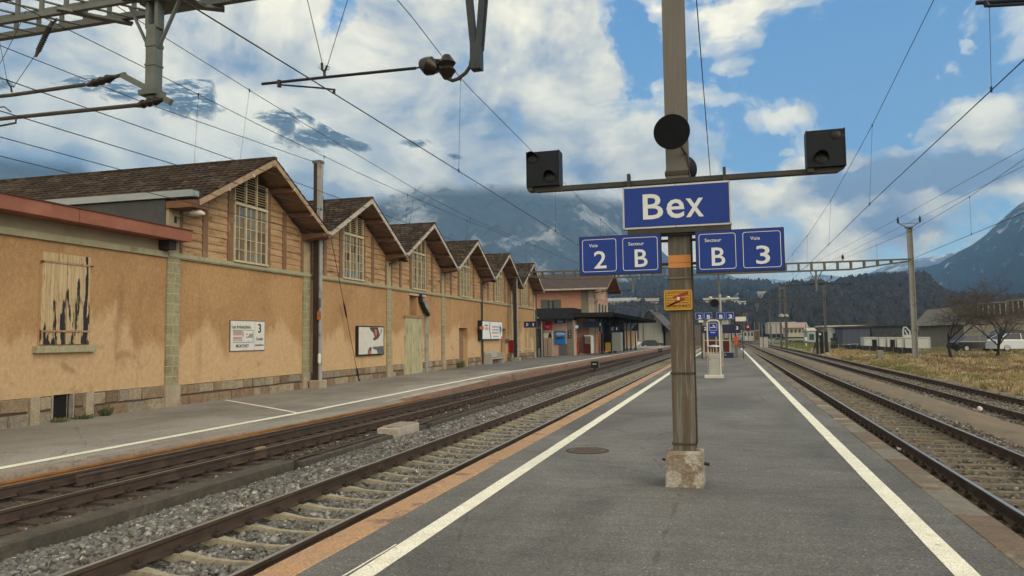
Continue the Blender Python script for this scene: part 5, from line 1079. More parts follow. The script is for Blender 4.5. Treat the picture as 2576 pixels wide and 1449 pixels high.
ar_ = MB(); ar_.prism([(DX1-.045, 2.268), (xm-.07, 2.20), (xm-.03, 2.192), (DX1-.045, 2.222)], YD-.0032, YD-.0022).prism([(xm-.07, 2.197), (xm+.05, 2.195), (xm+.09, 2.17), (xm+.01, 2.183)], YD-.0035, YD-.0022).prism([(xm+.09, 2.172), (xm+.01, 2.182), (DX0+.03, 2.085), (DX0+.05, 2.115), (xm, 2.145)], YD-.0038, YD-.0022)
ar_.build('red_arrow', mat('sign_red', (.27, .022, .016), (.22, .03, .018), 6, .5), dg)
MB().prism([(xm-.012, 2.203), (xm+.02, 2.200), (xm+.018, 2.168), (xm-.01, 2.165)], YD-.005, YD-.0039).build('sticker', M_WHITE, dg)

def sign_panel(x0, x1, z0, z1, y0, y1, parent, frame, face, b=.018, skew=0):
    MB().bev(x0, x1, y0, y1, z0, z1, .004).build('sign_box', frame, parent); MB().box(x0+b, x1-b, y0-.003, y0, z0+b, z1-b).build('face', face, parent)
M_SRIM = mat('sign_rim_white', (.50, .51, .52), (.42, .43, .44), 3, .4); M_SBOX = mat('sign_box_dark_blue', (.018, .024, .06), (.014, .018, .045), 2, .4)
bx_ = thing('station_sign', 'large blue Bex name board with white rim hung in front of the sign pole', 'station sign', (-.54, 8.80, 3.0))
sign_panel(-1.162, .082, 3.018, 3.528, 8.79, 8.90, bx_, M_SRIM, M_BLUE, .020)
MB().box(-1.11, .075, 8.80, 9.0, 2.955, 3.016).box(-1.0, -.1, 8.85, 8.95, 2.93, 2.955).build('lower_housing', M_STEELD, bx_)
ftext('lettering', 'B', -.805, 8.787, 3.275, .235, .300, M_LET, bx_, bold=.010); ftext('lettering', 'e', -.545, 8.787, 3.235, .205, .225, M_LET, bx_, bold=.010); ftext('lettering', 'x', -.325, 8.787, 3.235, .200, .220, M_LET, bx_, bold=.010)
for x in (-1.11, .0):
    MB().box(x, x+.035, 8.84, 8.94, 3.53, 3.70).build('hanger', M_STEELD, bx_)
q = MB()
for u in (-1.152, -.54, .072):
    for v in (3.028, 3.518): q.lathe((u, 8.789, v), [(.006, 0), (.005, -.004)], 6, 'y')
q.build('rim_screws', M_STEELD, bx_)
MB().box(-1.05, -1.02, 8.82, 8.86, 3.53, 3.57).build('clip', M_BLACK, bx_)
def plate(x0, x1, z0, z1, cells, label, y=8.80):
    t = thing('platform_sign', label, 'platform sign', ((x0+x1)/2, y, z0), group='track and sector signs on the sign pole')
    MB().bev(x0, x1, y, y+.11, z0, z1, .004).build('sign_box', M_SBOX, t); MB().box(x0+.012, x1-.012, y-.003, y, z0+.012, z1-.012).build('face', M_BLUE, t)
    n = len(cells); wc = (x1-x0)/n
    for i, (small, big) in enumerate(cells):
        a, b = x0+i*wc+.038, x0+(i+1)*wc-.038; c, d_ = z0+.038, z1-.038; o = .006; fr = MB(); rr = .03
        def rr_pts(a, b, c, d_, rr):
            P_ = []
            for cx_, cz_, a0 in ((b-rr, d_-rr, 0), (a+rr, d_-rr, 90), (a+rr, c+rr, 180), (b-rr, c+rr, 270)):
                for k in range(0, 91, 18): P_.append((cx_+rr*math.cos(rad(a0+k)), cz_+rr*math.sin(rad(a0+k))))
            return P_
        A, B_ = rr_pts(a, b, c, d_, rr), rr_pts(a+o, b-o, c+o, d_-o, rr-.005); m_ = len(A)
        fr.add([(u, y-.0055, v) for u, v in A]+[(u, y-.0055, v) for u, v in B_], [(k, (k+1) % m_, m_+(k+1) % m_, m_+k) for k in range(m_)]); fr.build('outline', M_LET, t, fix=False)
        cx_ = (a+b)/2
        ftext('lettering', small, cx_-.07 if small == 'Voie' else cx_-.045, y-.004, d_-.075, .105 if small == 'Voie' else .185, .040, M_LET, t, bold=.008, depth=.003)
        ftext('lettering', big, cx_+.01, y-.004, c+.145, .150, .21, M_LET, t, bold=.010, depth=.003)
    return t
plate(-1.70, -.725, 2.487, 2.957, [('Voie', '2'), ('Secteur', 'B')], 'blue double sign reading Voie 2 Secteur B left of the pole')
plate(-.330, .643, 2.468, 2.957, [('Secteur', 'B'), ('Voie', '3')], 'blue double sign reading Secteur B Voie 3 right of the pole')
br = MB()
for z in (2.60, 2.88): br.box(-.76, -.30, 8.945, 8.985, z-.015, z+.015).box(-.76, -.74, 8.86, 8.985, z-.02, z+.02).box(-.32, -.30, 8.86, 8.985, z-.02, z+.02)
br.build('sign_brackets', M_STEELD, sp_)
bar = thing('crossbar', 'long dark horizontal bar across the sign pole carrying the two black signal boxes', 'crossbar', (PX, 8.92, 3.6))
MB().prism([(-2.33, 3.60), (-2.25, 3.565), (1.24, 3.56), (1.31, 3.60), (1.31, 3.615), (-2.33, 3.622)], 8.88, 8.98).build('bar', M_STEELD, bar)
for (x0, x1, z0, z1, lb) in ((-2.345, -1.95, 3.625, 4.06, 'left black signal box with two hooded lamps at the end of the crossbar'), (.925, 1.31, 3.618, 4.035, 'right black scuffed signal box with one dark lens at the end of the crossbar')):
    t = thing('signal_box', lb, 'signal lamp', ((x0+x1)/2, 8.85, z0), group='black signal boxes on the crossbar')
    mk = mat('signal_black_%d' % (x0 > 0), (.006, .008, .013), (.009, .012, .02), 6, .5, spec=.2, c3=(.10, .115, .14) if x0 > 0 else None, s3=3.2, lo3=.61, hi3=.70)
    MB().bev(x0, x1, 8.82, 9.02, z0, z1, .006).box(x0-.012, x0, 8.815, 9.03, z0-.004, z1+.004).box(x1, x1+.012, 8.815, 9.03, z0-.004, z1+.004).build('housing', mk, t)
    MB().prism([(x0, z0-.05), (x0+.06, z0-.05), (x0+.06, z0), (x0-.02, z0)], 8.84, 9.0).build('base_plate', M_STEELD, t)
    for (u, v, r_) in (((x0+.07, z1-.085, .075), (x0+.29, z0+.10, .078)) if x0 < 0 else ((x0+.14, z0+.095, .080), (x0+.30, z1-.07, .06))):
        sv = MB(); n = 16; vs = []
        for k in range(n+1):
            a = rad(-20+220*k/n); L = .12 if x0 < 0 or r_ > .07 else .01; vs += [(u+r_*math.cos(a), 8.82, v+r_*math.sin(a)), (u+r_*math.cos(a), 8.82-L*max(.15, math.sin(a)), v+r_*math.sin(a)-.01)]
        sv.add(vs, [(2*k, 2*k+1, 2*k+3, 2*k+2) for k in range(n)]); ho = sv.build('hood', mk, t, fix=False)
        MB().lathe((u, 8.815, v), [(r_*.85, 0), (r_*.6, -.006), (.002, -.012)], 16, 'y').build('lens', M_BLACK, ho)
MH = mat('horn_black', (.005, .006, .010), (.007, .008, .013), 3, .55, spec=.15)
for (x, z, r_, y, lb) in ((-.553, 4.105, .205, 8.60, 'large round black loudspeaker facing the viewer high on the sign pole'), (-.50, 3.83, .19, 9.45, 'round loudspeaker facing away behind the sign pole')):
    t = thing('loudspeaker', lb, 'loudspeaker', (x, y, z), group='loudspeakers on the sign pole'); sg = 1 if y < 9 else -1
    MB().lathe((x, y, z), [(r_, 0), (r_+.004, .01*sg), (r_-.01, .02*sg), (r_*.8, .09*sg), (r_*.45, .17*sg), (.07, .22*sg), (.07, .30*sg)], 32, 'y').build('horn', MH, t, smooth=True)
    MB().lathe((x, y-.004*sg, z), [(r_*.97, .003*sg), (r_*.6, .02*sg), (r_*.12, .045*sg), (.012, .01*sg), (.002, -.005*sg)], 32, 'y').build('grille', mat('grille_black', (.003, .0035, .006), (.005, .006, .009), 12, .6, spec=.1), t)
    MB().bar((x, y+.26*sg, z), (PX, 9.07, z-.08), .03).bar((x+.1, y+.1*sg, z-.17), (PX+.12, 9.0, z-.2), .02).build('bracket', M_STEELD, t)

# ------------------------------------------------------------------ other things on the island platform
SY_ = 31.5
sm = thing('smoking_point', 'white framed smoking point with blue cigarette sign and ashtray column', 'ashtray stand', (-.585, SY_, 0))
M_ALU = mat('light_aluminium', (.56, .56, .54), (.48, .48, .46), 4, .4, metal=.15); M_LGR = mat('ashtray_grey', (.35, .35, .34), (.31, .31, .30), 4, .6)
MB().bev(-.965, -.205, SY_-.18, SY_+.25, .0, .125, .02).build('base', M_ALU, sm)
MB().tube([(-.80, SY_, .12), (-.81, SY_, 2.22), (-.78, SY_, 2.31), (-.70, SY_, 2.35), (-.44, SY_, 2.35), (-.36, SY_, 2.31), (-.335, SY_, 2.22), (-.325, SY_, .12)], .032, 8).build('frame', M_ALU, sm, smooth=True)
MB().bev(-.775, -.355, SY_-.12, SY_+.12, .12, .98, .02).build('column', M_LGR, sm)
MB().box(-.775, -.355, SY_-.125, SY_+.10, .80, .805).build('column_joint', M_STEEL, sm)
MB().box(-.755, -.70, SY_-.1235, SY_-.12, .735, .765).build('small_mark', M_RED, sm)
for x in (-.70, -.60): MB().box(x, x+.03, SY_-.02, SY_+.02, .98, 1.27).build('stem', M_ALU, sm)
MB().lathe((-.565, SY_, 1.27), [(.24, 0), (.235, .03), (.15, .06), (.02, .075)], 20).build('ash_cover', M_ALU, sm)
MB().box(-.76, -.39, SY_-.02, SY_+.01, 1.68, 2.26).build('blue_panel', mat('bright_blue', (.006, .028, .28), None, 3, .3), sm)
o_ = MB(); a, b, c, d_ = -.735, -.42, 1.94, 2.23
for w in ((a, b, c, c+.012), (a, b, d_-.012, d_), (a, a+.012, c, d_), (b-.012, b, c, d_)): o_.box(w[0], w[1], SY_-.024, SY_-.02, w[2], w[3])
o_.box(-.69, -.475, SY_-.025, SY_-.0205, 2.05, 2.075).prism([(-.60, 2.13), (-.56, 2.17), (-.48, 2.10), (-.50, 2.08)], SY_-.025, SY_-.0205).build('cigarette_symbol', M_LET, sm)
ftext('lettering', 'Raucher', -.575, SY_-.021, 1.86, .19, .06, M_LET, sm, bold=.02)
# second sign pole
p2 = thing('sign_pole', 'shorter grey sign pole behind the smoking point, with small track signs', 'sign pole', (-.34, 39.5, 0))
MB().tube([(-.34, 39.5, .7), (-.34, 39.5, 3.85)], [.085, .07], 10).build('pole_beam', M_MASTG, p2); MB().bev(-.46, -.24, 39.4, 39.6, 0, .95, .02).build('concrete_foot', M_CONC, p2)
for (x0, x1, tx, lb) in ((-1.60, -.72, '2 B', 'small distant blue 2 B sign over the smoking point'), (-.56, .36, 'B 3', 'small distant blue B 3 sign right of the smoking point')):
    t = thing('platform_sign', lb, 'platform sign', ((x0+x1)/2, 39.3, 2.6), group='track and sector signs on the second pole')
    MB().bev(x0, x1, 39.3, 39.4, 2.52, 2.94, .01).build('sign_box', M_SBOX, t); MB().box(x0+.015, x1-.015, 39.295, 39.3, 2.535, 2.925).build('face', M_BLUE, t)
    for i, ch in enumerate(tx.split()):
        cx_ = x0+(i+.5)*(x1-x0)/2; ftext('lettering', ch, cx_+.02, 39.294, 2.69, .17, .20, M_LET, t, bold=.03)
        f = MB(); a, b = cx_-.19, cx_+.19
        for w in ((a, b, 2.56, 2.57), (a, b, 2.89, 2.90), (a, a+.01, 2.56, 2.90), (b-.01, b, 2.56, 2.90)): f.box(w[0], w[1], 39.290, 39.2945, w[2], w[3])
        f.build('outline', M_LET, t)
MB().box(-1.6, .36, 39.42, 39.46, 2.88, 2.93).build('sign_brackets', M_STEELD, p2)
t = thing('loudspeaker', 'small round black loudspeaker high on the second sign pole', 'loudspeaker', (-.60, 39.2, 3.38)); MB().lathe((-.60, 39.2, 3.38), [(.22, 0), (.20, .03), (.1, .2), (.06, .3)], 20, 'y').build('horn', MH, t)
t = thing('platform_lamp', 'pair of small white globe lamps on top of the second sign pole', 'lamp', (-.34, 39.5, 3.8))
MB().tube([(-.75, 39.5, 3.72), (.05, 39.5, 3.76)], .02, 6).build('arm', M_STEEL, t)
for x in (-.8, .08): MB().lathe((x, 39.5, 3.66), [(.03, -.07), (.09, -.03), (.10, .02), (.05, .07)], 10).build('globe', M_WHITE, t)
# shelter
sh = thing('platform_shelter', 'cream platform waiting shelter with dark red lower panels and a clock', 'shelter', (-.4, 59.5, 0))
MSC = mat('shelter_cream', (.38, .35, .30), (.32, .29, .25), 3, .8); MRED = mat('dark_red_panel', (.085, .016, .016), (.07, .014, .014), 4, .5)
SX0, SX1 = -1.9, .22
MB().box(SX0, SX1, 60.2, 63.5, 2.25, 3.25).box(SX0, SX0+.14, 60.2, 60.35, 0, 2.25).box(SX1-.14, SX1, 60.2, 60.35, 0, 2.25).box(-.95, -.82, 60.2, 60.35, 0, 2.25).box(SX0, SX1, 63.3, 63.5, 0, 2.25).box(SX0, SX1, 60.18, 60.36, 1.28, 1.38).build('walls', MSC, sh)
MB().box(SX0+.14, SX1-.14, 60.24, 60.30, .42, 1.28).build('red_panel', MRED, sh)
MB().box(SX0+.14, SX1-.14, 60.3, 60.33, 1.38, 2.25).build('window', mat('shelter_glass', (.035, .04, .04), (.08, .085, .08), 3, .2), sh)
MB().box(-.82, -.3, 60.25, 60.29, 1.75, 1.80).box(-.35, -.30, 60.25, 60.29, 1.4, 2.2).box(-.25, .05, 60.26, 60.29, 1.5, 2.1).build('notices', MSC, sh)
MB().box(-2.4, .9, 59.2, 64.5, 3.25, 3.42).build('roof', M_STEELD, sh)
ck = thing('station_clock', 'round white station clock hanging on the shelter front', 'clock', (-.18, 59.9, 2.7)); MB().lathe((-.18, 59.95, 2.72), [(.30, 0), (.30, -.06), (.27, -.065)], 24, 'y').build('case', M_STEEL, ck); MB().lathe((-.18, 59.885, 2.72), [(.27, 0), (.26, -.006)], 24, 'y').build('dial', mat('dial_white', (.55, .60, .62), None), ck)
MB().bar((-.18, 59.87, 2.72), (-.18, 59.87, 2.94), .03, .01).bar((-.18, 59.87, 2.72), (-.02, 59.87, 2.66), .03, .01).build('hands', M_BLACK, ck)
t = thing('departure_sign', 'long dark blue hanging departure board with a 3 in front of the shelter', 'departure board', (.5, 55, 2.8)); X0, _, Z1 = P(1815, 816, 55); X1, _, Z0 = P(1864, 838, 55)
MB().bev(X0, X1, 55, 55.2, Z0, Z1, .02).build('sign_box', M_SBOX, t); ftext('lettering', '3', X1-.25, 54.99, (Z0+Z1)/2+.05, .16, .24, M_LET, t, bold=.03)
t2 = thing('departure_sign', 'dark blue hanging departure board with a 2 left of the smoking point frame', 'departure board', (-1.8, 55, 2.8)); X0, _, Z1 = P(1763, 819, 55); X1, _, Z0 = P(1783, 838, 55)
MB().bev(X0, X1, 55, 55.2, Z0, Z1, .02).build('sign_box', M_SBOX, t2); ftext('lettering', '2', X0+.3, 54.99, (Z0+Z1)/2+.05, .16, .24, M_LET, t2, bold=.03)
for (a, b, c, d_, lb) in ((1850, 1866, 797, 808, 'white lit roof sign above the right departure board'), (1757, 1769, 799, 811, 'white lit roof sign above the left departure board')):
    t = thing('roof_sign', lb, 'sign', P((a+b)/2, d_, 56)); X0, _, Z1 = P(a, c, 56); X1, _, Z0 = P(b if b > 1800 else b, d_, 56); X1 = X1+(.3 if a > 1800 else 0)
    MB().box(X0, X1, 56, 56.2, Z0, Z1).build('panel', M_WHITE, t)
MB().box(-2.4, 2.0, 56.2, 56.35, 3.35, 3.45).box(-1.9, -1.8, 56.2, 56.3, 0, 3.4).box(1.0, 1.06, 56.2, 56.3, 0, 3.4).build('sign_brackets', M_STEELD, t)
t = thing('blue_bin', 'low dark blue box standing in front of the shelter', 'box', (0, 58.2, 0)); X0, _, _ = P(1820, 882, 58.5); MB().bev(-.32, .38, 58.5, 59.2, .02, .40, .02).build('box_body', mat('navy', (.014, .024, .07), None, 3, .5), t); ftext('lettering', 'A', -.2, 58.49, .24, .1, .12, M_LET, t)
t = thing('emergency_post', 'grey post with an orange box standing right of the shelter', 'post', (.57, 58.9, 0)); MB().box(.46, .68, 58.9, 59.1, 0, .95).build('post', M_STEEL, t); MB().bev(.44, .72, 58.85, 59.1, .95, 1.62, .02).build('orange_box', mat('signal_orange', (.50, .085, .02), None, 3, .5), t); MB().box(.50, .58, 58.9, 58.98, 1.62, 3.4).build('pole', M_BLACK, t)

# ------------------------------------------------------------------ station building, canopy and things beside it
def RX(x, y, Y): return P(x, y, Y)[0]
def RZ(x, y, Y): return P(x, y, Y)[2]
M_PINK2 = mat('pink_render', (.43, .235, .165), (.39, .21, .15), 1.2, .9, c3=(.36, .22, .16), s3=.7)
M_PINK3 = mat('pink_render_pale', (.46, .30, .25), (.42, .27, .225), 1.2, .9)
M_QUOIN = mat('quoin_stone', (.20, .18, .145), (.15, .135, .11), 3, .9, bump=.3, bscale=8)
M_SLT = mat('charcoal_roof', (.012, .0115, .013), (.017, .016, .017), 2, .95, spec=.05)
M_ROOF2 = mat('station_roof_tiles', (.048, .036, .033), (.07, .05, .045), 4, .9, bump=.8, bscale=12, stretch=(1, 1, 4))
st = thing('station_building', 'two-storey pink station building with grey shutters and dark tiled roof', 'station building', (-20, 88, -.25))
YB = 86; XC = RX(1495, 720, YB); ZE = RZ(1450, 722, YB)
MB().box(-34, XC, YB, YB+10, -.4, ZE).build('wall', M_PINK2, st)
MB().box(XC-1.6, XC-.75, YB-.04, YB, -.2, ZE-.1).build('quoin', M_QUOIN, st); MB().box(XC-.70, XC-.0, YB-.05, YB+.3, -.2, ZE).build('corner_trim', M_BARGEW, st)
ZR = RZ(1450, 688, YB+5)
rf = MB(); rf.add([(-36, YB-1.2, ZE-.25), (XC+1.7, YB-1.2, ZE-.25), (XC+1.7, YB+5, ZR), (-36, YB+5, ZR), (XC+1.7, YB+11.2, ZE-.25), (-36, YB+11.2, ZE-.25)], [(0, 1, 2, 3), (3, 2, 4, 5)]); ro = rf.build('roof', M_ROOF2, st, fix=False)
MB().add([(XC+1.7, YB-1.2, ZE-.30), (XC+1.7, YB+5, ZR-.05), (XC+1.7, YB+11.2, ZE-.30), (XC+1.7, YB+11.2, ZE-.55), (XC+1.7, YB+5, ZR-.3), (XC+1.7, YB-1.2, ZE-.55), (XC, YB-1.2, ZE-.35), (XC, YB+5, ZR-.1), (XC, YB+11.2, ZE-.35)], [(0, 1, 4, 5), (1, 2, 3, 4), (0, 6, 7, 1), (1, 7, 8, 2)]).build('gable_overhang', M_SOFF, ro, fix=False)
MB().box(-36, XC+1.7, YB-1.32, YB-1.2, ZE-.42, ZE-.24).build('gutter', M_BARGEW, ro)
MB().add([(XC, YB, ZE), (XC, YB+10, ZE), (XC, YB+5, ZR-.2)], [(0, 1, 2)]).build('gable_wall', M_PINK2, st, fix=False)
MB().box(XC+.02, XC+.08, YB+1.6, YB+8.6, ZE-5.3, ZE-2.0).build('window', MAT['shelter_glass'], st)
for k in range(4): MB().box(XC+.05, XC+.15, YB+1.2+k*2.3, YB+1.7+k*2.3, ZE-5.5, ZE-1.8).build('window_trim', M_BARGEW, st)
MB().box(XC+.9, XC+1.3, YB-.8, YB-.4, ZE-1.6, ZE-.5).tube([(XC+1.0, YB-1.2, ZE-.5), (XC+.5, YB-.9, ZE-1.6), (XC+.1, YB-.1, ZE-1.9)], .09, 6).build('downpipe', M_BARGEW, st)
wx0, wx1 = RX(1378, 760, YB), RX(1388.5, 760, YB)
wz0, wz1 = RZ(1383, 779, YB), RZ(1383, 754, YB); a, b = RX(1379, 770, YB), RX(1393.5, 770, YB)
wn = MB().box(a, b, YB-.06, YB, wz0, wz1).build('window', MAT['shelter_glass'], st); MB().box((a+b)/2-.02, (a+b)/2+.02, YB-.09, YB-.06, wz0, wz1).box(a, b, YB-.09, YB-.06, wz1-.05, wz1).build('window_frame', M_BARGEW, wn)
for u0, u1 in ((a-.85, a-.04), (b+.04, b+.85)): MB().box(u0, u1, YB-.1, YB-.01, wz0, wz1).build('shutter', mat('grey_shutter', (.085, .105, .11), (.07, .085, .09), 3, .7, stretch=(1, 1, 6)), st)
Y1 = 78; wg = thing('station_wing', 'low pale pink station wing with charcoal roof behind the last shed gable', 'station wing', (-17, 78, -.25))
xl, xq, xr = RX(1352, 850, Y1), RX(1427, 850, Y1), RX(1443, 850, Y1); zt_ = RZ(1400, 803, Y1)
MB().box(xl-8, xr, Y1, Y1+7, -.4, zt_).build('wall', M_PINK3, wg); MB().box(xq, xr+.02, Y1-.03, Y1, -.3, zt_).build('quoin', M_QUOIN, wg); MB().box(RX(1407, 880, Y1), xq, Y1-.06, Y1, -.3, RZ(1400, 866, Y1)).build('base_panel', mat('grey_slats', (.12, .125, .13), (.07, .073, .078), 9, .8, stretch=(6, 1, .1)), wg)
xa = RX(1350, 790, Y1-1); zr0, zr1 = RZ(1400, 801, Y1-1.0), RZ(1400, 775, Y1+2)
MB().add([(xl-9, Y1-1.2, zr0), (RX(1441, 800, Y1-1.2), Y1-1.2, zr0), (RX(1441, 775, Y1+2), Y1+2, zr1), (xl-9, Y1+2, zr1), (xl-9, Y1-1.2, zr0-.18), (RX(1441, 800, Y1-1.2), Y1-1.2, zr0-.18), (RX(1441, 775, Y1+2), Y1+7, zr1), (RX(1441, 775, Y1+2), Y1+7, zr0-.18)], [(0, 1, 2, 3), (0, 4, 5, 1), (1, 5, 7, 6, 2)]).build('roof', M_SLT, wg, fix=False)
def pan(name, label, cat, x0, y0, x1, y1, Y, m, th=.05, texts=(), group=None, extra=None):
    a, _, zb_ = P(x0, y1, Y); b, _, za_ = P(x1, y0, Y); t = thing(name, label, cat, ((a+b)/2, Y, zb_), group=group)
    MB().box(a, b, Y, Y+th, zb_, za_).build('panel', m, t)
    for (tx, u, v, w, h, mm) in texts: ftext('lettering', tx, a+(b-a)*u, Y-.002, zb_+(za_-zb_)*v, (b-a)*w, (za_-zb_)*h, mm, t, bold=.03, depth=.006)
    if extra: extra(t, a, b, zb_, za_, Y)
    return t
ys_ = Y1-.12
pan('station_sign', 'small blue Bex name board on the pink station wing wall', 'station sign', 1396, 801, 1423, 814, ys_, M_BLUE, .06, (('Bex', .5, .5, .6, .62, M_LET),), extra=lambda t, a, b, c, d_, Y: MB().box(a-.06, b+.06, Y+.02, Y+.09, c-.06, d_+.03).build('rim', M_SRIM, t))
pan('strip_lamp', 'pale strip lamp above the small Bex board', 'lamp', 1387, 798, 1426, 801, ys_-.3, M_WHITE, .2)
M_MAG = mat('magenta_print', (.50, .018, .10), (.46, .016, .09), 3, .5); M_BLP = mat('blue_print', (.012, .17, .50), (.012, .10, .38), 1, .4)
pan('advert_poster', 'magenta poster with white lettering on the pink wing wall', 'poster', 1366, 809, 1388, 831, ys_, M_MAG, .04, (('PUBLIC', .5, .48, .72, .10, M_LET), ('soldes', .52, .32, .45, .08, M_LET), ('M', .05, .85, .35, .25, M_LET)))
pan('advert_poster', 'white and green poster with dark figure under the magenta poster', 'poster', 1366, 832, 1391, 852, ys_, M_WHITE, .04, extra=lambda t, a, b, c, d_, Y: (MB().box(a+.05, b-.1, Y-.005, Y, d_-.22, d_-.06).build('print_band', mat('olive_print', (.25, .27, .08), None), t), MB().prism([(b-.55, c), (b-.12, c), (b-.15, c+.4), (b-.25, c+.62), (b-.42, c+.6), (b-.52, c+.35)], Y-.008, Y).build('print_figure', M_INK, t)))
def carprint(t, a, b, c, d_, Y):
    MB().prism([(a+.1, c+1.05), (a+.25, c+1.25), (b-.15, c+1.2), (b-.05, c+1.02), (b-.3, c+.9), (a+.3, c+.88)], Y-.006, Y).build('print_cloud', mat('pale_cyan_print', (.35, .52, .60), None), t)
    MB().prism([(a+.05, c+.62), (a+.3, c+.74), (b-.3, c+.80), (b-.12, c+.70), (b-.3, c+.60), (a+.2, c+.50)], Y-.006, Y).build('print_car', M_INK, t)
pan('advert_poster', 'tall bright blue poster with white 0.9% lettering on the wing wall', 'poster', 1396, 832, 1422, 866, ys_, M_BLP, .06, (('0,9%', .5, .67, .62, .10, M_INK),), extra=carprint)
pan('notice_panel', 'narrow dark sign column with small white pictograms on the stone quoin', 'sign', 1430, 831, 1437, 850, ys_, M_SBOX, .05, (('A', .5, .82, .4, .14, M_LET), ('B', .5, .5, .4, .14, M_LET), ('C', .5, .2, .4, .14, M_LET)))
for k, (a, b, y0_, y1_, lb) in enumerate(((1365, 1376, 849, 893, 'taller pallet-like stack of pale crates beside the wing wall'), (1380, 1389, 849, 891, 'narrower stack of pale crates next to the taller stack'))):
    Yc = 74.6-k*.0; X0, _, zb_ = P(a, y1_, Yc); X1, _, zt2 = P(b, y0_, Yc)
    for i in range(10):
        z0 = -.25+i*(zt2+.25)/10; zz0 = z0; h = (zt2+.25)/10
        t = thing('wooden_crate', ('crate %s of the ' % ['at the very bottom', 'second from the bottom', 'third from the bottom', 'fourth from the bottom', 'fifth from the bottom', 'fifth from the top', 'fourth from the top', 'third from the top', 'second from the top', 'on the very top'][i])+['left, taller crate stack', 'right, narrower crate stack'][k]+' by the wing wall', 'crate', ((X0+X1)/2, Yc, zz0), group='crates stacked by the station wing')
        q = MB(); q.box(X0, X1, Yc, Yc+.5, z0+.02, z0+.05)
        for yy in (Yc, Yc+.48): q.box(X0, X1, yy, yy+.02, z0+.02, z0+h*.40).box(X0, X1, yy, yy+.02, z0+h*.52, z0+h*.86)
        for xx in (X0, X1-.03): q.box(xx, xx+.03, Yc+.02, Yc+.48, z0+.02, z0+h*.86)
        q.build('crate_body', mat('pale_crate_wood', (.42, .36, .28), (.34, .28, .21), 6, .8), t)
kx, _, _ = P(1358, 890, 73.5)
kk = thing('kiosk_door', 'narrow dark kiosk front with pale green lower panel at the end of the goods shed', 'kiosk', (kx, 73.5, -.25))
X0 = RX(1350, 870, 73.5); X1 = RX(1362.5, 870, 73.5)
MB().box(X0, X1, 73.5, 74.4, -.3, 2.6).build('booth', M_STEELD, kk); MB().box(X0+.18, X1-.18, 73.44, 73.5, -.2, .62).build('green_panel', mat('mint_panel', (.20, .30, .235), None, 3), kk); MB().box(X0+.1, X1-.2, 73.44, 73.5, .7, 2.3).build('door_glass', MAT['shelter_glass'], kk)
MB().tube([(X1+.05, 73.4, -.25), (X1+.05, 73.4, 3.4), (X0, 73.2, 3.9)], .05, 6).build('downpipe', M_BARGEW, kk)
MB().add([(X0-1.5, 71.5, 3.55), (X1+.6, 73.2, 3.45), (X1+.6, 77, 3.45), (X0-1.5, 77, 3.7), (X0-1.5, 71.5, 3.75), (X1+.6, 73.2, 3.6), (X1+.6, 77, 3.6), (X0-1.5, 77, 3.9)], [(0, 3, 2, 1), (4, 5, 6, 7), (0, 1, 5, 4), (1, 2, 6, 5)]).build('small_roof', M_SLT, kk)
# track sign by the far mast
X0, _, Z1_ = P(1318, 809, 60.3); X1, _, Z0_ = P(1349, 824, 60.3)
t = thing('platform_sign', 'dark D 1 sector sign hanging beside the mast at the far end of the shed', 'platform sign', (X0, 60.3, Z0_)); MB().bev(X0, X1, 60.3, 60.42, Z0_, Z1_, .01).build('sign_box', M_SBOX, t)
ftext('lettering', 'D', X0+(X1-X0)*.27, 60.295, (Z0_+Z1_)/2, .17, .24, M_LET, t, bold=.03); ftext('lettering', '1', X0+(X1-X0)*.76, 60.295, (Z0_+Z1_)/2, .09, .24, M_LET, t, bold=.03)
# canopy
M_CAN = mat('canopy_roof', (.018, .018, .018), (.026, .025, .024), 1.5, .9, spec=.05); M_CANU = mat('canopy_underside', (.008, .007, .007), None, 2, .95, spec=.02); M_COLM = mat('canopy_column', (.022, .020, .018), None, 3, .5)
cn = thing('platform_canopy', 'long black platform canopy on slim dark columns in front of the station', 'canopy', (-13, 98, -.25))
CXL, CXR = RX(1442, 790, 78), RX(1541, 789, 78); ZC = RZ(1500, 787, 78)
cx2 = CXR; yfar = 122
MB().add([(CXL, 78, ZC-.10), (CXR, 78, ZC-.10), (CXR+.5, yfar, ZC-.10), (CXL, yfar, ZC-.10), (CXL, 78, ZC+.05), (CXR, 78, ZC+.02), (CXR+.5, yfar, ZC+.02), (CXL, yfar, ZC+.3)], [(4, 5, 6, 7)]).box(CXL, CXR, 77.96, 78.06, ZC-.42, ZC+.05).build('roof', M_CAN, cn, fix=False)
MB().add([(CXR, 78, ZC-.40), (CXR+.5, yfar, ZC-.40), (CXR+.5, yfar, ZC+.02), (CXR, 78, ZC+.02), (CXL, 78, ZC-.42), (CXL, yfar, ZC-.42)], [(0, 1, 2, 3), (0, 4, 5, 1)]).build('underside', M_CANU, cn, fix=False)
for i, (fx, fy) in enumerate(((610, 415), (790, 392), (915, 372), (1215, 330), (1320, 320), (1435, 310))):
    px, py = (2280+fx*.15528)*.6389, (1330+fy*.15528)*.6389; x, y, _ = G(px, py, -.25)
    q = MB(); q.tube([(x, y, -.2), (x, y, ZC-.4)], [.10, .075], 8); q.lathe((x, y, -.25), [(.22, 0), (.20, .15), (.11, .5)], 8); q.bar((x, y, ZC-1.2), (x-.8, y, ZC-.42), .08); q.bar((x, y, ZC-1.2), (x+.5, y, ZC-.42), .08)
    q.build('column', M_COLM, cn)
pan('canopy_wall', 'pink shaded station wall under the canopy with doors', 'wall', 1444, 801, 1480, 890, 80, mat('pink_shaded', (.25, .14, .115), (.20, .115, .095), 1.5, .9), .2)  # station pink darkened in the colour for the shade under the canopy
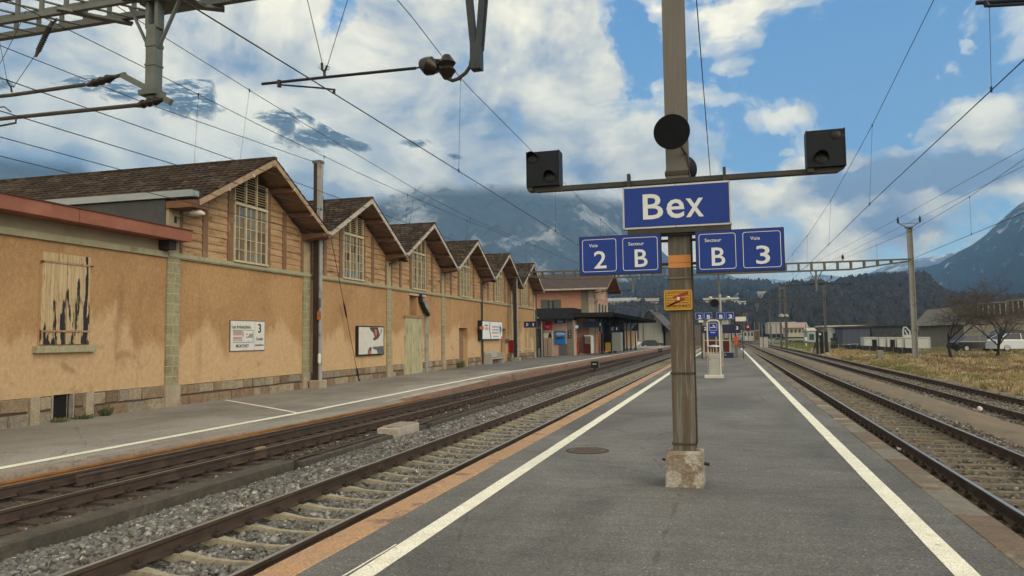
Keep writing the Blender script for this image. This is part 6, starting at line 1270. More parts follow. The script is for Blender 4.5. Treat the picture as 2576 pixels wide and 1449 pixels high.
pan('shop_front', 'dark glazed entrance wall under the canopy', 'shop front', 1480, 801, 1570, 884, 90, mat('dark_shopfront', (.008, .009, .011), (.03, .028, .028), 2.5, .8, stretch=(2, 1, .2), spec=.05), .2)
pan('departure_board', 'wide dark blue departure board with a 1 hanging under the canopy', 'departure board', 1467, 808, 1513, 824, 79, mat('deep_blue', (.008, .018, .06), None, 3, .3), .2, (('1', .93, .5, .035, .5, M_LET),))
pan('platform_sign', 'dark C 1 sector sign under the canopy', 'platform sign', 1534, 820, 1557, 834, 88, M_SBOX, .1, (('C', .3, .5, .2, .5, M_LET), ('1', .75, .5, .1, .5, M_LET)))
pan('small_screen', 'small pale blue lit screen at the canopy corner', 'screen', 1442.5, 818, 1454, 826, 79, mat('screen_blue', (.20, .42, .55), None, 3, .4, emit=.35), .1)
vm = pan('vending_machine', 'red and white vending machine under the canopy', 'vending machine', 1469, 843, 1489, 889, 79.5, mat('vending_red', (.075, .006, .008), (.06, .005, .006), 3, .4), .8)
a, _, c = P(1469, 889, 79.4); b, _, d_ = P(1493, 843, 79.4); MB().box(a+.1, b-.35, 79.42, 79.5, d_-.95, d_-.15).build('display', mat('display_grey', (.14, .125, .12), (.10, .09, .09), 4), vm); MB().box(a+.05, b-.1, 79.4, 79.5, d_-.12, d_).box(b-.32, b-.1, 79.4, 79.9, c, d_-.12).build('white_trim', M_WHITE, vm)
pan('yellow_machine', 'yellow ticket machine beside the canopy column', 'ticket machine', 1523, 862, 1534, 884, 84, mat('yellow_paint', (.33, .20, .02), None, 3, .5), .5)
pan('orange_cabinet', 'small orange cabinet left of the vending machine', 'cabinet', 1448, 860, 1457, 889, 79.6, mat('dull_orange', (.26, .06, .02), (.12, .05, .03), 3), .4)
pan('glass_booth', 'pale glazed booth under the canopy', 'booth', 1540, 836, 1562, 883, 87, mat('booth_glass', (.26, .29, .28), (.17, .20, .19), 3, .3, stretch=(4, 1, .2)), 1.5)
pan('peach_kiosk', 'peach-coloured small building beyond the canopy columns', 'small building', 1572, 832, 1595, 872, 112, mat('peach_render', (.46, .34, .22), (.40, .29, .19), 2), 4)
# grey gabled shed beyond
gs = thing('gabled_shed', 'pale grey gabled freight shed with wide eaves beyond the canopy', 'shed', P(1640, 862, 180))
Ys = 180; a, b = RX(1607, 850, Ys), RX(1665, 850, Ys); zb_, ze, za_ = RZ(1636, 865, Ys), RZ(1636, 812, Ys), RZ(1632, 782, Ys); xm = (a+b)/2
MB().prism([(a, zb_-1), (b, zb_-1), (b, ze), (xm, za_), (a, ze)], Ys, Ys+30).build('wall', mat('pale_grey_boards', (.28, .285, .26), (.22, .225, .205), 1, .9, stretch=(6, 1, .2)), gs)
for sg, e in ((-1, a-2), (1, b+2)): sl_ = (za_-ze)/(xm-a); MB().add([(xm, Ys-2, za_+.3), (e, Ys-2, za_+.3-sl_*abs(e-xm)), (e, Ys+32, za_+.3-sl_*abs(e-xm)), (xm, Ys+32, za_+.3), (xm, Ys-2, za_+.05), (e, Ys-2, za_+.05-sl_*abs(e-xm))], [(0, 1, 2, 3), (0, 4, 5, 1)]).build('roof', mat('grey_brown_roof', (.085, .08, .078), (.07, .065, .063), 1), gs, fix=False)
MB().box(xm-1.0, xm+1.0, Ys-.1, Ys, ze+.5, ze+1.9).build('window', MAT['shelter_glass'], gs)
MB().box(b+.5, b+14, Ys+4, Ys+24, zb_-1, ze-.6).build('side_wing', mat('side_brown', (.13, .11, .09), (.09, .075, .065), 1, stretch=(4, 4, .3)), gs)
# ------------------------------------------------------------------ small things on the left tracks
for k, (fx, fy, lb) in enumerate(((400, 790, 'dark dwarf signal with a pale slot beside the leftmost track'), (2060, 345, 'distant dwarf signal by the leftmost track near the canopy'))):
    px, py = (2280+fx*.15528)*.6389, (1330+(fy+60)*.15528)*.6389; x, y, _ = G(px, py, -.6); t = thing('dwarf_signal', lb, 'signal', (x, y, -.6))
    MB().box(x-.05, x+.05, y-.05, y+.05, -.7, -.35).build('post', M_CLIP, t); MB().bev(x-.26, x+.26, y-.1, y+.12, -.38, .10, .06).build('housing', M_BLACK, t); MB().box(x-.12, x+.14, y-.11, y-.1, -.14, -.09).build('slot', M_SRIM, t)
    MB().box(x+.27, x+.31, y-.16, y+.1, -.36, .16).build('side_shield', M_STEEL, t)
x, y, _ = G(1475, 868, -.5)

# ------------------------------------------------------------------ dry grass and weeds on the bank
def blades(name, n, x0, x1, y0, y1, h0, h1, mats, w=.012, acc=None, tuft=9):
    c = int(n/tuft); cx_ = rng.uniform(x0, x1, c); cy_ = rng.uniform(y0, y1, c)
    k = frustum(np.stack([cx_, cy_, np.full(c, -.4)], 1)); 
    if acc is not None: k &= acc(cx_, cy_)
    cx_, cy_ = cx_[k], cy_[k]; c = len(cx_); hh = rng.uniform(h0, h1, c)*(1+1.1*fbm(cx_, cy_, 71, 3, .5)); k2 = fbm(cx_, cy_, 77, 3, .35) > -.45; cx_, cy_, hh = cx_[k2], cy_[k2], hh[k2]; c = len(cx_)
    cx_ = np.repeat(cx_, tuft)+rng.normal(0, .08, c*tuft); cy_ = np.repeat(cy_, tuft)+rng.normal(0, .08, c*tuft); hh = np.repeat(hh, tuft)*rng.uniform(.5, 1.1, c*tuft); m_ = c*tuft
    z = terrain(cx_, cy_); z = np.where(cx_ < 9.6, -.55, z); a = rng.uniform(0, 2*math.pi, m_); ln = rng.uniform(.1, .9, m_)*hh; w_ = w*(1+cy_/40)
    b0 = np.stack([cx_-w_, cy_, z-.02], 1); b1 = np.stack([cx_+w_, cy_, z-.02], 1); mid = np.stack([cx_+np.cos(a)*ln*.35, cy_+np.sin(a)*ln*.35, z+hh*.65], 1); top = np.stack([cx_+np.cos(a)*ln, cy_+np.sin(a)*ln, z+hh*rng.uniform(.75, 1, m_)], 1)
    mid2 = mid+np.stack([w_*.9, w_*0, w_*0], 1)
    V = np.stack([b0, b1, mid2, mid, top], 1).reshape(-1, 3); i = np.arange(m_)*5
    F = np.concatenate([np.stack([i, i+1, i+2, i+3], 1)]); o = np_mesh(name, V, F, mats[0]); T3 = None
    me = o.data; 
    for mm in mats[1:]: me.materials.append(mm)
    cf = fbm(cx_[::tuft], cy_[::tuft], 83, 4, .22)*1.5+rng.normal(0, .22, c)+.5; me.polygons.foreach_set('material_index', np.repeat(np.clip((cf*len(mats)).astype(int), 0, len(mats)-1), tuft).astype(np.int32)); o.name = name; return stuff(o)
GR = [mat('straw_%s' % n, c, tuple(v*.7 for v in c), 3, .9) for n, c in (('gold', (.34, .255, .135)), ('pale', (.46, .385, .24)), ('brown', (.19, .135, .085)), ('olive', (.19, .185, .085)))]
edge = lambda x, y: x > 9.75+.35*fbm(y*.8, y*0, 3, 3)+np.where(y > 85, .5, 0)
blades('dry_grass', 95000, 9.5, 26, 26, 64, .10, .34, [GR[2], GR[0], GR[1], GR[0], GR[3]], .012, edge)
blades('dry_grass', 50000, 9.5, 30, 62, 110, .12, .36, [GR[0], GR[1], GR[3], GR[3]], .018, edge)
blades('green_grass', 30000, 10, 40, 95, 190, .12, .3, [GR[3], mat('grass_green', (.15, .18, .055), (.11, .14, .04), 2, .9)], .03, lambda x, y: x > 10.5)
blades('track_weeds', 5000, 5.2, 7.0, 14, 70, .03, .09, [GR[2], GR[0]], .010, lambda x, y: fbm(x*1.5, y*.6, 90, 3) > .12, 5)

# ------------------------------------------------------------------ trees
M_BARK = mat('dark_bark', (.042, .034, .03), (.028, .023, .02), 6, .95); M_TWIG = mat('twigs', (.075, .064, .056), (.08, .066, .056), 6, .95)
def bare_tree(label, x, y, z, h, spread, seed, lean=0, group=None, levels=5, r0=.13, dens=1.0, name='bare_tree', nmul=1.0):
    r = random.Random(seed); t = thing(name, label, 'tree', (x, y, z), group); tk = MB(); tw = MB()
    def grow(p, d, L, rd, lv):
        n = 4; pts = [Vector(p)]; dd = Vector(d).normalized(); rs = [rd]
        for i in range(n):
            dd = (dd+Vector((r.uniform(-1, 1), r.uniform(-1, 1), r.uniform(-.6, .8)))*.16).normalized(); pts.append(pts[-1]+dd*L/n); rs.append(rd*(1-.5*(i+1)/n))
        (tk if lv < 2 else tw).tube(pts, rs, 6 if lv < 2 else 3, cap=False)
        if lv >= levels: return
        m = int((3+r.random()*2+(2 if lv in (0, 3, 4) else 0))*nmul)
        for i in range(m):
            f = r.uniform(.3, 1) if lv else r.uniform(.45, 1); q = pts[0].lerp(pts[-1], f) if False else pts[min(n, max(1, int(round(f*n))))]
            a = r.uniform(0, 2*math.pi); up_ = r.uniform(.0, .75) if lv < 2 else r.uniform(-.4, .7)
            nd = (dd*.55+Vector((math.cos(a)*spread, math.sin(a)*spread, up_))).normalized(); grow(q, nd, L*(r.uniform(.95, 1.25) if lv == 0 else r.uniform(.55, .8)), max(.006, rs[min(n, max(1, int(round(f*n))))]*.62), lv+1)
    grow((x, y, z-.1), (lean, 0, 1), h*.22, r0, 0)
    tk.build('trunk', M_BARK, t, smooth=True, fix=False); tw.build('crown', M_TWIG, t, fix=False); return t
q = G(2408, 903, -.25); bare_tree('wide bare gnarled fruit tree standing right of the grey portal mast', q[0]-.3, q[1], -.35, 9.6, .95, 8, -.12, nmul=1.07)
q = G(2507, 901, -.2); bare_tree('bare upright tree with dense twigs in front of the parked cars', q[0], q[1], -.30, 10.2, .75, 15, .05, nmul=1.07)
for i in range(3): bare_tree('tall grey bare tree behind the sawtooth factory, %s' % ['left of its roof', 'twin-topped', 'slender and hazy'][i], *[(56, 190, -1), (47, 170, -1), (66, 200, -1)][i], [17, 11, 14][i], .5, 40+i, levels=4, r0=.25, nmul=1.3)

# ------------------------------------------------------------------ yard, buildings and cars on the right
def f8(x, y): return (1980.6+x*.2311, 670.8+y*.2311)
def f5(x, y): return (1852.8+x*.0992, 766.7+y*.0992)
def Rect(a, b, Y): return P(a[0], a[1], Y)[0], P(b[0], b[1], Y)[0], P(b[0], b[1], Y)[2], P(a[0], a[1], Y)[2]
M_CONT = mat('container_white', (.44, .47, .47), (.38, .41, .41), 2, .7); M_GLS = MAT['shelter_glass']
def building(label, a, b, Y, depth, m, roofm=None, over=0, base=None, wins=0, name='building', cat='building', pitch=0, winm=None, group=None):
    X0, X1, z0, z1 = Rect(a, b, Y); base = z0 if base is None else base; t = thing(name, label, cat, ((X0+X1)/2, Y, base), group)
    MB().box(X0, X1, Y, Y+depth, base-.4, z1).build('wall', m, t)
    if roofm:
        if pitch: MB().add([(X0-over, Y-over, z1), (X1+over, Y-over, z1), (X1+over, Y+depth/2, z1+pitch), (X0-over, Y+depth/2, z1+pitch), (X1+over, Y+depth, z1), (X0-over, Y+depth, z1)], [(0, 1, 2, 3), (3, 2, 4, 5), (1, 4, 2), (0, 3, 5)]).build('roof', roofm, t, fix=False)
        else: MB().box(X0-over, X1+over, Y-over, Y+depth+over, z1, z1+.28).build('roof', roofm, t)
    for i in range(wins):
        w = (X1-X0)/wins; u = X0+i*w+w*.2; MB().box(u, u+w*.6, Y-.06, Y+.0, z1-(z1-base)*.62, z1-(z1-base)*.22).build('window', winm or M_GLS, t)
    return t
# sawtooth factory
M_SAW = mat('grey_board_concrete', (.185, .175, .155), (.14, .132, .118), 1.2, .9, stretch=(5, 5, .12), c3=(.10, .095, .085), s3=1.0)
fac = thing('sawtooth_factory', 'grey concrete factory with three dark sawtooth rooflights behind the bare trees', 'factory', P(2520, 860, 110)); Yf = 112
X0 = RX(2425, 850, Yf); X1 = RX(2760, 850, Yf); zlo = -1.2
MB().box(X0, X1, Yf, Yf+24, zlo, RZ(2480, 815, Yf)).build('wall', M_SAW, fac)
for (xa, xb, yt, yb) in ((2448, 2490, 764, 800), (2489, 2535, 761, 794), (2536, 2580, 755, 790), (2581, 2640, 750, 786)):
    A, B_, z0, z1 = Rect((xa, yt), (xb, yb), Yf-.3); 
    MB().prism([(A, RZ(2480, 815, Yf)-.1), (B_, RZ(2480, 815, Yf)-.1), (B_, z1), (A, z1)], Yf, Yf+24).build('sawtooth', M_SAW, fac)
    MB().prism([(A-2.2, RZ(2480, 815, Yf)), (A, RZ(2480, 815, Yf)), (A, z1-.1)], Yf+.02, Yf+24).build('sloping_roof', M_SAW, fac)
    w = MB().box(A+.2, B_-.1, Yf-.12, Yf, z0, z1-.1).build('rooflight', mat('dark_rooflight', (.016, .017, .018), None, 2, .5), fac)
    for i in range(3): MB().box(A+.5+i*(B_-A)/3, A+.6+i*(B_-A)/3, Yf-.2, Yf-.12, z0+.2, z1-.2).build('mullion', M_LGR, w)
for i, (a, b, Y, dp, m, rm, ov, w, pit, lb) in enumerate((
    (f8(435, 655), f8(905, 800), 175, 12, mat('cream_wall', (.40, .38, .33), (.33, .31, .27), 1), mat('cream_roof', (.46, .44, .36), None), 1.2, 3, 0, 'flat cream-roofed workshop beyond the containers'),
    (f8(480, 680), f8(605, 810), 160, 6, mat('white_wall', (.52, .53, .52), (.46, .47, .46), 1), M_CONT, .2, 2, 0, 'small white gabled house beside the blue-grey hall'),
    (f8(600, 665), f8(905, 820), 150, 14, mat('blue_grey_cladding', (.075, .085, .125), (.055, .062, .095), 1, stretch=(6, 1, .1)), M_STEELD, .4, 0, 0, 'dark blue-grey flat-roofed hall behind the containers'),
    (f8(915, 650), f8(1390, 780), 158, 14, mat('charcoal_wall', (.05, .055, .065), (.04, .045, .052), 1), mat('dark_flat_roof', (.035, .035, .04), None), .5, 5, 0, 'long low charcoal building with small windows'),
    (f8(1390, 640), f8(1760, 720), 165, 10, mat('tan_wall', (.22, .19, .16), (.17, .15, .125), 1), mat('tan_roof', (.30, .25, .21), None), .5, 6, 0, 'low tan building seen through the bare tree'),
    (f5(800, 465), f5(1510, 700), 250, 20, mat('pale_upper_wall', (.36, .34, .31), (.30, .285, .26), .6), M_LGR, .2, 0, 0, 'long pale industrial block beyond the double mast'),
    (f5(1240, 585), f5(1760, 780), 235, 10, MAT['cream_wall'], mat('pinkish_roof', (.33, .245, .215), None), .8, 5, 1.6, 'low workshop with pinkish pitched roof'),
    (f5(1800, 660), f5(2010, 930), 200, 10, mat('pale_blue_wall', (.34, .42, .47), (.28, .35, .40), 1), MAT['cream_roof'], .3, 1, .8, 'pale blue shed beside the dark gate posts'),
    (f5(180, 650), f5(440, 880), 260, 12, MAT['white_wall'], M_STEELD, .4, 3, 0, 'small white yard building with dark roof under the red signal'),
    (f5(455, 660), f5(580, 870), 270, 8, mat('orange_wall', (.40, .17, .10), (.36, .15, .09), 1), MAT['white_wall'], .2, 0, 0, 'small orange and white container hut'),
    (f5(-120, 640), f5(180, 880), 280, 10, mat('graffiti_wall', (.33, .31, .28), (.16, .10, .09), 1.4, lo=.5, hi=.56, c3=(.26, .05, .06), s3=.5), M_STEELD, .2, 0, 0, 'graffiti-covered low wall building behind the shelter'),
    ((1683, 826), (1735, 862), 210, 14, MAT['cream_wall'], M_SLT, .6, 4, 1.5, 'pale depot building left of the smoking point'),
    ((1735, 838), (1765, 858), 190, 8, mat('navy_hut', (.035, .042, .065), None, 2), M_CONT, .4, 0, 0, 'dark navy hut with pale roof between the depot and the shelter'),
    ((1610, 846), (1690, 862), 200, 6, mat('low_wall', (.20, .20, .185), (.15, .15, .14), 1), M_CONC, .2, 6, 0, 'low grey platform building with small openings'))):
    building(lb, a, b, Y, dp, m, rm, ov, -1.2 if a[0] > 1990 else None, w, pitch=pit)
# containers
for i, (xa, xb) in enumerate(((832, 990), (996, 1076), (1082, 1182), (1188, 1268), (1274, 1390), (1396, 1560))):
    X0, X1, z0, z1 = Rect(f8(xa, 768), f8(xb, 885), 100); t = thing('site_container', 'white site container behind the dark fence, %s of the row' % ['leftmost', 'second from left', 'third from left', 'fourth from left', 'second from right', 'rightmost'][i], 'container', ((X0+X1)/2, 100, -1.3), group='row of white site containers')
    MB().bev(X0, X1, 100, 102.4, -1.3, z1, .03).build('container_body', M_CONT, t); MB().box(X0-.02, X1+.02, 99.96, 100.0, z1-.16, z1-.02).box(X0-.02, X0+.08, 99.96, 100, -1.3, z1-.16).box(X1-.08, X1+.02, 99.96, 100, -1.3, z1-.16).build('corner_frame', M_LGR, t)
    if i in (0, 2): MB().box(X0+.9*(X1-X0)-.5, X0+.9*(X1-X0), 99.95, 100, -.9, z1-.3).build('door', MAT['dark_shopfront'], t)
# dark mesh fence
a = G(f8(630, 910)[0], f8(630, 910)[1], -.35); b = G(f8(1365, 962)[0], f8(1365, 962)[1], -.3); fe = thing('mesh_fence', 'low black screen fence in front of the white containers', 'fence', (a[0], a[1], -.4))
A, B_ = Vector(a), Vector(b); q = MB(); n = 9
for i in range(n): p, s_ = A.lerp(B_, i/n), A.lerp(B_, (i+.94)/n); q.add([(p.x, p.y, -.5), (s_.x, s_.y, -.5), (s_.x, s_.y, .34), (p.x, p.y, .34), (p.x, p.y+.04, -.5), (s_.x, s_.y+.04, -.5), (s_.x, s_.y+.04, .34), (p.x, p.y+.04, .34)], [(0, 1, 2, 3), (7, 6, 5, 4), (3, 2, 6, 7), (0, 3, 7, 4), (1, 5, 6, 2)])
q.build('screen', mat('black_mesh', (.018, .019, .02), (.035, .037, .04), 3, .8), fe)
for i in range(n+1): p = A.lerp(B_, i/n); MB().box(p.x-.03, p.x+.03, p.y-.08, p.y-.02, -.5, .42).build('fence_post', M_STEEL, fe)
C2 = Vector(G(f8(2200, 1010)[0], f8(2200, 1010)[1], -.2)); q = MB()
for i in range(26):
    p = B_.lerp(C2, i/26); q.box(p.x-.02, p.x+.02, p.y-.02, p.y+.02, -.5, .38)
q.bar((B_.x, B_.y, .34), (C2.x, C2.y, .38), .03).bar((B_.x, B_.y, -.2), (C2.x, C2.y, -.1), .03); t = q.build('railing_fence', M_STEEL, loc=(B_.x, B_.y, -.4)); tag(t, 'thin grey bar railing right of the black screen fence', 'fence')
a = G(f8(475, 905)[0], f8(475, 905)[1], -.35); MB_ = MB(); b = G(f8(630, 915)[0], f8(630, 915)[1], -.35)
for i in range(12): u = i/12; MB_.box(a[0]+(b[0]-a[0])*u, a[0]+(b[0]-a[0])*(u+.06), a[1], a[1]+.05, -.45, 1.2)
MB_.box(a[0], b[0], a[1]+.05, a[1]+.1, .9, 1.1); tag(MB_.build('slatted_fence', M_BLACK, loc=a), 'short dark slatted fence between the gate posts and the screen fence', 'fence')
gp = thing('gate_posts', 'group of tall black posts with a pale name plate beside the far yard gate', 'gate posts', G(f8(380, 905)[0], f8(380, 905)[1], -.35))
for xa, xb, m in ((312, 345, M_BLACK), (352, 398, M_BLACK), (406, 446, M_BLACK)): X0, X1, z0, z1 = Rect(f8(xa, 708), f8(xb, 908), 90); MB().box(X0, X1, 90, 90.5, -.6, z1).build('post', m, gp)
for xa in (336, 390): X0, X1, z0, z1 = Rect(f8(xa, 700), f8(xa+8, 908), 89.8); MB().box(X0, X1, 89.7, 89.9, -.6, z1).build('edge_post', M_MASTG, gp)
X0, X1, z0, z1 = Rect(f8(345, 725), f8(368, 745), 89.6); MB().box(X0, X1, 89.6, 89.7, z0, z1).build('name_plate', M_WHITE, gp)
X0, X1, z0, z1 = Rect(f8(450, 815), f8(470, 905), 91); tag(MB().bev(X0, X1, 91, 91.8, -.5, z1, .05).build('concrete_pillar', M_CONC, loc=(X0, 91, -.5)), 'pale concrete block right of the black gate posts', 'block')
X0, X1, z0, z1 = Rect(f8(262, 815), f8(312, 905), 92); tag(MB().prism([(X0, -.5), (X1, -.5), (X1, z1), (X0+.6, z1-.3)], 92, 92.6).build('concrete_ramp_wall', M_CONC, loc=(X0, 92, -.5)), 'pale sloping concrete wall left of the black gate posts', 'wall')
X0, X1, z0, z1 = Rect(f8(985, 912), f8(1048, 945), 66); tag(MB().bev(X0, X1, 66, 66.7, -.5, z1+.0, .04).build('grey_box', M_CONC, loc=(X0, 66, -.5)), 'small grey box in the grass before the screen fence', 'box')
# electrical cabinets
for i, (xa, xb, ya, yb) in enumerate(((590, 665, 820, 985), (685, 800, 820, 1010))):
    X0, X1, z0, z1 = Rect(f5(xa, ya), f5(xb, yb), 135); t = thing('track_cabinet', ['narrow grey relay cabinet beyond the platform end, left of the pair', 'wider grey relay cabinet beyond the platform end, right of the pair'][i], 'cabinet', (X0, 135, z0), group='relay cabinets')
    MB().bev(X0, X1, 135, 135.9, -.7, z1, .04).build('cabinet_body', M_LGR, t); MB().box(X0-.05, X1+.05, 134.95, 135.95, z1, z1+.08).build('lid', M_STEEL, t)
# red signal
X0, X1, z0, z1 = Rect(f5(262, 520), f5(318, 680), 150); t = thing('railway_signal', 'railway signal showing a red light beyond the platform', 'signal', ((X0+X1)/2, 150, z0))
MB().bev(X0, X1, 150, 150.3, z0, z1, .05).build('signal_head', M_BLACK, t); xm = (X0+X1)/2
MB().box(xm-.06, xm+.06, 150.1, 150.25, -.7, z1+1.2).build('mast', M_STEEL, t); MB().lathe((xm, 149.98, z1-.32), [(.2, 0), (.19, -.04), (.02, -.06)], 14, 'y').build('red_lamp', mat('red_lamp', (.9, .05, .06), None, 3, .3, emit=1.1), t)
# yard clutter posts
for i, (x, yt, yb, Y) in enumerate(((570, 450, 960, 150), (640, 470, 900, 170), (880, 540, 900, 170), (1000, 480, 830, 185), (455, 440, 860, 200), (1755, 480, 920, 170), (175, 200, 420, 210))):
    X0, X1, z0, z1 = Rect(f5(x, yt), f5(x+14, yb), Y); tag(MB().tube([((X0+X1)/2, Y, -1), ((X0+X1)/2, Y, z1)], .09, 6).build('yard_pole', M_STEEL, loc=((X0+X1)/2, Y, -1)), 'slim steel pole in the far yard, %s' % ['left of the relay cabinets', 'between the relay cabinets', 'right of the relay cabinets', 'before the pale block', 'beside the red signal', 'beside the striped marker post', 'above the shelter roof'][i], 'pole', 'slim poles in the far yard')
X0, X1, z0, z1 = Rect(f5(1730, 820), f5(1800, 1030), 118); t = thing('marker_post', 'white striped marker post in the green grass', 'marker post', ((X0+X1)/2, 118, -.5)); MB().box(X0, X1, 118, 118.1, z1-.55, z1).box(X0+.1, X1-.1, 118, 118.1, z1-1.3, z1-.9).build('panel', M_WHITE, t); MB().box((X0+X1)/2-.05, (X0+X1)/2+.05, 118.1, 118.2, -.6, z1).build('post', M_STEEL, t)
# white tube sculpture behind the containers
a = P(*f8(1300, 750), 110); sc = thing('white_sculpture', 'white bent-tube sculpture standing behind the white containers', 'sculpture', a); F_ = lambda x, y: P(*f8(x, y), 110)
MB().tube([F_(1262, 745), F_(1258, 700), F_(1268, 660), F_(1290, 658), F_(1310, 685), F_(1330, 700), F_(1338, 745)], [.08, .09, .10, .09, .09, .09, .08], 10).tube([F_(1275, 690), F_(1295, 720), F_(1310, 745)], .08, 8).build('tube_body', M_CONT, sc, smooth=True)
MB().box(F_(1255, 745)[0], F_(1350, 745)[0], 109.6, 110.4, -1.2, F_(1255, 742)[2]).build('plinth', M_CONT, sc)
# cars
M_TYRE = mat('tyre', (.012, .012, .013), None, 3, .8); M_CGL = mat('car_glass', (.014, .017, .02), None, 3, .35, spec=.3)
def car(label, x, y, z, yaw, col, L=4.4, W=1.8, H=1.5, group='parked cars', suv=False):
    t = thing('parked_car', label, 'car', (x, y, z), group); t.rotation_euler = (0, 0, yaw)
    def B(mb, name, m, parent=t, **k):
        me_o = mb.build(name, m, None, loc=(0, 0, 0), **k); me_o.parent = parent; return me_o
    h = H; s_ = [(-.5, .30), (-.5, .55), (-.47, .60), (-.40, .63), (-.30, .66), (-.17, .97 if suv else .95), (.10, 1.0), (.30, .97 if suv else .90), (.43, .66), (.49, .62), (.5, .34)]
    body = [(-.5*L, .28), (-.505*L, .55*h), (-.46*L, .60*h), (-.24*L, .66*h), (.44*L, .68*h), (.5*L, .60*h), (.5*L, .28)]
    q = MB(); n = len(body); hw = W/2
    rows = []
    for u, ww in ((-1, .90), (-.97, 1.0), (.97, 1.0), (1, .90)):
        rows.append([(a, u*hw, .28+(b-.28)*ww if b > .3 else b) for a, b in body])
    q.grid([r+[r[0]] for r in rows]); q.add(rows[0], [tuple(range(n))]); q.add(rows[-1], [tuple(range(n))[::-1]]); B(q, 'body', col)
    cab = [(-.24*L, .65*h), (-.13*L, .96*h), (.02*L, h), (.28*L, .97*h), (.44*L, .67*h)]; q = MB(); n = len(cab)
    rows = [[(a, u*hw*(.93-.16*((b-.65*h)/(.35*h))), b) for a, b in cab] for u in (-1, 1)]; q.grid(rows); q.add(rows[0], [tuple(range(n))]); q.add(rows[1], [tuple(range(n))[::-1]]); gl = B(q, 'window', M_CGL)
    q = MB(); q.add([(-.13*L, -hw*.79, .965*h), (.02*L, -hw*.77, 1.006*h), (.28*L, -hw*.79, .976*h), (.28*L, hw*.79, .976*h), (.02*L, hw*.77, 1.006*h), (-.13*L, hw*.79, .965*h)], [(0, 1, 4, 5), (1, 2, 3, 4)])
    for sd in (-1, 1):
        for (a, za, b, zb_) in ((-.24*L, .66*h, -.13*L, .97*h), (.04*L, .66*h, .04*L, 1.0*h), (.44*L, .68*h, .28*L, .98*h)):
            yo = lambda zz: sd*(hw*(.945-.16*((zz-.65*h)/(.35*h)))); q.bar((a, yo(za), za), (b, yo(zb_), zb_), .05)
    B(q, 'roof', col)
    for sx in (-.32, .31):
        for sd in (-1, 1):
            w = MB().lathe((sx*L, sd*(hw-.11), .33), [(.30, -.11), (.335, -.08), (.335, .08), (.30, .11)], 18, 'y'); wo = B(w, 'wheel', M_TYRE); rim = MB().lathe((sx*L, sd*(hw+.005), .33), [(.21, -.012), (.19, .012), (.05, .004)], 10, 'y'); B(rim, 'rim', M_LGR, wo)
    for sd in (-1, 1): B(MB().bev(-.505*L-.01, -.46*L, sd*hw*.86-.14, sd*hw*.86+.06, .45*h, .55*h, .02), 'headlight', MAT['light_aluminium'])
    for sd in (-1, 1): B(MB().bev(.47*L, .5*L+.015, sd*hw*.86-.1, sd*hw*.86+.06, .48*h, .62*h, .02), 'tail_light', M_RED)
    return t
CW = mat('car_white', (.50, .55, .60), (.47, .52, .57), 1, .25, spec=.6); CS = mat('car_silver', (.22, .24, .26), (.20, .22, .24), 1, .3, metal=.4); CB = mat('car_black', (.016, .018, .022), None, 1, .2, spec=.6)
def put(a, zt, Y): x, _, _ = P(a, 870, Y); return x
car('silver-white estate car at the right edge behind the bare tree', put(2562, 0, 76), 76, -.05, rad(190), CW, 4.6, 1.85, 1.62, suv=True)
car('black car with pale bonnet parked between the two bare trees', put(2455, 0, 82), 82, -.15, rad(195), CB, 4.6, 1.85, 1.5)
car('pale grey hatchback half hidden by the upright bare tree', put(2515, 0, 86), 86, .05, rad(185), CS, 4.2, 1.8, 1.5)
car('black estate roof behind the silver-white car', put(2548, 0, 92), 92, .35, rad(185), CB, 4.6, 1.85, 1.6)
for i, (x, Y, c, lb) in enumerate((((f8(560, 0)[0]), 115, CS, 'silver car parked by the cream workshop'), (f8(760, 0)[0], 118, CW, 'white van-like car parked before the blue-grey hall'), (f5(1430, 0)[0], 200, CW, 'white car in the far yard'), (f5(1580, 0)[0], 190, CB, 'dark car in the far yard'), (f5(1060, 0)[0], 185, CS, 'silver car beyond the green grass'), (1592, 165, CW, 'white car beyond the platform canopy'), (1640, 150, CB, 'dark car by the grey gabled shed'))):
    car(lb, P(x, 850, Y)[0], Y, -1.3 if x > 1990 else -.6, rad([180, 185, 170, 190, 5, 200, 190][i]), c)

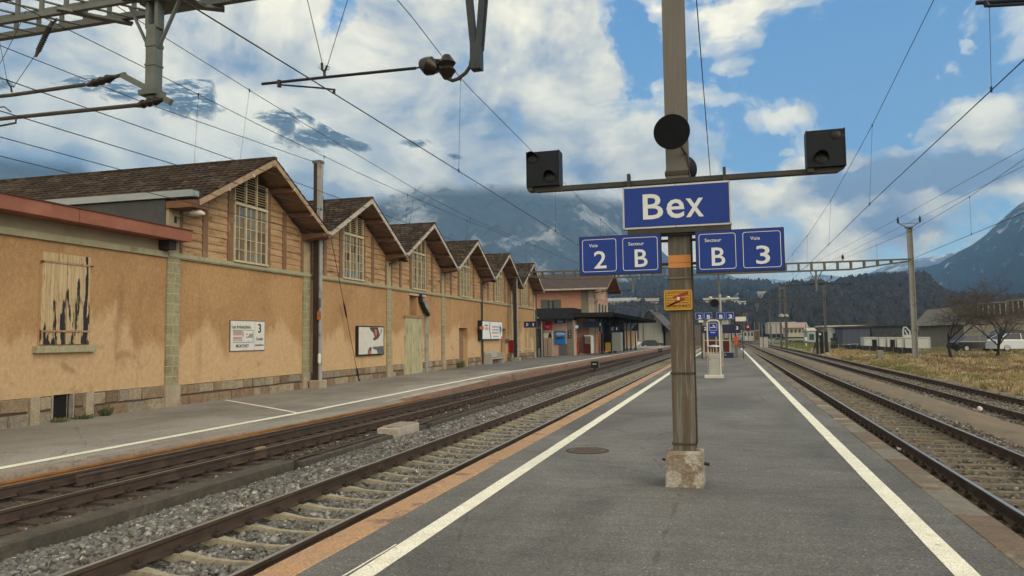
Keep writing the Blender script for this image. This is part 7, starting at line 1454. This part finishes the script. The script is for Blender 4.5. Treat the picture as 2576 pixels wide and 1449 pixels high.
# ------------------------------------------------------------------ hills, woods and mountains
def hill(name, prof, dist, foot, m, cols=160, rows=40, amp=.03, seed=0, zfoot=-3, back=.35, foot_amp=0, att=None, kind='structure', freq=9, sharp=False):
    px = np.linspace(prof[0][0], prof[-1][0], cols); py = np.interp(px, [p[0] for p in prof], [p[1] for p in prof])
    V = np.zeros((rows, cols, 3)); A = np.zeros((rows, cols))
    R_ = np.array([D(a, b, dist) for a, b in zip(px, py)])
    dirs = R_[:, :2]/np.linalg.norm(R_[:, :2], axis=1)[:, None]; nf = int(rows*.8)
    for i in range(rows):
        if i < nf: u = i/(nf-1); d_ = foot+(dist-foot)*u; z = zfoot+(R_[:, 2]-zfoot)*(u**1.25)
        else: u = (i-nf+1)/(rows-nf); d_ = dist*(1+back*u); z = R_[:, 2]*(1-.75*u)
        n = fbm(np.arange(cols)*freq/cols*4, np.full(cols, i*freq/rows*1.6), seed, 6)
        if sharp: n = .6-1.6*np.abs(n)
        env = math.sin(min(1, i/(nf-1))*math.pi)*.9+(.10 if i >= 2 else 0)
        z = z+n*amp*dist*env; V[i, :, :2] = dirs*(d_+n[:, None]*amp*dist*.8*env); V[i, :, 2] = z
    if att is not None:
        q = V.reshape(-1, 3)-np.array([0, 0, CAMH]); dd = q@FW; X_s = CX+FPX*(q@RT)/dd; Y_s = CY-FPX*(q@UP)/dd; A = att(X_s, Y_s)
    I = (np.arange(rows-1)[:, None]*cols+np.arange(cols-1)[None]).ravel(); o = np_mesh(name, V.reshape(-1, 3), np.stack([I, I+1, I+cols+1, I+cols], 1), m, smooth=not sharp)
    if att is not None: at = o.data.attributes.new('cloud_gap', 'FLOAT', 'POINT'); at.data.foreach_set('value', np.asarray(A, np.float32).ravel())
    tag(o, kind=kind); return o, V
def rock(name, forest, stone, snow, snowline, sc, cover=False, snow_amt=.5, streak=.5, strata=1.6, vert=.45):
    m = bpy.data.materials.new(name); m.use_nodes = True; nt = m.node_tree; p = nt.nodes['Principled BSDF']; p.inputs['Roughness'].default_value = 1; p.inputs['Specular IOR Level'].default_value = 0
    t = nn(nt, 'ShaderNodeTexCoord').outputs['Object']; sp = nn(nt, 'ShaderNodeSeparateXYZ'); lk(nt, t, sp.inputs[0])
    a = noise(nt, vmap(nt, t, (1, 1, vert)), sc, 9, .68, .4); b_ = noise(nt, vmap(nt, t, (1, 1, strata), loc=(50, 9, 3)), sc*2.3, 8, .7, .5)
    col = mixc(nt, ramp(nt, noise(nt, t, sc*6, 5, .7), [(.35, 0), (.65, 1)]), forest, tuple(v*.55 for v in forest))
    col = mixc(nt, ramp(nt, a, [(streak, 0), (streak+.10, 1)]), col, stone)
    h = mth(nt, 'ADD', mth(nt, 'MULTIPLY', mth(nt, 'SUBTRACT', sp.outputs[2], snowline), 1/1100.), mth(nt, 'MULTIPLY', mth(nt, 'SUBTRACT', b_, .5), 3.2))
    col = mixc(nt, mth(nt, 'MULTIPLY', ramp(nt, h, [(.22, 0), (.42, 1)]), snow_amt), col, snow)
    lk(nt, col, p.inputs['Base Color'])
    if cover:
        at = nn(nt, 'ShaderNodeAttribute', attribute_name='cloud_gap'); n = noise(nt, t, cover[0], 9, .6, .5)
        f = mth(nt, 'ADD', at.outputs['Fac'], mth(nt, 'MULTIPLY', mth(nt, 'SUBTRACT', n, .5), cover[1])); lk(nt, ramp(nt, f, [(.15, 0), (1.2, .93)], 'EASE'), p.inputs['Alpha'])
    return m
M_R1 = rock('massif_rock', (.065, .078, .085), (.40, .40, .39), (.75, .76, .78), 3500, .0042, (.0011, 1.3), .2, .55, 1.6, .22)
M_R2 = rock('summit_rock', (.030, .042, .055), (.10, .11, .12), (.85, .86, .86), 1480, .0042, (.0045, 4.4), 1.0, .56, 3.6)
M_R3 = rock('haze_blue_mountain', (.016, .026, .042), (.04, .05, .07), (.6, .65, .7), 330, .006, False, .75, .60)  # blue haze and shade put into the forest and stone colours
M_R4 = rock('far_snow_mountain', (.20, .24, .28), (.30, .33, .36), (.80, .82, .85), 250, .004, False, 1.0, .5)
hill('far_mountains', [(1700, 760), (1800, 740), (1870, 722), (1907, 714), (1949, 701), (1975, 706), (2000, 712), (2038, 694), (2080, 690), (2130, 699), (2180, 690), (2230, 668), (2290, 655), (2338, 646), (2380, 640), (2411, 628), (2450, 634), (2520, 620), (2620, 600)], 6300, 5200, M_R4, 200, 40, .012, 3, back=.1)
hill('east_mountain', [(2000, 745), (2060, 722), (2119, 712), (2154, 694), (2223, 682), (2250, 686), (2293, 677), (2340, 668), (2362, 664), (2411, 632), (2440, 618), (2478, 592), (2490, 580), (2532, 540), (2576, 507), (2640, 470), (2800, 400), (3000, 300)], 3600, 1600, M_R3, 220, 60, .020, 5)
def att_c(x, y):
    cut = np.interp(x, [-400, 0, 200, 340, 700, 930, 1100, 1300, 1450, 1560, 1620, 1660, 1720], [400, 405, 425, 520, 600, 512, 478, 480, 492, 510, 540, 500, 400]); return np.clip((y-cut)/60+.55, -1.9, 2.4)
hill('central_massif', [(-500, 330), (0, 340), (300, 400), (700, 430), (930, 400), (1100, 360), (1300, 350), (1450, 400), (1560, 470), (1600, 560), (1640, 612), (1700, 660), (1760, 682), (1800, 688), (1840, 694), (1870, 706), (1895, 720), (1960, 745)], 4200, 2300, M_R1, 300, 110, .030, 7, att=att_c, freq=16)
def att_s(x, y):
    v = np.full(x.shape, -2.0)
    for cx_, cy_, rx, ry, pk in ((235, 205, 95, 30, 2.1), (310, 232, 70, 30, 1.9), (470, 245, 90, 60, 2.1), (505, 215, 55, 30, 2.1), (700, 300, 75, 48, 1.7), (800, 345, 120, 42, 1.9), (900, 365, 70, 24, 1.5), (1040, 358, 120, 28, .8), (1150, 392, 80, 22, .9), (10, 205, 40, 30, 1.9), (770, 290, 60, 30, 1.2)):
        v = np.maximum(v, pk-2.0*np.sqrt(((x-cx_)/rx)**2+((y-cy_)/ry)**2))
    return v
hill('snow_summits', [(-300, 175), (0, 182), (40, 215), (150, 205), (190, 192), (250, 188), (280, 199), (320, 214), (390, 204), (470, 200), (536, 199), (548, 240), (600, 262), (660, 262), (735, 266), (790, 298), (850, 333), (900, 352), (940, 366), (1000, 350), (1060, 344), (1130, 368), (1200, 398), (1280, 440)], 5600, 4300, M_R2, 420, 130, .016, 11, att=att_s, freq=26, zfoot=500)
M_WOODH = mat('woodland_floor', (.024, .022, .020), (.035, .032, .025), .02, 1, c3=(.075, .085, .045), s3=.006, lo3=.56, hi3=.64)
o, VA = hill('wooded_hill', [(1380, 770), (1480, 752), (1540, 738), (1600, 722), (1640, 716), (1700, 720), (1739, 724), (1800, 722), (1860, 722), (1927, 723), (1960, 735), (2010, 742), (2150, 750), (2300, 760), (2600, 775)], 1700, 520, M_WOODH, 160, 50, .012, 21, foot_amp=0)
o, VB = hill('wooded_hill', [(1900, 800), (1935, 760), (1965, 742), (2000, 733), (2060, 734), (2096, 734), (2131, 722), (2200, 717), (2270, 714), (2300, 712), (2327, 713), (2345, 735), (2374, 757), (2420, 768), (2500, 775), (2620, 772), (2800, 770)], 820, 420, M_WOODH, 140, 40, .012, 22)
o, VC = hill('valley_slope', [(300, 700), (900, 740), (1300, 745), (1500, 760), (1560, 763), (1700, 765), (1900, 768), (2100, 770)], 900, 380, mat('meadow_slope', (.085, .095, .05), (.05, .05, .04), .01, 1, c3=(.13, .14, .07), s3=.012), 120, 30, .008, 23)
def woods(name, VS, n, h0, h1, mats, seed, acc=None, rowmax=.82):
    g = np.random.default_rng(seed); R_, N_ = VS.shape[:2]; i = g.uniform(1, (R_-2)*rowmax, n); j = g.uniform(0, N_-2, n); i0, j0 = i.astype(int), j.astype(int); fi, fj = (i-i0)[:, None], (j-j0)[:, None]
    p = (VS[i0, j0]*(1-fj)+VS[i0, j0+1]*fj)*(1-fi)+(VS[i0+1, j0]*(1-fj)+VS[i0+1, j0+1]*fj)*fi
    k = frustum(p, 200, 200); 
    if acc is not None: k &= acc(p)
    p = p[k]; n = len(p); hh = g.uniform(h0, h1, n); w = hh*g.uniform(.28, .5, n); con = g.random(n) < .12; w = np.where(con, hh*.22, w); hh = np.where(con, hh*1.15, hh)
    prof_ = [(.15, .45), (.45, 1.0), (.75, .8), (1.0, .18)]; prc = [(.1, 1.0), (.4, .7), (.7, .4), (1.0, .03)]; K_ = 6; V = []
    for (zf, rf), (zc_, rc_) in zip(prof_, prc):
        zf_ = np.where(con, zc_, zf); rf_ = np.where(con, rc_, rf)
        for q in range(K_):
            a = 2*math.pi*q/K_+g.uniform(-.4, .4, n); rr = w*rf_*g.uniform(.6, 1.3, n); V.append(np.stack([p[:, 0]+np.cos(a)*rr, p[:, 1]+np.sin(a)*rr, p[:, 2]-hh*.12+hh*zf_*g.uniform(.88, 1.1, n)], 1))
    V = np.stack(V, 1); b = len(prof_); F = []
    for r_ in range(b-1):
        for q in range(K_): F.append((r_*K_+q, r_*K_+(q+1) % K_, (r_+1)*K_+(q+1) % K_, (r_+1)*K_+q))
    F.append(((b-1)*K_+0, (b-1)*K_+1, (b-1)*K_+2, (b-1)*K_+3)); F.append(((b-1)*K_+0, (b-1)*K_+3, (b-1)*K_+4, (b-1)*K_+5)); F = np.array(F)
    FF = F[None]+(np.arange(n)*b*K_)[:, None, None]; o = np_mesh(name, V.reshape(-1, 3), FF.reshape(-1, 4), mats[0])
    for mm in mats[1:]: o.data.materials.append(mm)
    mi = np.where(con, len(mats)-1, g.integers(0, len(mats)-1, n)); o.data.polygons.foreach_set('material_index', np.repeat(mi, len(F)).astype(np.int32)); return stuff(o)
MW = [mat('wood_%s' % n, c, tuple(v*.6 for v in c), .5, 1) for n, c in (('grey', (.026, .025, .029)), ('brown', (.032, .026, .027)), ('mauve', (.026, .025, .031)), ('olive', (.023, .025, .023)), ('conifer', (.010, .015, .015)))]
clear = lambda p: fbm(p[:, 0]/160, p[:, 1]/160, 61, 3) > -.22
woods('woodland', VA, 9000, 14, 24, MW, 1, clear, .97)
woods('woodland', VB, 9000, 9, 15, MW, 2, None, .98)
woods('woodland', VC, 2200, 7, 14, MW, 3, lambda p: fbm(p[:, 0]/60, p[:, 1]/60, 66, 3) > .02)
# scattered houses on the slopes
r = random.Random(77)
for i, (x, y, dist, w, h, m, lb) in enumerate(((1856, 766, 800, 14, 8, 'white_wall', 'white hillside house above the shelter signs'), (1933, 738, 1200, 30, 9, 'cream_wall', 'long cream building high on the wooded hill'), (2010, 741, 1000, 44, 10, 'white_wall', 'broad white terraced building on the wooded hill'), (1855, 742, 1250, 12, 9, 'cream_wall', 'small cream chalet on the wooded hill'),
        (1560, 757, 850, 34, 7, 'white_wall', 'row of pale farm buildings on the left valley slope'), (1625, 758, 850, 26, 6, 'cream_wall', 'pale barn on the valley slope left of the sign pole'), (1812, 757, 850, 36, 7, 'cream_wall', 'pale farmhouse on the slope right of the sign pole'), (1790, 760, 800, 12, 6, 'white_wall', 'small white cottage beside the pale farmhouse'), (1880, 731, 1500, 16, 10, 'white_wall', 'tiny white chapel-like house near the hill crest'), (1921, 741, 1200, 10, 9, 'cream_wall', 'tall narrow cream house on the hill'))):
    a = D(x, y, dist*.97); t = thing('hillside_house', lb, 'house', (a[0], a[1], a[2]-h), group='houses on the valley slopes')
    MB().box(a[0]-w/2, a[0]+w/2, a[1], a[1]+8, a[2]-h-6, a[2]).build('wall', MAT[m], t); MB().add([(a[0]-w/2-1, a[1]-1, a[2]), (a[0]+w/2+1, a[1]-1, a[2]), (a[0]+w/2+1, a[1]+4, a[2]+3.5), (a[0]-w/2-1, a[1]+4, a[2]+3.5), (a[0]+w/2+1, a[1]+9, a[2]), (a[0]-w/2-1, a[1]+9, a[2])], [(0, 1, 2, 3), (3, 2, 4, 5)]).build('roof', MAT['tan_roof'] if i % 2 else M_LGR, t, fix=False)
    if w > 20:
        for k in range(4): MB().box(a[0]-w/2+(k+.3)*w/4, a[0]-w/2+(k+.6)*w/4, a[1]-.1, a[1], a[2]-h*.6, a[2]-h*.25).build('window', M_GLS, t)

# ------------------------------------------------------------------ air
hz = MB().box(-7800, 7800, -200, 7800, -2.0, 2300).build('haze', mat('haze', (1, 1, 1)), fix=False)
m = bpy.data.materials.new('haze_air'); m.use_nodes = True; nt = m.node_tree; nt.nodes.clear()
ou = nn(nt, 'ShaderNodeOutputMaterial'); pv = nn(nt, 'ShaderNodeVolumePrincipled'); pv.inputs['Color'].default_value = (.33, .60, 1, 1); pv.inputs['Density'].default_value = HAZE; pv.inputs['Anisotropy'].default_value = .1
lk(nt, pv.outputs[0], ou.inputs['Volume']); hz.data.materials.clear(); hz.data.materials.append(m); stuff(hz)
